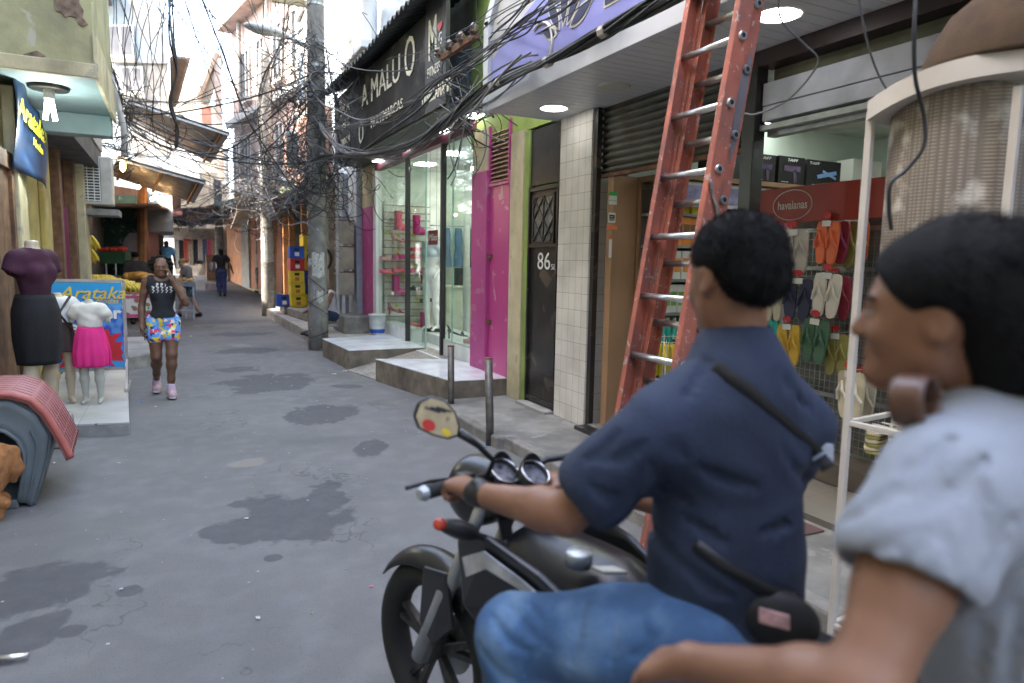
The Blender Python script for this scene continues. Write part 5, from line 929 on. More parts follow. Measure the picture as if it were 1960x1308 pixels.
# upper left house with two windows
t, bx_, a, top = block('blue_house', 'pale blue washed upper house with two windows and a tiled eave at the left', 150, 332, -60, 440, 20, mat('blue washed plaster', (.31, .37, .42), .9, grime=(.4, .34, .25), ga=.7, gs=1.1, streak=1.5, chip=(.6, .55, .45), ca=.6, cs=1.2), 9, ())
H_ = top-a[2]; uu = lambda px: (px-150)/182.; zz = lambda py: D(250, py, 20)[2]
for (x0, x1, y0, y1, k) in ((221, 272, 64, 122, 0), (243, 286, 138, 186, 1)):
    f_ = obj('window', bx_(uu(x0), uu(x1), -.12, 0, zz(y1), zz(y0)), whitep, t, True, bev=.01); mid = (x0+x1)/2; obj('pane', bx_(uu(x0+4), uu(mid-2), -.13, -.121, zz(y1-4), zz(y0+4)), mat('grey slatted pane', (.14, .14, .15), .4), f_, True); obj('pane', bx_(uu(mid+2), uu(x1-4), -.13, -.121, zz(y1-4), zz(y0+4)), mat('grey slatted pane', (.14, .14, .15), .4), f_, True); obj('sill', bx_(uu(x0), uu(x1+2), -.25, -.125, zz(y1+12), zz(y1+2)), concl, t, True, bev=.01)
obj('string_course', bx_(.5, 1.01, -.1, .0, zz(132), zz(125)), mat('grey moulding', (.3, .32, .33), .8), t, True); obj('lower_cream', bx_(.62, 1.003, -.02, -.002, zz(300), zz(134)), concl, t, True)
rf = MB(); rf.add([D(328, 108, 20), D(362, 112, 20), D(336, 205, 22.5), D(330, 190, 23)], [(0, 1, 2, 3)]); obj('eave', rf, mat('old tile eave', (.28, .2, .15), .9), t, True, solid=.12)
bt_ = bx_(.0, .46, -.6, 0, zz(30), zz(-10)); obj('roof_edge', bt_, mat('dark sheet roof', (.06, .06, .07), .7), t, True)
# left wall mass behind everything at the left (upper storeys)
# corrugated awnings
for i, (cs, lab) in enumerate((((D(246, 190, 14.5), D(441, 255, 15.6), D(404, 312, 18), D(232, 222, 17.5)), 'upper corrugated zinc awning reaching over the street'), ((D(225, 300, 14), D(394, 347, 15), D(372, 388, 17), D(212, 335, 16.5)), 'lower corrugated zinc awning with rusty edge above the fruit stall'))):
    t = thing('zinc_awning', lab, 'awning', cs[0]); t['group'] = 'corrugated awnings on the left'; n_ = np.cross(cs[1]-cs[0], cs[3]-cs[0]); n_ = nrm(n_) if n_[2] > 0 else -nrm(n_)
    obj('sheet', MB().grid(lambda u, v: tuple(lerp(lerp(cs[0], cs[1], v), lerp(cs[3], cs[2], v), u)+n_*.022*math.sin(u*2*math.pi*22)), 220, 3).smooth(), zinc, t, True, solid=.006)
    for v in (.08, .5, .92): a, b_ = lerp(cs[0], cs[1], v), lerp(cs[3], cs[2], v); obj('support_bar', MB().bar(a-n_*.06, b_-n_*.06, .05, .05), wood, t, True)
    a, b_ = cs[0]-n_*.06, cs[1]-n_*.06; obj('rim', MB().bar(a, b_, .05, .04), steel, t, True)
# market recess with green board
gb = thing('green_board', 'dark green board wall with torn notices behind the fruit stall', 'board', D(215, 500, 17.5)); a, b_ = D(168, 560, 17.5), D(268, 560, 17.5); zt = D(220, 375, 17.5)[2]
obj('board', MB().prism([V(a[0]-.6, a[1], 0), V(b_[0], b_[1], 0), V(b_[0], b_[1], zt), V(a[0]-.6, a[1], zt)], (.02, .08, 0)), green_w, gb, True); obj('cream_strip', MB().prism([D(180, 560, 17.2), D(198, 560, 17.2), D(198, 385, 17.2), D(180, 385, 17.2)], (0, .03, 0)), mat('ochre board', (.35, .24, .1), .8), gb, True)
for (x0, x1, y0, y1) in ((198, 222, 444, 460), (238, 262, 446, 462), (236, 262, 462, 482)): obj('notice', MB().prism([D(x0, y1, 17.3), D(x1, y1, 17.3), D(x1, y0, 17.3), D(x0, y0, 17.3)], (0, .01, 0)), mat('pink paper', (.45, .38, .4), .9), gb, True)
mw = thing('market_shelter', 'dark market shelter with corrugated red panel and string lights at the left', 'shelter', D(290, 560, 20)); 
obj('post', MB().tube([D(272, 640, 17.0), D(272, 350, 17.0)], .12, 8), mat('orange brown trunk', (.25, .11, .04), .8, var=.3, grime=(.1, .05, .03), ga=.5), mw, True)
obj('roof', MB().add([D(150, 392, 15), D(300, 392, 15), D(330, 405, 22), D(150, 405, 22)], [(0, 1, 2, 3)]), mat('dark market roof', (.06, .06, .045), .9), mw, True, solid=.05)
obj('dark_gap_cover', MB().prism([D(196, 397, 18), D(345, 404, 21.5), D(345, 376, 21.5), D(196, 352, 18)], (.02, .06, 0)), mat('dark market roof', (.06, .06, .045), .9), mw, True)  # dark sheet added to cover the bright gap below the lower awning
cr = MB(); cr.grid(lambda u, v: tuple(lerp(D(284, 500, 20), D(305, 500, 22), u)+V(0, .03*math.sin(u*60), 1.25*v)), 60, 2); obj('corrugated_panel', cr.smooth(), mat('pinkish corrugated', (.4, .2, .17), .6), mw, True, solid=.01)
obj('upper_storey', MB().box(-4, -1.6, 13.45, 20, 3.2, 10), cream, mw, True); obj('side_wall', MB().box(-4, -1.55, 13.45, 25, 0, 3.1).prism([D(268, 560, 21), D(312, 560, 24), D(312, 400, 24), D(268, 400, 21)], (.02, .05, 0)), darkin, mw, True); obj('red_awning', MB().add([D(298, 402, 23), D(345, 398, 23), D(350, 412, 22), D(300, 418, 22)], [(0, 1, 2, 3)]), mat('red tarp', (.5, .14, .08), .7), mw, True, solid=.03)  # the storey box is added mass that keeps sun off the road
bulbs = [(240, 290, 14), (235, 318, 13.8), (265, 358, 15), (215, 378, 15), (291, 381, 16), (315, 380, 17), (319, 389, 17), (311, 424, 22), (306, 378, 19), (288, 437, 21)]
for i, (px, py, d) in enumerate(bulbs):
    big = i == 1; t = thing('light_bulb', ['bare glowing bulb between the two zinc awnings', 'bright bare lamp at the corner of the lower awning', 'glowing bulb under the lower awning', 'glowing bulb by the air conditioner', 'glowing bulb beside the brown post', 'upper glowing bulb of the close pair', 'lower glowing bulb of the close pair', 'farthest glowing bulb over the market', 'small bulb behind the close pair', 'small bulb above the red corrugated panel'][i], 'light bulb', D(px, py, d)); t['group'] = 'bare bulbs strung over the market'
    obj('bulb', MB().ball((0, 0, 0), (.035, .035, .05) if not big else (.05, .05, .11), 10, 8).smooth(), bulbw, t); obj('socket', MB().tube([(0, 0, .04), (0, 0, .1)], .02, 8), black, t)
# banana table
bt2 = thing('fruit_table', 'fruit table with a flowered cloth edge beside the blue banner', 'table', (-.8, 14.9, 0)); x0, x1, y0, y1 = -1.75, .0, 14.1, 15.6
obj('top', MB().box(x0, x1, y0, y1, .86, .9), wood, bt2, True); 
for x in (x0+.1, -.85, x1-.1):
    for y_ in (y0+.1, y1-.1): obj('leg', MB().bar((x, y_, 0), (x-.12, y_, .86), .04, .04), steel, bt2, True)
obj('cross_bar', MB().bar((x0, y0+.08, .25), (x1, y0+.08, .25), .03, .03), steel, bt2, True)
def clothmat():
    m, nt, b = newmat('flowered oilcloth'); N, L = nt.nodes, nt.links; tc = N.new('ShaderNodeTexCoord'); v_ = N.new('ShaderNodeTexVoronoi'); v_.inputs['Scale'].default_value = 9; L.new(tc.outputs['Object'], v_.inputs[0]); r_ = N.new('ShaderNodeValToRGB'); r_.color_ramp.interpolation = 'CONSTANT'; r_.color_ramp.elements[0].color = (.55, .04, .08, 1); r_.color_ramp.elements[1].position = .3; r_.color_ramp.elements[1].color = (.08, .25, .08, 1); e = r_.color_ramp.elements.new(.42); e.color = (.62, .55, .52, 1); L.new(v_.outputs['Distance'], r_.inputs[0]); L.new(r_.outputs[0], b.inputs['Base Color']); b.inputs['Roughness'].default_value = .4; return m
cl = obj('tablecloth', MB().grid(lambda u, v: (x0-.02+(x1-x0+.04)*u, y0-.03-.02*math.sin(u*25)*v, .915-.42*v), 50, 4).smooth(), clothmat(), None, solid=.006); tag(cl, 'flowered oilcloth with pink bands hanging from the fruit table', 'tablecloth')
obj('pink_band', MB().grid(lambda u, v: (x0-.02+(x1-x0+.04)*u, y0-.045-.02*math.sin(u*25)*(.0+.15*v), .9-.05*v), 50, 1).grid(lambda u, v: (x0-.02+(x1-x0+.04)*u, y0-.045-.02*math.sin(u*25)*(.85+.15*v), .56-.05*v), 50, 1), mat('pink band', (.5, .05, .15), .4), cl, True, solid=.003)
def bunch(n, name='banana_bunch'):
    mb = MB(); 
    for i in range(n):
        a_ = (i-(n-1)/2)*.23; pts = []; rs = []
        for k in range(7): t = k/6; pts.append((math.sin(a_)*.05+.16*math.sin(t*1.9)*math.sin(a_)*.8+(.0), -.17*math.sin(t*1.7)*math.cos(a_)*.9, .09-.09*t*t-.0+(.02 if i % 2 else 0))); rs.append(.006+.015*math.sin(math.pi*min(1, t*.92+.08))**.6)
        mb.tube(pts, rs, 7)
    return mb.smooth()
banm = mat('banana skin', (.62, .46, .05), .5, var=.15, vs=10, chip=(.2, .22, .04), ca=.7, cs=9, bump=.05); pb_ = None
for i in range(34):
    u, v = random.random(), random.random(); x, y_ = x0+.2+(x1-x0-.75)*u, y0+.15+1.1*v; z = .92+.12*math.exp(-((x+1.25)/.35)**2)*(.4+v)+.06*random.random()
    if pb_ is None: pb_ = obj('banana_bunch', bunch(6), banm, None, base=(0, 0, 0)); o = pb_
    else: o = pb_.copy(); C.objects.link(o)
    o.location = (x, y_, z); o.rotation_euler = (R(random.uniform(-20, 20)), 0, R(random.uniform(-50, 50))); s_ = random.uniform(.9, 1.25); o.scale = (s_,)*3
    tag(o, 'yellow banana bunch in the heap on the fruit table', 'bananas', 'banana bunches heaped on the fruit table')
papm = mat('papaya skin', (.5, .25, .05), .5, var=.4, vs=5, bump=.05)
for i, (px, py) in enumerate(((255, 528), (268, 527), (283, 531), (244, 529))): p_ = D(px, py, 15.3); o = obj('papaya', MB().ball((0, 0, 0), (.19 if i != 3 else .1, .09, .085), 14, 10).smooth(), papm, None, base=(0, 0, 0)); o.location = tuple(p_); o.rotation_euler = (0, 0, R(20*i-30)); tag(o, ['long papaya left of the woman, greenest side up', 'long papaya in the middle of the row behind the bananas', 'orange papaya nearest the woman shoulder', 'small round papaya at the left of the row'][i], 'papaya', 'papayas on the fruit table')
for i, (px, py) in enumerate(((172, 458), (170, 482))): p_ = D(px, py, 13.0); o = pb_.copy(); C.objects.link(o); o.location = tuple(p_); o.rotation_euler = (R(70), 0, 0); o.scale = (1.6, 1.6, 1.6); tag(o, ['upper banana bunch hanging by the yellow strip', 'lower banana bunch hanging by the yellow strip'][i], 'bananas', 'hanging banana bunches')
tc_ = thing('vegetable_rack', 'green rack with trays of tomatoes in front of the green board', 'rack', D(212, 560, 16.2)*V(1, 1, 0)); a, b_ = D(185, 505, 16.2), D(240, 505, 16.2); 
obj('tray', MB().prism([a, b_, b_+V(0, 0, .28), a+V(0, 0, .28)], (.1, .6, 0)), mat('dark green crate', (.03, .1, .05), .7), tc_, True); obj('frame', MB().bar(a+V(0, 0, -.3), b_+V(0, 0, -.3), .04, .04).bar(a-V(0, 0, 1), a+V(0, 0, .0), .04, .04).bar(b_-V(0, 0, 1), b_+V(0, 0, .0), .04, .04).bar(lerp(a, b_, .33)-V(0, 0, .6), lerp(a, b_, .33), .03, .03).bar(lerp(a, b_, .66)-V(0, 0, .6), lerp(a, b_, .66), .03, .03), steel, tc_, True)
tom = mat('tomato red', (.55, .06, .03), .35, var=.2, bump=0)
for i in range(16): p_ = lerp(a, b_, i/15)+V(0, .05+.3*random.random(), .32+.05*random.random()); o = obj('tomato', MB().ball((0, 0, 0), .055, 8, 6).smooth(), tom, None, base=(0, 0, 0)); o.location = tuple(p_); tag(o, 'red tomato in the heap on the green rack', 'tomato', 'tomatoes on the green rack')
t2 = thing('narrow_table', 'narrow table of small fruit with thin grey legs left of the woman in denim shorts', 'table', (.2, 17.9, 0)); a = GZ(372, 613); tx = a[0]; ty = a[1]
obj('top', MB().box(tx-.9, tx+.05, ty-.05, ty+1.0, .86, .98), mat('grey plastic tray', (.2, .24, .27), .6), t2, True)
for x, y_ in ((tx, ty), (tx-.18, ty+.3), (tx-.85, ty), (tx-.85, ty+.9)): obj('leg', MB().bar((x, y_, 0), (x, y_, .86), .035, .035), steel, t2, True)
obj('rail', MB().bar((tx-.85, ty, .25), (tx, ty, .25), .03, .03), steel, t2, True); fm_ = mat('small tan fruit', (.5, .3, .1), .5, var=.3)
fz = MB(); 
for i in range(60): fz.ball((tx-.85+.85*random.random(), ty+.9*random.random(), 1.0+.04*random.random()), .04, 6, 5)
tag(obj('fruit_heap', fz.smooth(), fm_), 'heap of small tan fruit on the narrow table', 'fruit', kind='stuff')
# tiled plinth with banner and mannequins
pl = thing('tiled_plinth', 'low grey tiled slab carrying the child mannequins', 'step', (-.8, 8.5, 0)); poly = [(-.40, 6.95), (-1.3, 7.12), (-1.3, 10.8), (-.62, 10.9)]
obj('side', MB().prism([(x, y_, -.03) for x, y_ in poly], (0, 0, .13)), concl, pl, True, bev=.01); obj('tiled_top', MB().prism([(x, y_, .1) for x, y_ in poly], (0, 0, .02)), tilemat('worn grey tile', (.5, .5, .47), (.2, .2, .18), .5, .5, 'xy', 0, .01, .35, .06), pl, True, bev=.004)
tag(obj('stone_kerb_piece', MB().prism([(-.6, 10.95, -.02), (-.34, 11.3, -.02), (-.4, 13.6, -.02), (-1.2, 13.6, -.02), (-1.25, 10.95, -.02)], (0, 0, .22)), concl, bev=.02), 'pale concrete threshold behind the banner stand', 'step')
bn_ = thing('banner_stand', 'blue printed banner with yellow script and white words on a steel frame', 'banner', (-.85, 8.8, .12)); BY = 8.8; a, b_ = GY(98, 537, BY), GY(236, 541, BY); zb = GY(236, 705, BY)[2]; zt = a[2]; xa, xb = a[0]-.05, b_[0]
f_ = MB(); f_.bar((xa, BY, zt), (xb, BY, zt), .03, .03).bar((xb, BY, .12), (xb, BY, zt), .03, .03).bar((xa, BY, .12), (xa, BY, zt), .03, .03).bar((xa, BY, zb), (xb, BY, zb), .03, .03).bar((xb, BY-.3, .14), (xb, BY+.3, .14), .04, .04).bar((xb, BY-.28, .15), (xb, BY, .45), .02, .02)
obj('frame', f_, mat('worn steel frame', (.38, .35, .33), .5, .4, grime=(.2, .1, .05), ga=.5), bn_, True); W_ = xb-xa; Hh = zt-zb
def bprint():
    m, nt, b = newmat('banner print'); N, L = nt.nodes, nt.links; tc = N.new('ShaderNodeTexCoord'); sp = N.new('ShaderNodeSeparateXYZ'); L.new(tc.outputs['Generated'], sp.inputs[0]); r_ = N.new('ShaderNodeValToRGB'); r_.color_ramp.elements[0].color = (.05, .3, .62, 1); r_.color_ramp.elements[1].color = (.02, .3, .6, 1)
    for p_, c_ in ((.18, (.03, .25, .6)), (.45, (.02, .06, .4)), (.7, (.04, .2, .55))): e = r_.color_ramp.elements.new(p_); e.color = (*c_, 1)
    L.new(sp.outputs[2], r_.inputs[0]); n = N.new('ShaderNodeTexNoise'); n.inputs['Scale'].default_value = 5; n.inputs['Detail'].default_value = 1; L.new(tc.outputs['Generated'], n.inputs[0]); mr = N.new('ShaderNodeMapRange'); mr.inputs[1].default_value = .56; mr.inputs[2].default_value = .6; mr.inputs[4].default_value = .35; L.new(n.outputs[0], mr.inputs[0]); mx = N.new('ShaderNodeMix'); mx.data_type = 'RGBA'; mx.inputs[7].default_value = (.2, .55, .75, 1); L.new(mr.outputs[0], mx.inputs[0]); L.new(r_.outputs[0], mx.inputs[6]); L.new(mx.outputs[2], b.inputs['Base Color']); b.inputs['Roughness'].default_value = .35; return m
obj('sheet', MB().box(xa+.02, xb-.02, BY-.008, BY-.004, zb+.01, zt-.02), bprint(), bn_, True); BP = lambda px, py, o_=.02: GY(px, py, BY-o_)
text('lettering', 'Arataka', .19, mat('gold script', (.6, .45, .06), .5), bn_, BP(176, 562), (1, 0, 0), (0, 0, 1), .001, shear=.35, bold=.002, sx=1.05); text('lettering', 'Modas', .085, mat('gold script', (.6, .45, .06), .5), bn_, BP(204, 577), (1, 0, 0), (0, 0, 1), .001, shear=.35)
text('lettering', 'Qualquer', .185, paper, bn_, BP(156, 601), (1, 0, 0), (0, 0, 1), .001, bold=.006, sx=1.05); text('lettering', 'peça', .21, paper, bn_, BP(150, 628), (1, 0, 0), (0, 0, 1), .001, bold=.006, sx=1.1)
for rr, m_, oo in ((.45, mat('starburst red', (.5, .02, .03), .4), .012), (.27, mat('starburst yellow', (.7, .6, .05), .4), .016)):
    cx = BP(170, 668, oo); pts = []
    for k in range(30): r_ = rr*(1 if k % 2 else .68)*(1+.12*math.sin(k*2.3)); t_ = k*math.pi/15; pts.append((cx[0]+r_*math.cos(t_)*(1 if rr > .3 else .5), BY-oo, cx[2]+r_*.62*math.sin(t_)))
    pts = [(x, y_, max(zb+.02, z)) for x, y_, z in pts]; pts = [(min(x, xb-.03), y_, z) for x, y_, z in pts]; obj('starburst', MB().prism(pts, (0, .003, 0)), m_, bn_, True)

# unseen houses added behind the camera to block sun and narrow the sky
for i, (x0_, x1_, y0_, y1_, h_, m_, lab) in enumerate(((-6, -1.75, -14, 5.88, 8.5, cream, 'tall cream house on the left behind the camera'), (3.6, 9, -14, -2.1, 7, whitew, 'tall white house on the right behind the camera'), (-6, 9, -20, -14.2, 5, paleblue, 'pale blue house closing the street behind the camera'))):
    t = thing('house', lab, 'house', ((x0_+x1_)/2, (y0_+y1_)/2, 0)); obj('wall', MB().box(x0_, x1_, y0_, y1_, -.1, h_), m_, t, True)
    for k in range(5):
        for z in (1.0, 4.2, 7.2):
            yc = y0_+1.5+k*3.2
            if i < 2: xf = x1_ if i == 0 else x0_; w__ = obj('window', MB().box(xf-.04, xf+.04, yc, yc+1, z, z+1.5), wg, t, True)
            else: xc = x0_+1+k*2.8; obj('window', MB().box(xc, xc+1, y1_-.04, y1_+.04, z, z+1.5), wg, t, True)
# ================================================================ overhead cables
rw = random.Random(11)
def cable(a, b_, sag, wob=.02, n=26, seed=None):
    pts = []; ph = [rw.uniform(0, 6.28) for _ in range(6)]; k = [rw.uniform(.8, 2.6) for _ in range(6)]
    for i in range(n+1):
        t = i/n; p_ = lerp(a, b_, t)-V(0, 0, sag*4*t*(1-t)); e = math.sin(math.pi*t)**.5
        pts.append(p_+e*wob*V(math.sin(k[0]*t*3+ph[0])+.5*math.sin(k[3]*t*6+ph[3]), math.sin(k[1]*t*3+ph[1]), math.sin(k[2]*t*3+ph[2])+.5*math.sin(k[4]*t*6+ph[4])))
    return pts
HUB = dict(P=lambda: V(2.30, 12.35, 0)+V(rw.gauss(0, .12), rw.gauss(0, .12), rw.uniform(2.4, 5.6)), PL=lambda: V(2.25, 12.3, 0)+V(rw.gauss(-.05, .12), rw.gauss(0, .12), rw.uniform(2.5, 3.6)),
           Q=lambda: V(2.30, 20.1, 0)+V(rw.gauss(0, .15), rw.gauss(0, .15), rw.uniform(2.8, 5.2)), L=lambda: D(238+rw.uniform(-8, 8), rw.uniform(180, 250), 13)+V(0, rw.uniform(-.3, .3), 0),
           T=lambda: D(rw.uniform(440, 640), -60, 11+rw.uniform(-2, 3)), UL=lambda: D(rw.uniform(230, 400), -50, 8+rw.uniform(-1, 4)), F=lambda: D(rw.uniform(290, 430), rw.uniform(360, 420), 24), G=lambda: FP(rw.uniform(-2, 6), 0, rw.uniform(3.8, 7)),
           N=lambda: V(2.5, 1.8, 3.6)+V(rw.gauss(0, .05), 0, rw.gauss(0, .1)), S=lambda: V(2.7, rw.uniform(7.2, 13), rw.uniform(3.2, 4.4)), M=lambda: D(rw.uniform(325, 350), rw.uniform(200, 280), 11))
# individual long cables
links = [('P', 'L', 12, .5), ('P', 'UL', 12, .3), ('S', 'N', 3, .15), ('M', 'P', 5, .3), ('P', 'Q', 9, .4), ('Q', 'F', 6, .3), ('P', 'T', 8, .1), ('Q', 'L', 5, .5), ('P', 'G', 5, .3), ('S', 'P', 8, .25), ('L', 'UL', 4, .1), ('Q', 'T', 6, .2), ('P', 'F', 3, .4), ('Q', 'UL', 4, .4), ('L', 'G', 5, .4)]
nm_ = dict(P='the thick pole', L='the left wall rack', UL='the upper left corner', Q='the second pole', F='the far market', T='the top of the picture', G='the pink tenement', S='the black sign', N='the near right', M='the hanging black bundle')
for a_, b_, n_, sg_ in links:
    for k in range(n_):
        r_ = rw.choice([.007, .009, .011, .015])*(.6 if b_ in ('UL', 'T', 'N') else 1); mb = MB(); pts = cable(HUB[a_](), HUB[b_](), sg_*rw.uniform(.3, 2.2), .05); mb.tube(pts, r_, 5); mb.sm = True
        tag(obj('overhead_cable', mb, rw.choice([wire_m, wire_m, wire_m, wire_g])), 'overhead cable strung between %s and %s' % (nm_[a_], nm_[b_]), 'cable', 'overhead cables between %s and %s' % (nm_[a_], nm_[b_]))
# cables passing the shop signs, bundled near the thick pole
def bundle(name, lab, pts0, n_, rad, r_, m_=wire_m, ties=()):
    t = thing(name, lab, 'cable bundle', pts0[0]); pts0 = [np.asarray(p_, float) for p_ in pts0]
    def spl(u): u = min(max(u, 0), .9999)*(len(pts0)-1); i = int(u); f = u-i; p = [pts0[max(0, min(len(pts0)-1, i+j))] for j in (-1, 0, 1, 2)]; return .5*((2*p[1])+(-p[0]+p[2])*f+(2*p[0]-5*p[1]+4*p[2]-p[3])*f*f+(-p[0]+3*p[1]-3*p[2]+p[3])*f**3)
    for k in range(n_):
        a1, a2, ph, rr = rw.uniform(0, 6.28), rw.uniform(.5, 3), rw.uniform(0, 6.28), rad*rw.uniform(.3, 1); pts = []
        for i in range(45): u = i/44; w_ = 1+.5*math.sin(u*11+ph); pts.append(spl(u)+rr*w_*V(math.cos(a1+a2*u*5), .3*math.sin(a1*2+u*9), math.sin(a1+a2*u*5)))
        obj('strand', MB().tube(pts, r_*rw.uniform(.7, 1.3), 5).smooth(), m_ if rw.random() < .85 else wire_g, t, True)
    for u in ties: c_ = spl(u); d_ = nrm(spl(u+.01)-spl(u-.01)); obj('tie', MB().tube([c_-d_*.03, c_+d_*.03], rad*1.15, 8), mat('pale tie wire', (.4, .38, .33), .7), t, True)
    return t
bundle('cable_bundle', 'thick tied cable bundle crossing the lavender sign', [GX(1440, -80, 2.42), GX(1290, -10, 2.46), GX(1160, 58, 2.48), GX(1050, 118, 2.5), GX(950, 160, 2.5), GX(860, 225, 2.45), GX(760, 285, 2.4), V(2.3, 12.3, 3.35)], 24, .036, .0095, ties=(.29, .43, .56, .58))
bundle('cable_bundle', 'loose cable bundle running above the thick one from sign to pole', [GX(1170, -60, 2.45), GX(1050, 14, 2.45), GX(960, 80, 2.45), GX(850, 150, 2.42), GX(740, 225, 2.38), V(2.3, 12.4, 3.8)], 8, .06, .007)
bundle('cable_bundle', 'swooping pale cables hanging low in front of the boutique glass', [GX(1010, 120, 2.5), GX(900, 212, 2.5), GX(820, 262, 2.48), GX(720, 305, 2.4), GX(660, 290, 2.35), V(2.3, 12.4, 4.1)], 6, .1, .009, wire_g)
bundle('cable_bundle', 'dark twisted cable bundle hanging straight down at the upper left', [D(322, -40, 8.0), D(328, 60, 8.2), D(336, 140, 8.6), D(326, 190, 9), D(338, 240, 9.4), D(336, 285, 10)], 5, .022, .0085)
bundle('cable_bundle', 'knotted cable bundle on the left wall rack', [D(180, 10, 9), D(188, 60, 9.4), D(200, 110, 10), D(232, 180, 12), D(240, 240, 13), D(236, 300, 13)], 8, .07, .006)
bundle('cable_bundle', 'heavy cable bundle sagging between the two concrete poles', [V(2.3, 12.4, 3.2), V(2.2, 14.5, 2.7), V(2.15, 17, 2.55), V(2.3, 20, 3.1)], 16, .11, .012)
bundle('cable_bundle', 'heavy cable bundle sagging from the second pole to the far market', [V(2.3, 20.0, 3.0), D(470, 385, 20), D(430, 410, 22), D(380, 430, 24), D(330, 425, 25)], 16, .14, .013)
bundle('cable_bundle', 'cable bundle climbing from the second pole to the upper left', [V(2.3, 20.0, 3.6), D(500, 180, 16), D(545, 60, 14), D(560, -40, 13)], 6, .05, .008)
bundle('cable_bundle', 'vertical cables clinging to the shaft of the big pole', [D(600, -30, 12.6), D(602, 120, 12.6), D(604, 240, 12.7), D(600, 320, 12.8), D(612, 400, 13.1), D(604, 450, 13.2)], 16, .13, .012)
for i, pts in enumerate(([D(1490, -20, 2.6), D(1496, 40, 2.7), D(1540, 85, 2.9), D(1565, 122, 3.0), D(1510, 190, 3.2), D(1450, 218, 3.4), D(1425, 218, 3.5)], [D(1640, -30, 2.4), D(1655, 60, 2.6), D(1672, 120, 2.9), D(1690, 160, 3.0), D(1712, 192, 3.1)], [D(1755, -30, 2.0), D(1750, 60, 2.0), D(1752, 150, 2.05), D(1768, 220, 2.1), D(1768, 280, 2.12), D(1735, 325, 2.15), D(1705, 352, 2.16), D(1702, 400, 2.18), D(1706, 440, 2.2)])):
    tag(obj('hanging_cable', MB().tube(smoothpts(pts), .0045 if i < 2 else .006, 6).smooth(), wire_g if i < 2 else wire_m), ['thin grey cable looping below the lit downlight', 'thin cable dangling in front of the white roller housing', 'black cable hanging down over the woven panel'][i], 'cable')
    o = C.objects[-1] if False else None
# the uncountable tangle round the two poles
tg = MB(); tgg = MB()
def loopwire(mb, c_, R_, r_, turns=1.3):
    ph = rw.uniform(0, 6.28); ax1 = nrm(V(rw.gauss(0, 1), rw.gauss(0, .4), rw.gauss(0, .5))); ax2 = nrm(np.cross(ax1, V(rw.gauss(0, .3), 1, rw.gauss(0, .3)))); e1, e2 = rw.uniform(.5, 1), rw.uniform(.3, 1); dx = V(rw.gauss(0, .25), rw.gauss(0, .2), rw.gauss(0, .25)); pts = []
    for i in range(20): t = i/19; w_ = ph+t*turns*6.28; pts.append(c_+dx*(t-.5)*2+R_*(ax1*math.cos(w_)*e1+ax2*math.sin(w_)*e2)*(1+.2*math.sin(5*t+ph)))
    mb.tube(pts, r_, 4, cap=False)
for (c_, sp, n_, R0) in ((V(2.3, 12.3, 3.6), (.26, .25, .8), 110, .2), (V(2.2, 12.3, 2.9), (.5, .3, .3), 80, .25), (V(2.15, 12.2, 4.6), (.35, .3, .6), 60, .35), (V(2.25, 20.0, 3.3), (.4, .3, .4), 90, .3), (D(560, 330, 14.5), (.35, .6, .35), 60, .25), (D(480, 375, 19), (.6, .8, .2), 60, .3), (D(400, 415, 23), (1.0, .8, .18), 80, .35), (D(240, 230, 13), (.12, .3, .5), 40, .15), (D(900, 200, 7.2), (.12, .4, .2), 36, .12), (D(690, 200, 12.2), (.2, .8, .4), 30, .3), (D(210, 270, 11.5), (.3, .2, .15), 24, .15)):
    for k in range(n_): loopwire(tg if rw.random() < .7 else tgg, c_+V(rw.gauss(0, sp[0]), rw.gauss(0, sp[1]), rw.gauss(0, sp[2])), R0*rw.uniform(.4, 1.6), rw.choice([.004, .006, .008]), rw.uniform(.3, 1.6))
tag(obj('cable_tangle', tg, wire_m), 'dark tangle of loose cable ends round the poles and along the street', 'cables', kind='stuff')
tag(obj('cable_tangle', tgg, wire_g), 'grey tangle of loose cable ends round the poles and along the street', 'cables', kind='stuff')
# fine drops across the left facade
for k in range(12):
    a = D(rw.uniform(200, 360), -40, rw.uniform(8, 12)); b_ = D(rw.uniform(230, 345), rw.uniform(150, 330), rw.uniform(11, 14)); tag(obj('drop_cable', MB().tube(cable(a, b_, .02, .05), .006, 5).smooth(), wire_m), 'thin cable dropping down the upper left of the street', 'cable', 'thin cables dropping at the upper left')
for k in range(9):
    a = D(880+rw.uniform(-30, 30), 95+rw.uniform(-20, 20), 7.6); b_ = D(1100+rw.uniform(-80, 160), -30, 4.2); tag(obj('service_cable', MB().tube(cable(a, b_, .08*rw.random(), .02), .005, 5).smooth(), wire_m), 'thin cable rising from the insulator bracket past the lavender sign', 'cable', 'thin cables rising from the insulator bracket')
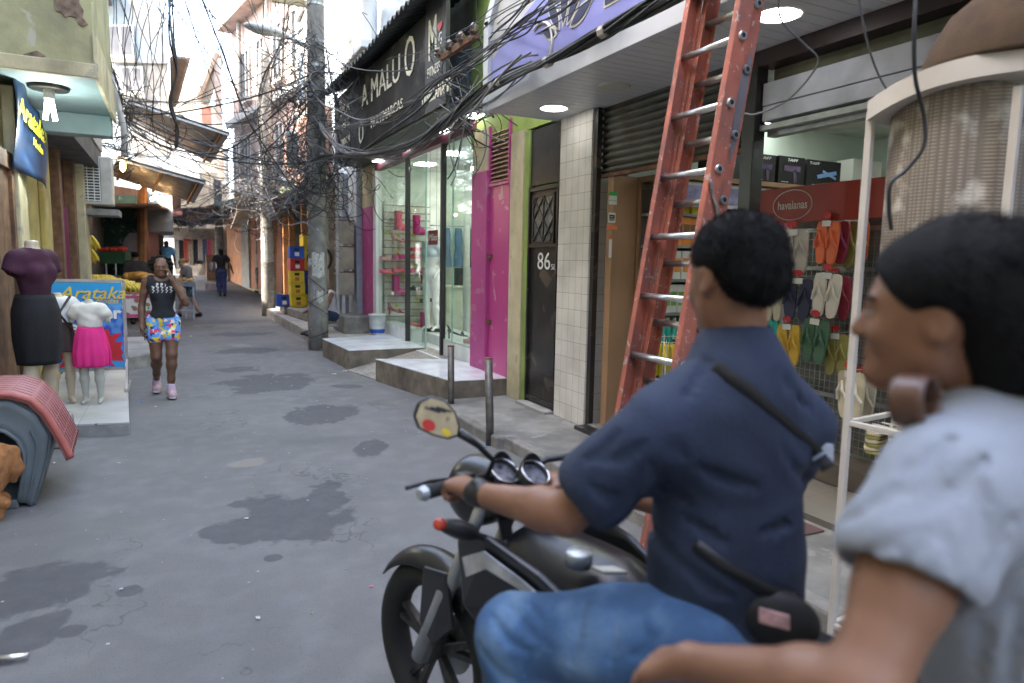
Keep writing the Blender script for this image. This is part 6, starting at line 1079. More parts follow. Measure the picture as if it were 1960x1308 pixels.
# ================================================================ people, mannequins, dog
skin_d = mat('dark brown skin', (.13, .062, .036), .48, var=.12, vs=9, bump=.05, bs=120); skin_m = mat('brown skin', (.22, .105, .06), .5, var=.12, vs=9, bump=.05, bs=120); skin_l = mat('light tan skin', (.42, .25, .18), .5, var=.1, bump=.05)
hairm = mat('black hair', (.007, .0065, .0065), .75, var=.3, vs=30, bump=.9, bs=260, spec=.2)
def hairop(T, ax, s, ops, k=.02): return [('u', EL(T(*c), tuple(x*s for x in r), ax), k) for c, r in ops]
def xf(J, base, rot, s=1):
    c_, s_ = math.cos(rot), math.sin(rot); M = np.array([[c_, -s_, 0], [s_, c_, 0], [0, 0, 1]]); return {k: M@(V(*v)*s)+np.asarray(base) for k, v in J.items()}, M
STAND = dict(pelvis=(0, 0, .93), neck=(0, -.01, 1.45), ls=(-.17, -.01, 1.40), rs=(.17, -.01, 1.40), le=(-.23, -.02, 1.11), re=(.23, -.02, 1.11), lw=(-.25, .05, .87), rw=(.25, .05, .87), lh=(-.09, 0, .90), rh=(.09, 0, .90), lk=(-.1, .02, .50), rk=(.1, .02, .50), la=(-.1, -.02, .09), ra=(.1, -.02, .09), lt=(-.12, .12, .03), rt=(.12, .12, .03))
def seg_shirt(J, s, fem, sleeve, hem, off=.014, wid=1, collar=.065):
    o = torso_ops(J, s, off, fem, wid); o = [q for q in o]; o.append(('s', EL(J['neck']+nrm(J['neck']-J['pelvis'])*.045*s, (collar*s,)*3), .01)) 
    up = nrm(J['neck']-J['pelvis']); o.append(('cut', J['pelvis']+up*hem, -up)); r = []
    if sleeve > 0:
        for a in 'lr': r += [('u', RC(J[a+'s'], lerp(J[a+'s'], J[a+'e'], sleeve), (.058)*s+off, (.05+.016)*s+off), .05)]
    k = len(o)-2; return o[:k]+r+(sleeve_cut(J, s, sleeve) if sleeve > 0 else [])+o[k:]
def figure(name, lab, J, skin, base, s=1, fem=0, wid=1, arm=1, leg=1, h=.011, headdir=(0, 1, 0), up=(0, 0, 1), face=True, hands=True, hand_spec={}, feet=True, cat='person', group=None, head=True):
    t = thing(name, lab, cat, base, 0, group); o = body_ops(J, s, fem, 0, wid, arm, leg, feet); T = ax = None
    if head: ho_, T, ax = head_ops(J['head'], headdir, up, s*.97*J.get('hs', 1), face); o += ho_
    if hands:
        for a in 'lr':
            if a+'w' not in J: continue
            fd = nrm(J[a+'w']-J[a+'e']); sp = hand_spec.get(a, {}); d_ = sp.get('d', fd); n_ = sp.get('n', V(1 if a == 'l' else -1, 0, 0)); t_ = sp.get('t', V(0, 1, 0)); o += hand_ops(J[a+'w'], d_, n_, t_, s, sp.get('curl', .35))
    sdf('body', o, h, skin, t); return t, T, ax
def shoes(t, J, s, m, h=.012, sole_m=None, fwd=None):
    for a in 'lr':
        an, to = J[a+'a'], J[a+'t']; f_ = nrm((to-an)*V(1, 1, 0)); base = V(an[0], an[1], to[2]); q = to-V(0, 0, .0)
        sdf('shoe', [('u', RC(an+f_*-.02-V(0, 0, .015), an-V(0, 0, .035)-f_*.02, .045*s, .046*s), .03), ('u', RC(base-f_*.03*s+V(0, 0, .015), q+f_*.01, .045*s, .043*s), .04), ('u', RC(base+V(0, 0, .03), q+V(0, 0, .004), .04*s, .04*s), .03), ('cut', q-V(0, 0, .03), (0, 0, -1))], h, m, t)
        if sole_m: sdf('shoe_sole', [('u', RC(base-f_*.03*s+V(0, 0, .005), q+f_*.015, .048*s, .046*s), .02), ('cut', q-V(0, 0, .03), (0, 0, -1)), ('cut', q-V(0, 0, .006), (0, 0, 1))], h, sole_m, t)

def fuzz(hair, parent, n, ln, bend, seed=3, wd=.0007):
    rg = random.Random(seed); me = hair.data; off = np.array(parent.location); mb = MB(); vs = me.vertices
    for _ in range(n):
        v = vs[rg.randrange(len(vs))]; nn = np.array(v.normal); p = np.array(v.co)+off-nn*.002+V(*[rg.uniform(-.002, .002) for _ in range(3)]); d = nrm(nn*(1-bend[0])+bend[0]*np.asarray(bend[1])+V(*[rg.gauss(0, .25) for _ in range(3)])); L = ln*rg.uniform(.5, 1.2)
        sd2 = nrm(np.cross(d, V(rg.gauss(0, 1), rg.gauss(0, 1), 1)))*wd; q = p+d*L; q2 = q+nrm(d*1.0+nn*-.3*bend[0]+V(*[rg.gauss(0, .15) for _ in range(3)]))*L*.6; mb.add([p-sd2, p+sd2, q+sd2, q-sd2, q2], [(0, 1, 2, 3), (3, 2, 4)])
    return obj('loose_hair', mb, hairm, parent, True)
# ---- woman walking towards the camera, hand on her cheek
wb_ = GZ(318, 757)*V(1, 1, 0); s = .985; ang = math.atan2(-wb_[1], -wb_[0])-math.pi/2     # she faces the camera
Jl = dict(pelvis=(0, 0, .90), neck=(.0, -.02, 1.385), ls=(-.165, -.01, 1.335), rs=(.165, -.01, 1.335), head=(.0, .03, 1.515), re=(.215, -.02, 1.06), rw=(.222, .07, .84), lh=(-.09, 0, .87), rh=(.09, 0, .87),
          le=(-.245, .12, 1.10), lw=(-.118, .135, 1.335), lk=(-.075, .12, .50), la=(-.055, .14, .10), lt=(-.065, .30, .045), rk=(.085, .06, .47), ra=(.095, -.24, .15), rt=(.10, -.13, .05))
# local frame: +y forward (to camera); local -x is picture right because she faces us
J, Mx = xf(Jl, wb_, ang, s)
fw, lf = Mx@V(0, 1, 0), Mx@V(-1, 0, 0); rt_ = -lf; U = V(0, 0, 1)
fdir = nrm(fw*1+U*-.03)
t, T, ax = figure('person', 'woman in black tank top and bright patterned shorts walking with a hand on her cheek', J, skin_d, wb_, s, 1, .88, .95, 1.0, .0085, fdir, U, True, True, {'l': dict(d=nrm(U*.95+rt_*.22-fw*.1), n=nrm(rt_*.9-fw*.3), t=nrm(fw*.7+rt_*.3), curl=.08), 'r': dict(d=nrm(-U+fw*.25), n=nrm(lf), t=fw, curl=.6)}, False)
tank = mat('black tank top', (.014, .015, .02), .85, var=.2, bump=.3, bs=90)
st_ops = torso_ops(J, s, .012, 1, .88); up = nrm(J['neck']-J['pelvis']); r3 = torso_ax(J)[0]
cutarms = [('s', EL(J[a+'s']+(-r3 if a == 'l' else r3)*.055+U*.02, (.075, .12, .11)), .02) for a in 'lr']
sdf('tank_top', st_ops+cutarms+[('s', EL(J['neck']+U*.03+fw*.03, (.085, .10, .095)), .02), ('cut', J['pelvis']+U*.03, -U)], .008, tank, t, disp=wavy(.0035, 3, 16))
def shortsmat():
    m, nt, b = newmat('patterned shorts'); N, L = nt.nodes, nt.links; tc = N.new('ShaderNodeTexCoord'); v_ = N.new('ShaderNodeTexVoronoi'); v_.inputs['Scale'].default_value = 28; v_.distance = 'CHEBYCHEV'; L.new(tc.outputs['Object'], v_.inputs[0]); r_ = N.new('ShaderNodeValToRGB'); r_.color_ramp.interpolation = 'CONSTANT'; sp = N.new('ShaderNodeSeparateColor'); L.new(v_.outputs['Color'], sp.inputs[0])
    r_.color_ramp.elements[0].color = (.1, .3, .75, 1); r_.color_ramp.elements[1].position = .85; r_.color_ramp.elements[1].color = (.02, .03, .12, 1)
    for p_, c_ in ((.35, (.75, .6, .03)), (.52, (.16, .42, .8)), (.68, (.7, .05, .15)), (.77, (.75, .7, .6))): e = r_.color_ramp.elements.new(p_); e.color = (*c_, 1)
    L.new(sp.outputs[0], r_.inputs[0]); L.new(r_.outputs[0], b.inputs['Base Color']); b.inputs['Roughness'].default_value = .7; return m
def pants_ops(J, s, fem, off, frac, leg=1, wid=1, hem_off=.0):
    o = [q for q in torso_ops(J, s, off, fem, wid)[:1]]
    for a in 'lr':
        if frac <= 1: e1 = lerp(J[a+'h'], J[a+'k'], min(frac, .4)); e_ = lerp(J[a+'h'], J[a+'k'], frac); r_e = lerp(.083, .058, max(0, (frac-.4)/.6)); o += [('u', RC(J[a+'h'], e1, .092*leg*s+off, .084*leg*s+off), .03), ('u', RC(e1, e_, .084*leg*s+off, r_e*leg*s+off+hem_off), .02)]
        else: limb(o, [J[a+'h'], lerp(J[a+'h'], J[a+'k'], .4), J[a+'k'], lerp(J[a+'k'], J[a+'a'], .3), lerp(J[a+'k'], J[a+'a'], min(1, frac-1))], [.092*leg, .082*leg, .062*leg, .062*leg, .048*leg], off, .03, s)
    return o
sdf('shorts', pants_ops(J, s, 1, .007, .48, 1.0, .88, .0)+[('cut', J['pelvis']+U*.12, U), ('cut', J['pelvis']-U*.27, -U)], .009, shortsmat(), t, disp=wavy(.003, 5, 18))
sdf('hair', hairop(T, ax, s, [((0, -.03, .035), (.084, .094, .092)), ((.085, -.05, .03), (.05, .06, .075)), ((-.085, -.05, .03), (.05, .06, .075)), ((0, -.09, .01), (.09, .06, .085)), ((0, -.04, .1), (.07, .07, .04))])+[('s', EL(T(0, .095, -.01), (.072, .06, .09), ax), .02)], .008, hairm, t, disp=wavy(.009, 9, 70))
sdf('headband', [('u', EL(T(0, -.008, .05), (.083, .1, .085), ax), .01), ('cut', T(0, .03, .05), -(fdir*.5-U*.9)*-1), ('cut', T(0, .055, .062), (fdir*.5-U*.9)*-1)], .007, mat('grey headband', (.2, .23, .27), .7), t)
for x in (-1, 1): e_ = obj('eye', MB().ball(T(.03*x, .0805, .002), (.0105, .0105, .006), 8, 6).smooth(), mat('eye white', (.3, .27, .24), .3), t, True); obj('iris', MB().ball(T(.03*x, .0895, .002), .0052, 8, 6).smooth(), black, e_, True)
sdf('lips', [('u', EL(T(0, .0965, -.057), (.024, .008, .0055), ax), .004), ('u', EL(T(0, .0945, -.066), (.019, .008, .0065), ax), .004)], .004, mat('lip skin', (.2, .07, .055), .4), t)
for a, k_ in (('l', 0), ('r', 1)): sdf('sock', [('u', RC(J[a+'a']+U*.035, J[a+'a']-U*.02, .043, .045), .01)], .01, mat('lilac sock', (.5, .4, .5), .9), t)
shoes(t, J, 1.0, mat('pale pink trainer', (.45, .3, .34), .6, var=.3, vs=25), .008, mat('white sole', (.6, .58, .57), .6))
pq = MB(); 
for k in range(5):
    cx = J['pelvis']+up*.385*1.0+rt_*(.085-.042*k)+fw*.14
    pq.ball(cx+U*.03, (.014, .004, .014), 8, 6)
    pq.tube([cx+U*.015, cx-U*.01+rt_*.008, cx-U*.03-rt_*.006*(k % 2), cx-U*.05], [.009, .005, .007, .004], 5)
sdf('shirt_print', sum([[('u', RC(J['pelvis']+up*.40+rt_*(.08-.04*k)+fw*.10, J['pelvis']+up*.40+rt_*(.08-.04*k)+fw*.2, .015, .015), .004), ('u', RC(J['pelvis']+up*.385+rt_*(.08-.04*k+.008)+fw*.10, J['pelvis']+up*.35+rt_*(.08-.04*k-.008*(k % 2))+fw*.2, .006, .008), .004)] for k in range(4)], [])+[('u', EL(J['pelvis']+up*.38+fw*.5, (.001, .001, .001)), .001)], .006, paper, t) if False else None
def decal(t, J, s, pts, m, off=.0155, fem=1, wid=.88):
    """raised print that follows the shirt front: pts are (side, height, radius)"""
    ops = torso_ops(J, s, off, fem, wid); mb = MB(); ta = torso_ax(J)
    for (a, z, r_) in pts:
        o0 = J['pelvis']+up*z+rt_*a
        for k in range(9):
            w_ = k*2*math.pi/9; p_ = o0+rt_*r_*math.cos(w_)+U*r_*1.2*math.sin(w_)
            d_ = .3
            for q in range(26):
                F = min(_ev(x[1], (p_+fw*d_)[None])[0] for x in ops if x[0] == 'u'); d_ -= max(F-.004, .0) if F > .004 else 0
            mb.v.append(tuple(p_+fw*(d_+.002)))
        n0 = len(mb.v)-9; mb.f.append(tuple(range(n0, n0+9)))
    obj('shirt_print', mb, m, t, True, solid=.003)
prt = []
for k in range(5):
    a = .09-.045*k; prt += [(a, .415, .014), (a+.008, .39, .008), (a-.006, .375, .009), (a+.003, .355, .006), (a-.008, .34, .007), (a+.002, .322, .005)]
decal(t, J, s, prt, mat('white shirt print', (.55, .53, .5), .8))
ph_ = J['rw']+nrm(-U+fw*.25)*.09+fw*.0; tag(obj('phone', MB().obox(ph_+lf*.028, rt_*.006, fw*.036, U*.072), black, bev=.004), 'black phone held low in the walking woman hand', 'phone')

# ---- far people
def person_far(lab, px, py_feet, d, s, face_ang, shirt, pants, skin, kw):
    b0 = D(px, py_feet, d); base = V(b0[0], b0[1], gh(b0[1])); J0 = {k: list(v) for k, v in STAND.items()}; J0['head'] = (0, .02, 1.58)
    for k, v in kw.get('pose', {}).items(): J0[k] = v
    J, Mx = xf(J0, base, face_ang, s); fw = Mx@V(0, 1, 0); t, T, ax = figure('person', lab, J, skin, base, s, kw.get('fem', 0), kw.get('wid', 1), 1, kw.get('leg', 1), .016, nrm(fw+V(0, 0, kw.get('look', 0))), (0, 0, 1), feet=False)
    sdf('shirt', seg_shirt(J, s, kw.get('fem', 0), kw.get('sleeve', .45), kw.get('hem', -.02), .02, kw.get('wid', 1)), .015, shirt, t, disp=wavy(.005, 3, 14)); sdf('trousers', pants_ops(J, s, 0, .014, kw.get('pl', 1.9), kw.get('leg', 1))+[('cut', J['pelvis']+V(0, 0, .1), (0, 0, 1))], .015, pants, t)
    shoes(t, J, s, kw.get('shoe', black), .014)
    hr = kw.get('hair', 'short')
    if hr == 'short': sdf('hair', hairop(T, ax, s, [((0, -.018, .045), (.08, .098, .082))])+[('cut', T(0, .05, .01), nrm(fw*.6-V(0, 0, .8)))], .012, hairm, t)
    elif hr == 'long': sdf('hair', hairop(T, ax, s, [((0, -.02, .04), (.088, .1, .09)), ((0, -.07, -.08), (.085, .06, .13))]), .012, kw.get('hairm', hairm), t)
    return t, T, ax, J, fw
grey_t = mat('grey top', (.12, .12, .13), .9, var=.15); dk_t = mat('charcoal top', (.035, .03, .032), .9); denim_s = mat('faded denim', (.12, .2, .3), .9, var=.25, vs=20, bump=.3); blackf = mat('black fabric', (.015, .015, .017), .9); nvy = mat('indigo leggings', (.04, .05, .13), .9)
t, T, ax, J, fw = person_far('woman in grey and black top, denim shorts and headscarf leaning over the narrow table', 366, 605, 18.3, .93, R(70), grey_t, denim_s, skin_l, dict(fem=1, wid=1.12, leg=1.15, pl=.62, hem=.02, hair='no', look=-.8, pose=dict(neck=(0, .1, 1.42), ls=(-.17, .08, 1.37), rs=(.17, .08, 1.37), head=(0, .2, 1.53), le=(-.22, .2, 1.12), lw=(-.16, .38, .98), re=(.24, .16, 1.1), rw=(.2, .32, .93), lk=(-.1, .16, .5), la=(-.1, .30, .1), lt=(-.1, .44, .04), rk=(.1, -.02, .5), ra=(.1, -.2, .12), rt=(.1, -.08, .04))))
sdf('headscarf', hairop(T, ax, .93, [((0, -.03, .05), (.085, .11, .08)), ((0, -.12, .04), (.05, .05, .05))])+[('cut', T(0, .05, .0), nrm(fw*.6-V(0, 0, .8)))], .014, mat('striped scarf', (.25, .19, .09), .9, var=.6, vs=50), t)
t, T, ax, J, fw = person_far('woman in black top and indigo leggings walking away up the street', 425, 567, 23.0, .93, R(8), blackf, nvy, skin_m, dict(fem=1, leg=1.1, hair='long', hem=.04, pose=dict(le=(-.26, -.02, 1.12), lw=(-.3, .1, .92), re=(.30, -.06, 1.13), rw=(.38, -.02, .9), lk=(-.08, .1, .5), la=(-.07, .0, .12), rk=(.08, .0, .5), ra=(.06, -.15, .12), rt=(.06, -.02, .04), lt=(-.07, .14, .04))))
tag(sdf('handbag', [('u', EL(J['le']+V(-.06, 0, -.05), (.07, .14, .16)), .02)], .02, mat('grey handbag', (.3, .32, .35), .7), None), 'pale grey handbag on the arm of the woman walking away', 'bag')
person_far('man in charcoal t-shirt with his back turned behind the fruit table', 264, 610, 16.2, 1.0, R(-5), dk_t, blackf, skin_m, dict(sleeve=.5))
person_far('bearded man in light blue football shirt standing at the far stall', 322, 560, 24.0, 1.0, R(175), mat('light blue shirt', (.12, .38, .65), .8, var=.4, vs=20), blackf, skin_d, dict(wid=1.05))
person_far('person in green and white patterned top in front of the blue shirted man', 308, 575, 22.5, .86, R(20), mat('patterned top', (.2, .35, .2), .9, var=.8, vs=30), blackf, skin_d, dict(fem=1, hair='long'))
person_far('person in white top and dark trousers sitting shade inside the corner bar', 497, 560, 24.5, .95, R(100), mat('pale pink top', (.5, .4, .4), .9), blackf, skin_m, dict())
person_far('man in white shirt and grey trousers standing behind the thick pole', 638, 610, 15.6, .98, R(60), mat('white shirt', (.5, .52, .55), .9), mat('grey trousers', (.25, .28, .3), .9), skin_l, dict(pose=dict(rw=(.1, .2, 1.2), re=(.25, .1, 1.15))))
# seated old man with mask
sb = D(637, 607, 13.35)*V(1, 1, 0)+V(0, 0, .42); sJ = dict(pelvis=(0, 0, .12), neck=(0, .10, .60), ls=(-.17, .09, .55), rs=(.17, .09, .55), head=(0, .17, .73), le=(-.21, .20, .30), lw=(-.14, .42, .24), re=(.22, .2, .30), rw=(.16, .42, .22), lh=(-.09, .02, .1), rh=(.09, .02, .1), lk=(-.12, .42, .2), rk=(.12, .42, .2), la=(-.12, .44, -.2), ra=(.12, .44, -.2), lt=(-.13, .58, -.25), rt=(.13, .58, -.25))
J, Mx = xf(sJ, sb, R(100), .95); fw = Mx@V(0, 1, 0); t, T, ax = figure('person', 'older man in white vest and blue face mask sitting on the step behind the pole', J, skin_m, sb, .95, 0, 1, 1, 1, .012, nrm(fw-V(0, 0, .4)), feet=False)
vo = torso_ops(J, .95, .014); sdf('vest', vo+[('s', EL(J[a+'s']+(J[a+'s']-J['neck'])*.5, (.09,)*3), .02) for a in 'lr']+[('s', EL(J['neck']+V(0, 0, .05), (.09,)*3), .01)], .012, mat('white vest', (.6, .62, .66), .9, bump=.3), t, disp=wavy(.004, 2, 18)); sdf('shorts', pants_ops(J, .95, 0, .014, .9)+[('cut', J['pelvis']+V(0, 0, .1), (0, 0, 1))], .014, mat('dark blue shorts', (.03, .05, .1), .9), t); shoes(t, J, .95, black, .014)
sdf('mask', [('u', EL(T(0, .06, -.05), (.066, .062, .055), ax), .01), ('cut', T(0, .02, -.05), -nrm(ax[1]))], .01, mat('blue mask', (.03, .08, .2), .8), t); sdf('hair', hairop(T, ax, .95, [((0, -.02, .04), (.08, .1, .075))])+[('cut', T(0, .03, .03), nrm(ax[1]*.6-V(0, 0, .8)))], .012, mat('grey hair', (.25, .24, .22), .9), t)

# ---- mannequins
mann = mat('beige mannequin', (.5, .42, .3), .35, var=.06, bump=.03); mannw = mat('grey white mannequin', (.42, .42, .36), .35, var=.1, bump=.05); mangl = mat('glossy white mannequin', (.75, .76, .76), .2, var=.03, bump=0)
def skirt(name, m, c_, prof, folds, amp, t, sx=1, sy=.8, n=72, ph=0):
    g_ = MB(); zs_ = [p_[0] for p_ in prof]; rs_ = [p_[1] for p_ in prof]; z0, z1 = zs_[0], zs_[-1]
    def fn(u, v): z = z0+(z1-z0)*v; r_ = np.interp(z, sorted(zs_), [r for _, r in sorted(zip(zs_, rs_))]); k = (z0-z)/(z0-z1); r_ = r_*(1+amp*k*math.sin(folds*u*2*math.pi+ph)+amp*.5*k*math.sin(folds*.37*u*6.28+1)); return (c_[0]+r_*sx*math.cos(u*2*math.pi), c_[1]+r_*sy*math.sin(u*2*math.pi), c_[2]+z)
    g_.grid(fn, n, 14); return obj(name, g_.smooth(), m, t, True, solid=.006)
mb0 = D(76, 720, 5.75)*V(1, 1, 0)+V(0, 0, .24); mJ = {k: v for k, v in STAND.items() if k[1:] not in ('w',)}; mJ = dict(mJ); mJ.update(neck=(0, 0, 1.46), le=(-.24, -.02, 1.22), re=(.24, -.02, 1.22))
J, Mx = xf(mJ, mb0, R(-125), .95); t = thing('mannequin', 'headless mannequin in burgundy top and black pencil skirt by the yellow wall', 'mannequin', mb0)
o = torso_ops(J, .95, 0, 1, .85); limb(o, [J['neck'], J['neck']+V(0, 0, .07)], [.05, .052], 0, .02)
for a in 'lr': limb(o, [J[a+'h'], lerp(J[a+'h'], J[a+'k'], .5), J[a+'k'], lerp(J[a+'k'], J[a+'a'], .3), J[a+'a']], [.085, .075, .05, .052, .03], 0, .03); limb(o, [J[a+'s'], lerp(J[a+'s'], J[a+'e'], .4)], [.045, .04], 0, .02)
sdf('body', o+[('cut', J['neck']+V(0, 0, .1), (0, 0, 1))], .012, mann, t)
burg = mat('burgundy knit', (.05, .012, .03), .9, var=.15, bump=.4, bs=150); so_ = seg_shirt(J, .95, 1, .5, .02, .016, .85); sdf('top', so_, .009, burg, t, disp=wavy(.006, 4, 20))
skirt('skirt', mat('black skirt cloth', (.01, .01, .012), .8, bump=.2), V(J['pelvis'][0], J['pelvis'][1], 0), [(J['pelvis'][2]+.16, .14), (J['pelvis'][2]+.02, .18), (J['pelvis'][2]-.2, .185), (J['pelvis'][2]-.42, .16)], 9, .02, t, .95, .95)
tag(obj('mannequin_stand', MB().box(mb0[0]-.22, mb0[0]+.2, mb0[1]-.2, mb0[1]+.25, .0, .235), concl, bev=.02), 'concrete block under the headless mannequin in the black skirt', 'block')
def child(lab, px, py, d, s, ang, top_m, sk_m, sk_prof, body, wide=1):
    b0 = D(px, py, d)*V(1, 1, 0)+V(0, 0, .12); cJ = dict(STAND); cJ = {k: v for k, v in cJ.items() if k[1:] != 'w' and k != 'head'}; cJ.update(le=(-.24, 0, 1.24), re=(.24, 0, 1.24), lt=(-.11, .1, .03), rt=(.11, .1, .03), la=(-.1, 0, .06), ra=(.1, 0, .06)); J, Mx = xf(cJ, b0, ang, s); t = thing('child_mannequin', lab, 'mannequin', b0)
    o = torso_ops(J, s, 0, 0, .95); limb(o, [J['neck'], J['neck']+V(0, 0, .1*s)], [.055*s, .05*s], 0, .02)
    for a in 'lr': limb(o, [J[a+'h'], J[a+'k'], lerp(J[a+'k'], J[a+'a'], .3), J[a+'a'], J[a+'t']], [x*s for x in (.09, .06, .062, .036, .03)], 0, .02); limb(o, [J[a+'s'], J[a+'e']], [.055*s, .04*s], 0, .02)
    sdf('body', o+[('cut', b0, (0, 0, -1)), ('cut', J['neck']+V(0, 0, .1*s), (0, 0, 1))], .008, body, t)
    sdf('top', torso_ops(J, s, .01, 0, .95)+[('u', RC(J[a+'s'], lerp(J[a+'s'], J[a+'e'], .35), .07*s+.012, .078*s+.012), .03) for a in 'lr']+[('s', EL(J['neck']+V(0, 0, .07*s), (.08*s,)*3), .01), ('cut', lerp(J['pelvis'], J['neck'], .42), (0, 0, -1))], .007, top_m, t, disp=wavy(.003, 8, 30))
    zc = lerp(J['pelvis'], J['neck'], .44)[2]; skirt('skirt', sk_m, V(b0[0], b0[1], 0), [(zc-z*s, r_*s*wide) for z, r_ in sk_prof], 13, .09, t, 1, .8)
    return t, J, s
hot = mat('hot pink jersey', (.75, .025, .22), .75, var=.08, bump=.2, bs=90); t, J, s_ = child('headless child mannequin in white bodice and bright pink skirt on the tiled slab', 181, 797, 6.95, .68, R(168), mat('white bodice', (.66, .63, .55), .9, bump=.4, bs=120), hot, [(0, .15), (.15, .2), (.40, .235), (.56, .225), (.60, .21)], mannw)
obj('pink_neck_trim', MB().tube([J['neck']+V(.075*math.cos(w_), .065*math.sin(w_), -.0-.015*math.sin(w_+0)*0-.02) for w_ in np.linspace(0, 6.28, 24)], .006, 6), hot, t, True)
t, J, s_ = child('child mannequin in white shirt and dark brown skirt with shoulder strap behind the pink one', 122, 775, 6.9, .72, R(200), mat('white child shirt', (.6, .6, .6), .9), mat('dark brown skirt', (.05, .03, .025), .8), [(0, .14), (.2, .17), (.42, .2)], mann)
obj('shoulder_strap', MB().tube([J['ls']+V(0, -.1, .08), J['pelvis']+V(.02, -.13, .25), J['pelvis']+V(.12, -.08, .08)], .012, 6), black, t, True)
q = GX(826, 612, 3.95); wb2 = V(q[0], q[1], .425); J, Mx = xf({k: v for k, v in dict(STAND, head=(0, .0, 1.6), rw=(.2, .12, 1.0), lw=(-.2, .12, .95)).items()}, wb2, R(120), 1.03); t, T, ax = figure('mannequin', 'glossy white featureless mannequin standing in the boutique window', J, mangl, wb2, 1.03, 1, .9, .9, .95, .016, Mx@V(0, 1, 0), face=False, cat='mannequin')
sdf('blue_top', seg_shirt(J, 1.03, 1, 0, .3, .012, .9), .015, mat('pale blue cloth', (.4, .48, .52), .8), t)

# ---- dog and its plastic kennel
dh = thing('dog_kennel', 'grey plastic dog kennel with a curved pinkish red tiled roof', 'kennel', (-1.08, 5.48, 0), R(3)); kg = mat('grey kennel plastic', (.13, .16, .17), .5, var=.12, grime=(.07, .075, .07), ga=.5, bump=.1); kr = mat('faded red roof plastic', (.36, .135, .13), .45, var=.12, vs=3, grime=(.5, .3, .36), ga=.5, gs=1.5, bump=.06)
def roofp(t_, off=0):   # t in -1..1 across
    a = abs(t_); pts = [(0, .74), (.12, .735), (.22, .69), (.29, .60), (.335, .50), (.375, .40), (.415, .29)]; x = np.interp(a*6, range(7), [p_[0] for p_ in pts]); z = np.interp(a*6, range(7), [p_[1] for p_ in pts]); return x*(1 if t_ > 0 else -1)*(1+off), z+off*.4
KY0, KY1 = -.32, .36
def roofg(u, v, off):
    x, z = roofp(2*u-1, off); return (x, KY0-.04+(KY1-KY0+.08)*v, z)
obj('roof', MB().grid(lambda u, v: roofg(u, v, 0), 48, 10).smooth(), kr, dh, solid=.035, bev=.0); gl = MB()
for k in range(-7, 8):
    pass
for v in np.linspace(.06, .94, 9): gl.tube([V(*roofg(u, v, .045)) for u in np.linspace(.0, 1, 30)], .0032, 5)
for k in range(13):
    u = .02+.96*k/12; gl.tube([V(*roofg(u, v, .045)) for v in np.linspace(.02, .98, 6)], .0032, 5)
obj('roof_tiles', gl.smooth(), kr, dh); obj('roof_rim', MB().tube([V(*roofg(u, 0, .03)) for u in np.linspace(0, 1, 40)], .02, 10).smooth(), mat('salmon rim plastic', (.42, .12, .10), .45), dh)
def bodyp(a):  # outline of the front: from left foot over the top to right foot
    pts = [(-.20, 0), (-.245, .15), (-.29, .32), (-.31, .45), (-.25, .60), (-.12, .70), (0, .715), (.12, .70), (.25, .60), (.31, .45), (.29, .32), (.245, .15), (.20, 0)]; k = a*12; return (np.interp(k, range(13), [p_[0] for p_ in pts]), np.interp(k, range(13), [p_[1] for p_ in pts]))
def doorp(a):
    pts = [(-.13, .05), (-.155, .2), (-.17, .34), (-.145, .44), (-.08, .51), (0, .53), (.08, .51), (.145, .44), (.17, .34), (.155, .2), (.13, .05)]; k = a*10; return (np.interp(k, range(11), [p_[0] for p_ in pts]), np.interp(k, range(11), [p_[1] for p_ in pts]))
fr2 = MB(); fr2.grid(lambda u, v: (lerp(V(*bodyp(u)), V(*doorp(u)), v)[0], KY0+.0+.012*math.sin(v*3.14), lerp(V(*bodyp(u)), V(*doorp(u)), v)[1]), 60, 4); obj('front_panel', fr2.smooth(), kg, dh, solid=.03)
obj('side_shell', MB().grid(lambda u, v: (bodyp(u)[0], KY0+.01+(KY1-KY0)*v, bodyp(u)[1]), 60, 4).smooth(), kg, dh, solid=.03)
obj('door_trim', MB().tube([(doorp(u)[0]*1.03, KY0-.012, doorp(u)[1]) for u in np.linspace(0, 1, 40)], .014, 8).smooth(), kg, dh); obj('floor', MB().box(-.2, .2, KY0, KY1, .03, .06), kg, dh); obj('back_panel', MB().prism([(bodyp(u)[0], KY1, bodyp(u)[1]) for u in np.linspace(0, 1, 30)], (0, .02, 0)), kg, dh); obj('sill', MB().box(-.13, .13, KY0-.02, KY0+.02, .0, .06), kg, dh, bev=.01)
for a in (.16, .84): obj('moulded_rib', MB().tube([(lerp(V(*bodyp(u)), V(*doorp(u)), .45)[0], KY0-.012, lerp(V(*bodyp(u)), V(*doorp(u)), .45)[1]) for u in np.linspace(a-.14, a+.14, 12)], .008, 6), kg, dh)
db = V(-1.03, 5.0, 0); fur = mat('ginger fur', (.42, .19, .07), .95, var=.35, vs=18, bump=1.0, bs=260); dg_ = thing('dog', 'ginger dog at the kennel opening, partly cut by the left edge', 'dog', db)
P_ = lambda x, y, z: db+V(x, y, z)
do = [('u', EL(P_(-.02, .0, .36), (.13, .115, .13)), .03), ('u', EL(P_(-.22, .03, .36), (.17, .105, .12)), .06), ('u', EL(P_(-.42, .05, .37), (.13, .11, .15)), .05), ('u', EL(P_(.0, -.01, .27), (.085, .10, .12)), .04)]
for y_, x_ in ((-.055, .02), (.06, -.0)): limb(do, [P_(x_-.02, y_, .30), P_(x_-.05, y_, .18), P_(x_+.045, y_, .11), P_(x_+.01, y_, .035), P_(x_-.035, y_-.0, .02)], [.07, .042, .026, .022, .026], 0, .025)
for y_ in (-.03, .11): limb(do, [P_(-.42, y_, .30), P_(-.43, y_, .16), P_(-.42, y_, .04), P_(-.455, y_, .022)], [.055, .032, .024, .027], 0, .02)
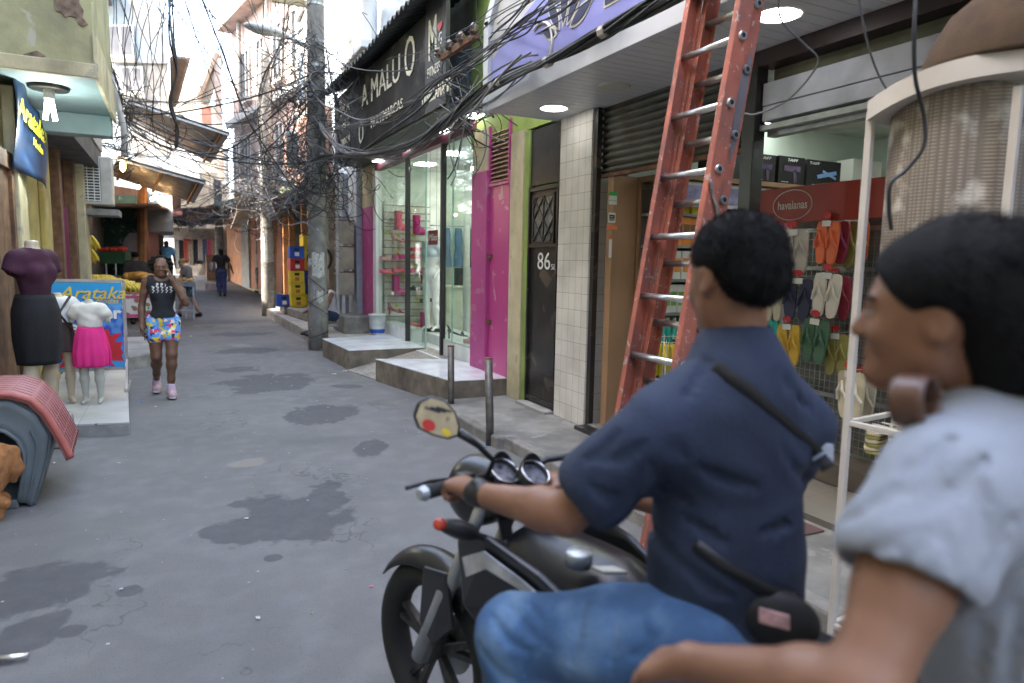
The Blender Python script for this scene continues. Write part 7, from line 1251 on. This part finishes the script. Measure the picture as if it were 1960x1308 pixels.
limb(do, [P_(-.48, .05, .42), P_(-.58, .06, .52), P_(-.64, .06, .55)], [.08, .065, .07], 0, .04); limb(do, [P_(-.64, .06, .55), P_(-.74, .06, .52)], [.055, .03], 0, .03); limb(do, [P_(.05, .0, .42), P_(.10, .03, .40), P_(.12, .04, .30), P_(.10, .05, .22)], [.03, .034, .034, .02], 0, .04)
for y_ in (.0, .12): do.append(('u', EL(P_(-.62, y_, .61), (.02, .025, .045)), .015))
sdf('body', do, .008, fur, dg_, disp=lambda P: wavy(.0025, 6, 90)(P)+wavy(.002, 7, 160)(P))
# ================================================================ motorcycle and its two riders
hB = nrm(V(-.30, .954, 0)); lB = V(-hB[1], hB[0], 0); AX = V(.77, 2.07, 0)
def B(b, s_, z): return AX+hB*b+lB*s_+V(0, 0, z)
bk = thing('motorcycle', 'black motorcycle with silver swoosh on its tank carrying two riders', 'motorcycle', AX)
gloss = mat('glossy black bodywork', (.01, .01, .012), .3, var=.1, bump=.03, bs=20); gry = mat('silver grey decal', (.5, .52, .56), .35, .1, var=.3, vs=15, bump=0); dkst = mat('dark engine metal', (.06, .06, .06), .45, .6, var=.4, vs=20, bump=.2); chrome = mat('chrome', (.7, .7, .7), .12, 1, bump=0)
def wheel(b, r_, w_):
    c_ = B(b, 0, r_); wt = MB(); pts = []
    def ringp(rad, ph, off): return c_+hB*rad*math.cos(ph)+V(0, 0, 1)*rad*math.sin(ph)+lB*off
    wp_ = obj('wheel', MB().grid(lambda u, v: tuple(ringp(r_-.052+.012*math.cos(v*6.283), u*6.283, .028*math.sin(v*6.283))), 48, 8).smooth(), dkst, bk, True)
    obj('tyre', MB().grid(lambda u, v: tuple(ringp(r_-w_*.5+w_*.5*math.cos(v*6.283)*(1+.02*math.sin(u*6.283*60)*(1 if math.cos(v*6.28) > .3 else 0)), u*6.283, w_*.52*math.sin(v*6.283))), 180, 14).smooth(), rubber, wp_, True)
    sp_ = MB()
    for k in range(5):
        for da in (-.13, .13): sp_.bar(ringp(.03, k*1.2566+.3, .0), ringp(r_-.05, k*1.2566+.3+da, 0), .022, .028, lB)
    obj('spokes', sp_, dkst, wp_, True, bev=.003); obj('hub', MB().tube([c_-lB*.06, c_+lB*.06], .035, 16).smooth(), dkst, wp_, True)
    obj('brake_disc', MB().tube([c_-lB*.055, c_-lB*.05], .11, 28), steel, wp_, True)
wheel(0, .31, .10); wheel(-1.28, .31, .11)
top = B(-.30, 0, .98)
for s_ in (-.075, .075): obj('fork_leg', MB().tube([B(.0, s_, .31), B(-.13, s_, .58), B(-.15, s_, .60), B(-.33, s_, .98)], [.032, .03, .021, .02], 14).smooth(), steel, bk, True)
obj('triple_clamp', MB().bar(B(-.30, -.1, .93), B(-.30, .1, .93), .06, .035), black, bk, True, bev=.008)
obj('front_mudguard', MB().grid(lambda u, v: tuple(B(0, 0, .31)+hB*(.345+.0)*math.cos(R(46)+R(80)*u)+V(0, 0, .345*math.sin(R(46)+R(80)*u))+lB*(.065*(2*v-1))*(1-.5*u*u*0)-V(0, 0, 1)*.05*(2*v-1)**2), 24, 8).smooth(), gloss, bk, True, solid=.006)
for s_ in (-1, 1): obj('fender_side', MB().prism([B(-.02, s_*.07, .63), B(-.16, s_*.085, .66), B(-.20, s_*.09, .50), B(-.1, s_*.095, .40), B(-.02, s_*.085, .45)], lB*s_*.012), gloss, bk, True, bev=.004)
# handlebar, grips, clocks, mirror
hbp = [B(-.42, .345, 1.01), B(-.40, .24, 1.03), B(-.37, .12, 1.03), B(-.34, .07, 1.0), B(-.34, -.07, 1.0), B(-.37, -.12, 1.03), B(-.40, -.24, 1.03), B(-.42, -.345, 1.01)]
GL = D(845, 935, 1.73); 
hbp[0] = GL+nrm(GL-hbp[2])*.05; hbp[1] = lerp(hbp[0], hbp[2], .42)+V(0, 0, .0)
obj('handlebar', MB().tube(hbp, .011, 10).smooth(), black, bk, True); gd_ = nrm(hbp[1]-hbp[0])
obj('grip', MB().tube([hbp[0]-gd_*.02, hbp[0], hbp[0]+gd_*.12], [.012, .018, .018], 12).smooth(), rubber, bk, True); obj('grip', MB().tube([hbp[7], lerp(hbp[7], hbp[6], 1)], .018, 12).smooth(), rubber, bk, True)
obj('bar_end', MB().tube([hbp[0]-gd_*.035, hbp[0]-gd_*.018], [.012, .02], 12), steel, bk, True); obj('switch_box', MB().obox(hbp[0]+gd_*.15, gd_*.025, nrm(np.cross(gd_, V(0, 0, 1)))*.02, V(0, 0, .025)), black, bk, True, bev=.008)
obj('lever', MB().tube([hbp[0]+gd_*.15+hB*.03, hbp[0]+gd_*.06+hB*.065, hbp[0]-gd_*.03+hB*.06], .006, 8).smooth(), black, bk, True)
for (px, py) in ((962, 908), (1020, 911)):
    c_ = D(px, py, 1.97); n_ = nrm(CAM*V(1, 1, 1)-c_); n_ = nrm(-hB*.55+V(0, 0, .75)); gx_ = nrm(np.cross(V(0, 0, 1), n_)); gy_ = np.cross(n_, gx_)
    pod = MB(); ringv = lambda r_, o_: [c_+n_*o_+gx_*r_*math.cos(w_)+gy_*r_*math.sin(w_) for w_ in np.linspace(0, 2*math.pi, 25)[:-1]]
    a_ = ringv(.03, -.06)+ringv(.046, -.03)+ringv(.047, .015)+ringv(.041, .015)+ringv(.04, .0); pod.add(a_, [(i*24+k, i*24+(k+1) % 24, (i+1)*24+(k+1) % 24, (i+1)*24+k) for i in range(4) for k in range(24)]+[tuple(range(24))[::-1]]); pb2 = obj('gauge', pod.smooth(), black, bk, True)
    df = MB(); df.add(ringv(.04, .003), [tuple(range(24))]); obj('dial', df, mat('dial face', (.12, .12, .14), .15, var=.8, vs=40, bump=0), pb2, True)
    obj('chrome_ring', MB().tube(ringv(.044, .017)+[ringv(.044, .017)[0]], .003, 6).smooth(), chrome, pb2, True)
    vz = MB(); vz.grid(lambda u, v: tuple(c_+gx_*.048*math.cos(R(20)+R(140)*u)+gy_*.048*math.sin(R(20)+R(140)*u)+n_*(.015+.03*v*math.sin(math.pi*u))), 16, 3); obj('gauge_hood', vz.smooth(), black, pb2, True, solid=.003)
mc = D(838, 803, 1.72); gx_ = nrm(_r*.80+_u*-.50); gn = nrm(-_f*1+_r*.25); gy_ = nrm(np.cross(gn, gx_)); gx_ = np.cross(gy_, gn)
mo_ = [(-.066, .012), (-.05, .04), (-.01, .052), (.03, .04), (.062, .012), (.07, -.008), (.052, -.03), (.01, -.042), (-.03, -.045), (-.058, -.025)]
def msh(k, o0, o1): return MB().prism([mc+gx_*a*k+gy_*b_*k+gn*o0 for a, b_ in mo_], gn*(o1-o0))
mr_ = obj('mirror', msh(1, -.022, 0), black, bk, True, bev=.008); obj('mirror_sticker', msh(.88, .0005, .002), mat('beige mirror sticker', (.42, .34, .2), .4, var=.15, vs=30, chip=(.06, .04, .03), ca=.5, cs=22), mr_, True)
obj('red_sticker', MB().prism([mc+gx_*(-.012+.018*math.cos(w_))+gy_*(-.024+.014*math.sin(w_))+gn*.0022 for w_ in np.linspace(0, 6.28, 20)[:-1]], gn*.001), redp, mr_, True); obj('yellow_sticker', MB().prism([mc+gx_*(.036+.013*math.cos(w_))+gy_*(-.016+.008*math.sin(w_))+gn*.0022 for w_ in np.linspace(0, 6.28, 16)[:-1]], gn*.001), yelp, mr_, True)
for k in range(3): obj('sticker_stroke', MB().bar(mc+gx_*(-.045+.012*k)+gy_*(.008+.008*k)+gn*.003, mc+gx_*(-.005+.012*k)+gy_*(.018+.008*k)+gn*.003, .005, .001, gn), black, mr_, True)
obj('mirror_stem', MB().tube([mc+gx_*.066-gn*.01, D(915, 853, 1.78), D(945, 882, 1.84), hbp[2]], [.012, .008, .007, .008], 8).smooth(), black, mr_, True)
# headlamp nacelle, indicator
sdf('headlamp_shell', [('u', EL(B(-.20, 0, .92), (.10, .12, .11)), .03), ('u', EL(B(-.28, 0, .94), (.09, .10, .09)), .03), ('cut', B(-.13, 0, .9), hB)], .01, gloss, bk)
ic = D(872, 1010, 1.78); i1 = D(965, 1045, 1.85); obj('indicator', MB().tube([D(835, 1003, 1.77), ic, lerp(ic, i1, .5)], [.012, .030, .022], 14).smooth(), black, bk, True, sub=1); obj('indicator_stem', MB().tube([lerp(ic, i1, .4), i1], .011, 8), black, bk, True); obj('indicator_lens', MB().ball(D(842, 1004, 1.765), (.018, .02, .016), 12, 8).smooth(), mat('red orange lens', (.6, .06, .03), .2), bk, True)
# tank, side shroud, seat, frame
tk = [('u', EL(B(-.58, 0, .755), (.155, .26, .11), np.array([lB, hB, V(0, 0, 1)])), .03), ('u', EL(B(-.72, 0, .75), (.13, .2, .10), np.array([lB, hB, V(0, 0, 1)])), .05), ('u', RC(B(-.48, 0, .79), B(-.72, 0, .80), .09, .07), .08)]
sdf('fuel_tank', tk, .01, gloss, bk)
for s_ in (-1, 1):
    sh_pts = [B(-.30, s_*.15, .84), B(-.46, s_*.18, .90), B(-.64, s_*.17, .86), B(-.86, s_*.15, .76), B(-.80, s_*.14, .70), B(-.60, s_*.16, .70), B(-.48, s_*.17, .60), B(-.34, s_*.16, .66)]
    obj('tank_shroud', MB().prism(sh_pts, lB*s_*.025), gloss, bk, True, bev=.012)
    obj('silver_decal', MB().prism([B(-.34, s_*.178, .80), B(-.46, s_*.207, .865), B(-.60, s_*.198, .83), B(-.84, s_*.178, .745), B(-.62, s_*.194, .80), B(-.47, s_*.205, .82), B(-.36, s_*.18, .75)], lB*s_*.006), gry, bk, True)
cpc = D(1108, 1060, 1.66); obj('fuel_cap', MB().lathe([(.034, -.03), (.034, .0), (.03, .006), (.0, .009)], cpc, 24).smooth(), steel, bk, True); lp = D(1165, 1092, 1.62); obj('tank_label', MB().obox(lp, nrm(_r)*.028, hB*.02, V(0, 0, .004)), mat('grey tank label', (.4, .4, .36), .4), bk, True)
obj('seat', MB().obox(B(-1.17, 0, .80), hB*.36, lB*.12, V(0, 0, .045)), rubber, bk, True, bev=.03); obj('tail', MB().obox(B(-1.52, 0, .80), hB*.14, lB*.09, V(0, 0, .05)), gloss, bk, True, bev=.03)
obj('engine', MB().obox(B(-.62, 0, .45), hB*.17, lB*.13, V(0, 0, .15)).obox(B(-.52, 0, .62), hB*.08, lB*.08, V(0, 0, .08)), dkst, bk, True, bev=.02); obj('frame', MB().tube([B(-.30, 0, .90), B(-.40, 0, .55), B(-.5, 0, .33), B(-.9, 0, .33), B(-1.0, 0, .7), B(-.4, 0, .8)], .02, 8), black, bk, True)
obj('cooling_fins', [m_ for m_ in [MB()]][0].obox(B(-.43, 0, .50), hB*.02, lB*.10, V(0, 0, .1)).obox(B(-.40, 0, .7), hB*.05, lB*.12, V(0, 0, .07)), dkst, bk, True, bev=.01); obj('exhaust', MB().tube([B(-.45, -.08, .4), B(-.6, -.13, .25), B(-1.0, -.15, .28), B(-1.5, -.17, .4)], [.02, .025, .04, .05], 12).smooth(), chrome, bk, True)
obj('swingarm', MB().bar(B(-.9, .1, .35), B(-1.28, .1, .31), .03, .05).bar(B(-.9, -.1, .35), B(-1.28, -.1, .31), .03, .05), black, bk, True); obj('footrest', MB().tube([B(-.85, -.3, .32), B(-.85, .3, .32)], .016, 8), rubber, bk, True); obj('rear_mudguard', MB().grid(lambda u, v: tuple(B(-1.28, 0, .31)+hB*.36*math.cos(R(60)+R(110)*u)+V(0, 0, .36*math.sin(R(60)+R(110)*u))+lB*.08*(2*v-1)), 16, 4).smooth(), black, bk, True, solid=.006)

# ---- driver
navyp = mat('navy polo cloth', (.016, .026, .055), .85, var=.12, vs=3, bump=.25, bs=160); jeans = mat('blue jeans', (.045, .105, .22), .9, var=.3, vs=7, grime=(.2, .3, .42), ga=.5, gs=7, bump=.3, bs=200)
J = dict(nk=1.2, hs=1.07, head=D(1404, 530, 1.45), neck=D(1412, 676, 1.47), ls=D(1238, 838, 1.36), rs=D(1535, 825, 1.62), pelvis=D(1385, 1215, 1.46), le=D(1085, 985, 1.43), lw=D(915, 945, 1.62), re=D(1420, 1000, 1.92), rw=D(1100, 925, 2.02), lh=D(1310, 1225, 1.38), rh=D(1440, 1215, 1.58), lk=D(985, 1215, 1.50), rk=D(1255, 1130, 1.98), la=D(1035, 1600, 1.5), ra=D(1240, 1500, 2.0), lt=D(960, 1640, 1.6), rt=D(1180, 1520, 2.1))
fdr = nrm(_f*.93-_r*.42+V(0, 0, .02)); upd = nrm(V(0, 0, 1)+hB*.08)
hd_l = dict(d=nrm(D(838, 905, 1.74)-J['lw']), n=V(0, 0, -1), t=nrm(-lB+hB*.2), curl=.95)
t, T, ax = figure('person', 'motorcycle driver in navy polo shirt and blue jeans seen from behind', J, skin_m, J['pelvis'], 1.0, 0, 1.14, 1.15, 1, .0085, fdr, upd, True, True, {'l': hd_l, 'r': dict(curl=.9, n=V(0, 0, -1), t=lB)}, True)
po = seg_shirt(J, 1.0, 0, .62, -.10, .018, 1.16); po.insert(2, ('u', EL(J['pelvis']+nrm(J['neck']-J['pelvis'])*.16, (.185, .135, .20), torso_ax(J)), .05)); po.insert(2, ('u', RC(J['neck']-V(0, 0, .02), J['neck']+nrm(J['head']-J['neck'])*.02, .075, .066), .02))
def creases(ops, lines, d0, w=.016, amp=.009):
    segs = []
    for (x0, y0, x1, y1) in lines:
        pts = []
        for u in np.linspace(0, 1, 7):
            q = D(lerp(x0, x1, u), lerp(y0, y1, u)+14*math.sin(u*3.14), d0); v_ = nrm(q-CAM); pts.append(surf(ops, q, -v_, .35))
        segs += [(pts[i], pts[i+1]) for i in range(6)]
    def fn(P):
        out = 0
        for i, (a, b_) in enumerate(segs):
            ba = b_-a; q = P-a.astype(np.float32); t_ = np.clip(q@ba.astype(np.float32)/max(ba@ba, 1e-8), 0, 1); d_ = np.linalg.norm(q-t_[..., None]*ba.astype(np.float32), axis=-1); k_ = amp*.72*(.35+.65*math.sin((i % 6+.5)/6*3.14)); g_ = k_*np.exp(-(d_/w)**2)-k_*.45*np.exp(-((d_-.028)/.013)**2); out = g_ if i == 0 else np.where(np.abs(g_) > np.abs(out), g_, out)
        return out.astype(np.float32)
    return fn
def surf(ops, p_, d_, start=.5):
    p_ = np.asarray(p_, float); d_ = nrm(d_); t_ = start
    for k in range(60):
        F = min(_ev(x[1], (p_+d_*t_)[None])[0] for x in ops if x[0] == 'u')
        if F < .004: break
        t_ -= max(F*.8, .002)
        if t_ < -.4: break
    return p_+d_*t_
cr1 = creases(po, [(1245, 890, 1330, 960), (1260, 930, 1390, 1040), (1225, 960, 1300, 1080), (1290, 860, 1440, 930), (1300, 1070, 1400, 1140), (1540, 950, 1460, 1020), (1150, 880, 1230, 850), (1130, 930, 1215, 950), (1170, 985, 1230, 900), (1120, 880, 1180, 830), (1350, 700, 1290, 780), (1480, 700, 1540, 780), (1500, 860, 1560, 930)], 1.45)
polo_ob = sdf('polo_shirt', po+[('s', EL(J['head'], (.075, .09, .14)), .01)], .008, navyp, t, disp=lambda P: wavy(.004, 12, 11)(P)+wavy(.0018, 21, 34)(P)+cr1(P))
upn = nrm(J['head']-J['neck']); sdf('collar', [('u', RC(J['neck']+upn*.005, J['neck']+upn*.035, .084, .075), .01), ('s', RC(J['neck']-upn*.05, J['neck']+upn*.15, .068, .064), .01)], .006, mat('teal navy collar', (.015, .04, .065), .85, bump=.3, bs=160), t)
jo = pants_ops(J, 1.0, 0, .014, 1.95, 1.08); cr2 = creases(jo, [(930, 1160, 1010, 1250), (960, 1140, 1060, 1240), (1010, 1140, 1040, 1180), (1120, 1150, 1090, 1290), (1180, 1160, 1160, 1300), (1230, 1170, 1260, 1290), (920, 1230, 980, 1300), (1060, 1150, 1000, 1290), (1280, 1190, 1200, 1260)], 1.45, .012, .009)
sdf('jeans', jo+[('cut', J['pelvis']+V(0, 0, .14), (0, 0, 1))], .009, jeans, t, disp=lambda P: wavy(.005, 31, 10)(P)+wavy(.002, 32, 30)(P)+cr2(P))
hr_ = sdf('hair', hairop(T, ax, 1.07, [((0, -.018, .042), (.081, .103, .085)), ((0, -.065, .0), (.07, .055, .06))])+[('s', EL(T(0, .095, -.02), (.085, .07, .07), ax), .02), ('s', EL(T(.082, .02, -.03), (.03, .035, .05), ax), .02), ('s', EL(T(-.082, .02, -.03), (.03, .035, .05), ax), .02)], .007, hairm, t, disp=wavy(.003, 7, 110)); fuzz(hr_, t, 9000, .006, (.25, (0, 0, -1)))
shoes(t, J, 1.0, black, .012)
# wrist watch
wd = nrm(J['lw']-J['le']); sdf('watch', [('u', RC(J['lw']-wd*.012, J['lw']+wd*.008, .032, .032), .005), ('u', EL(J['lw']+V(0, 0, .03), (.018, .018, .008)), .005)], .005, black, t)
# strap over his back: follows the shirt surface
def surf(ops, p_, d_, start=.5):
    p_ = np.asarray(p_, float); d_ = nrm(d_); t_ = start
    for k in range(50):
        F = min(_ev(x[1], (p_+d_*t_)[None])[0] for x in ops if x[0] == 'u')
        if F < .004: break
        t_ -= max(F*.8, .002)
    return p_+d_*t_
from mathutils.bvhtree import BVHTree
_po = np.array(J['pelvis']); _bvh = BVHTree.FromPolygons([tuple(np.array(v.co)+_po) for v in polo_ob.data.vertices], [tuple(p.vertices) for p in polo_ob.data.polygons])
def hit(px, py):
    v_ = nrm(_ray(px, py)); h_ = _bvh.ray_cast(Vector(CAM), Vector(v_)); return (np.array(h_[0]) if h_[0] is not None else CAM+v_*1.5), v_
def strap(name, ops, pts, wdt, m, parent, off=.004, n=28):
    path = []
    for i in range(n+1):
        u = i/n*(len(pts)-1); k = min(int(u), len(pts)-2); px, py, d = lerp(V(*pts[k]), V(*pts[k+1]), u-k); q, v_ = hit(px, py); path.append(q-v_*off)
    for _ in range(3): path = [path[0]]+[(path[i-1]+2*path[i]+path[i+1])/4 for i in range(1, n)]+[path[-1]]
    mb = MB(); L_ = []
    for i, p_ in enumerate(path): tg_ = nrm(path[min(i+1, n)]-path[max(i-1, 0)]); v_ = nrm(p_-CAM); sd2 = nrm(np.cross(tg_, v_)); L_ += [p_+sd2*wdt/2, p_-sd2*wdt/2]
    mb.add(L_, [(2*i, 2*i+1, 2*i+3, 2*i+2) for i in range(n)]); return obj(name, mb.smooth(), m, parent, True, solid=.004), path
so2 = [x for x in po if x[0] == 'u']; bag = thing('shoulder_bag', 'black shoulder bag strap with a grey tag across the driver back', 'bag', J['neck'])
_, pth = strap('strap', so2, [(1368, 700, 1.5), (1430, 745, 1.48), (1500, 810, 1.48), (1560, 862, 1.5), (1585, 895, 1.55)], .028, mat('black webbing', (.012, .012, .013), .8, bump=.5, bs=300), bag)
tq, vv = hit(1572, 866); obj('buckle_tag', MB().obox(tq-vv*.012, nrm(_r)*.028+_u*-.004, _u*.022, vv*.004), mat('grey reflective tag', (.36, .38, .42), .4), bag, True, bev=.003)
_, p_ = strap('waist_strap', so2, [(1330, 1040, 1.42), (1390, 1085, 1.38), (1450, 1120, 1.36), (1520, 1145, 1.38)], .022, black, bag, .005)
bp_, bv = hit(1490, 1185); sdf('pouch', [('u', EL(bp_-bv*.012, (.085, .055, .03), np.array([nrm(_r*.95-_u*.3), nrm(_u*.95+_r*.3), -_f])), .01)], .006, mat('black pouch', (.013, .013, .014), .6), bag); obj('pale_patch', MB().obox(bp_-bv*.046-_r*.008, _r*.03-_u*.008, _u*.015, _f*.003), mat('pale red patch', (.5, .3, .3), .6, var=.4, vs=60), bag, True, bev=.003)

# ---- passenger
tee = mat('pale grey t-shirt', (.25, .27, .31), .85, var=.06, vs=3, bump=.2, bs=200)
J = dict(head=D(1800, 598, .93), neck=D(1905, 800, .93), ls=D(1790, 965, .81), rs=D(2090, 915, 1.03), pelvis=D(1990, 1620, 1.0), le=D(1645, 1335, .74), lw=D(1330, 1268, .96), re=D(2100, 1300, 1.2), rw=D(1750, 1300, 1.4), lh=D(1900, 1640, .95), rh=D(2060, 1620, 1.12), lk=D(1500, 1750, 1.0), rk=D(1700, 1500, 1.6), la=D(1500, 2200, 1.05), ra=D(1700, 1950, 1.6), lt=D(1420, 2250, 1.1), rt=D(1620, 1980, 1.7))
fdr = nrm(-_r*.80+_f*.55+_u*.03); upd = nrm(V(0, 0, 1)-_r*.10)
t, T, ax = figure('person', 'woman passenger in pale grey t-shirt with dark pinned hair and big round earring', J, skin_m, J['pelvis'], .96, 1, 1.02, 1.12, 1.0, .0075, fdr, upd, True, True, {'l': dict(d=nrm(D(1190, 1275, 1.08)-J['lw']), n=nrm(V(0, 0, -1)+_f*.3), t=nrm(_f+V(0, 0, .4)), curl=.3), 'r': dict(curl=.4)}, True)
po = seg_shirt(J, .96, 1, .3, -.02, .02, 1.05); cr3 = creases(po, [(1590, 1000, 1700, 930), (1620, 1060, 1760, 1010), (1700, 1100, 1800, 1000), (1850, 1120, 1800, 980), (1900, 1100, 1870, 1290), (1930, 980, 1890, 1180), (1840, 830, 1720, 900), (1900, 850, 1800, 960), (1660, 960, 1760, 900), (1950, 1150, 1930, 1300), (1870, 900, 1900, 1050)], .85, .011, .009)
sdf('t_shirt', po, .007, tee, t, disp=lambda P: wavy(.004, 41, 11)(P)+wavy(.0018, 42, 36)(P)+cr3(P))
sdf('jeans', pants_ops(J, .96, 1, .013, 1.9, 1.05)+[('cut', J['pelvis']+V(0, 0, .12), (0, 0, 1))], .014, jeans, t)
hr_ = sdf('hair', hairop(T, ax, .96, [((0, -.028, .042), (.09, .118, .096)), ((0, -.165, .03), (.085, .075, .08)), ((0, -.1, -.01), (.085, .08, .09)), ((0, -.08, -.07), (.065, .05, .06))], .03)+[('s', EL(T(0, .1, -.03), (.09, .078, .085), ax), .02), ('s', EL(T(.086, .0, -.035), (.03, .034, .04), ax), .02), ('s', EL(T(-.086, .0, -.035), (.03, .034, .04), ax), .02)], .006, hairm, t, disp=lambda P: wavy(.002, 51, 60)(P)); fuzz(hr_, t, 9000, .022, (.8, _r*.9-_u*.25), 5)
shoes(t, J, .95, black, .014)
for x in (-1, 1): e_ = obj('eye', MB().ball(T(.0295*x, .079, .002), (.0112, .0112, .008), 10, 8).smooth(), mat('eye white', (.5, .47, .42), .3), t, True); obj('iris', MB().ball(T(.0295*x, .087, .002), .005, 8, 6).smooth(), black, e_, True)
sdf('eyebrow', [('u', RC(T(-.05*.96, .082, .024), T(-.018, .093, .026), .0035, .004), .003), ('u', RC(T(.05*.96, .082, .024), T(.018, .093, .026), .0035, .004), .003)], .003, hairm, t)
ec = T(-.094, -.012, -.075); en = nrm(-ax[0]); eu = nrm(V(0, 0, 1)-en*en[2]); ev = np.cross(en, eu); erm = mat('brown shell earring', (.12, .06, .04), .3, var=.2, bump=0)
ecp = D(1752, 768, .86); 
obj('earring', MB().grid(lambda u, v: tuple(ecp+(_r*.8+_f*.6)*(.029*math.cos(u*6.283))+_u*.031*math.sin(u*6.283)+(_r*.6-_f*.8)*(.02*(v-.5)*2)), 36, 4).smooth(), erm, t, True, solid=.004); 

# ================================================================ ladder
ld = thing('extension_ladder', 'orange fibreglass extension ladder speckled with paint leaning on the lavender sign', 'ladder', (2.0, 2.7, .1))
orm = mat('worn orange fibreglass', (.36, .105, .065), .65, var=.25, vs=6, grime=(.2, .09, .07), ga=.7, gs=7, chip=(.42, .36, .32), ca=.7, cs=34, bump=.25, bs=70)
grp = mat('scraped grey patch', (.18, .16, .17), .6, var=.2)
X0, SL = 1.955, .163
def LP(z, dx, y_): return V(X0+SL*z+dx, y_, z)
ux_ = nrm(V(SL, 0, 1)); nx_ = nrm(V(1, 0, -SL))
def rail(y_, dx, sgn, z0, z1, m, dpt=.082):
    mb = MB(); a, b_ = LP(z0, dx, y_), LP(z1, dx, y_); c_ = (a+b_)/2; h_ = np.linalg.norm(b_-a)/2
    mb.obox(c_, ux_*h_, nx_*dpt/2, V(0, .0035, 0))
    for k in (-1, 1): mb.obox(c_+nx_*k*(dpt/2-.004)+V(0, sgn*.0185, 0), ux_*h_, nx_*.004, V(0, .015, 0))
    return obj('rail', mb, m, ld, True, bev=.002)
YL, YR = 2.905, 2.50; 
for dx, z0, z1 in ((0, .1, 4.6), (.088, .38, 4.9)):
    ins = .0 if dx == 0 else .03
    rl_ = rail(YL-ins, dx, -1, z0, z1, orm); rr_ = rail(YR+ins, dx, 1, z0, z1, orm)
    z = z0+(.14 if dx == 0 else .03); 
    while z < z1-.1:
        a, b_ = LP(z, dx, YR+ins-.012), LP(z, dx, YL-ins+.012); rg = obj('rung', MB().tube([a, b_], .0165, 14).smooth(), alu, ld, True)
        for e_, sg in ((a, -1), (b_, 1)): cup = obj('rivet_cup', MB().tube([e_+V(0, .001*sg, 0), e_+V(0, sg*.008, 0)], [.023, .019], 16), steel, rg, True); obj('rivet_hole', MB().tube([e_+V(0, sg*.0082, 0), e_+V(0, sg*.0086, 0)], .011, 12), black, ld, True)
        z += .305
obj('scraped_patch', MB().prism([LP(z, .088+dx_, YR+.025) for z, dx_ in ((2.30, -.02), (2.50, -.03), (2.66, .025), (2.42, .03), (2.2, .02), (2.1, .0))], (0, -.001, 0)), grp, ld, True)
for y_ in (YL, YR): obj('foot', MB().obox(LP(.13, 0, y_), V(.05, 0, 0), V(0, .03, 0), V(0, 0, .03)), rubber, ld, True, bev=.01); obj('guide_bracket', MB().obox(LP(.55, .05, y_), nx_*.1, V(0, .012, 0), ux_*.05), mat('yellow label', (.6, .32, .03), .5, chip=(.05, .05, .05), ca=1, cs=12), ld, True)
rp_ = []; 
for k in range(24): u = k/23; rp_.append(LP(2.02-.35*u, -.05+.19*u, YR-.015-.005*math.sin(k))) 
obj('rope', MB().tube(rp_, [.007+.0015*(k % 2) for k in range(24)], 8).smooth(), mat('grey rope', (.2, .18, .17), .9, bump=.6), ld, True)

# ================================================================ litter
rl2 = random.Random(5); wtl = mat('scrap paper', (.6, .6, .58), .9)
spots = [(494, 1186, 10, 'white crumpled scrap, largest on the road near the wheel'), (597, 1176, 6, 'tan stick on the road ahead of the wheel'), (228, 888, 5, 'small white scrap beside the kennel'), (472, 995, 7, 'thin white scrap on the left of the big damp patch'), (589, 960, 4, 'tiny white scrap on the right of the big damp patch'), (711, 1125, 7, 'pink scrap on the road by the wheel'), (232, 1130, 6, 'white scrap on the lower left damp patch'), (104, 888, 6, 'grey scrap near the kennel foot'), (270, 770, 7, 'pale blue scrap beside the tiled slab'), (298, 780, 5, 'white scrap in front of the walking woman'), (640, 718, 8, 'white scrap at the foot of the long white step'), (660, 712, 8, 'blue wrapper at the foot of the long white step'), (930, 857, 6, 'bright blue scrap beside the leaning bollard'), (450, 560, 9, 'white scrap on the far road by the kerb'), (365, 645, 6, 'white scrap on the road beyond the woman'), (545, 615, 8, 'blue and white crushed can at the second pole')]
for (px, py, w_, lab) in spots:
    q = GZ(px, py); s_ = w_*((q-CAM)@_f)/FPX/2; m_ = wtl if 'white' in lab or 'grey' in lab else mat('blue scrap', (.1, .3, .6), .7) if 'blue' in lab else mat('pink scrap', (.7, .15, .2), .7) if 'pink' in lab else mat('tan scrap', (.4, .3, .15), .8); a0 = rl2.uniform(0, 3)
    g_ = MB(); g_.grid(lambda u, v: (q[0]+s_*(2*u-1)*(1+.2*math.sin(v*5))*math.cos(a0)-s_*.7*(2*v-1)*math.sin(a0), q[1]+s_*(2*u-1)*math.sin(a0)+s_*.7*(2*v-1)*math.cos(a0), .006+s_*.5*abs(math.sin(u*4+v*3+a0))), 4, 4); tag(obj('litter', g_, m_, solid=.001), lab, 'litter')
lt_ = MB()
for k in range(260):
    x, y_ = rl2.uniform(-1.1, 2.5), rl2.uniform(1.2, 18); s_ = rl2.uniform(.002, .007); lt_.box(x-s_, x+s_, y_-s_*.8, y_+s_*.8, .001, .004)
tag(obj('grit', lt_, mat('pale grit', (.4, .39, .37), .9)), 'pale grit and crumbs scattered on the asphalt', 'grit', kind='stuff')
q0, q1 = GZ(-20, 1272), GZ(55, 1264); tag(obj('metal_pipe', MB().tube([q0+V(0, 0, .02), q1+V(0, 0, .02)], .012, 10).smooth(), alu), 'aluminium tube end lying at the bottom left corner', 'pipe')
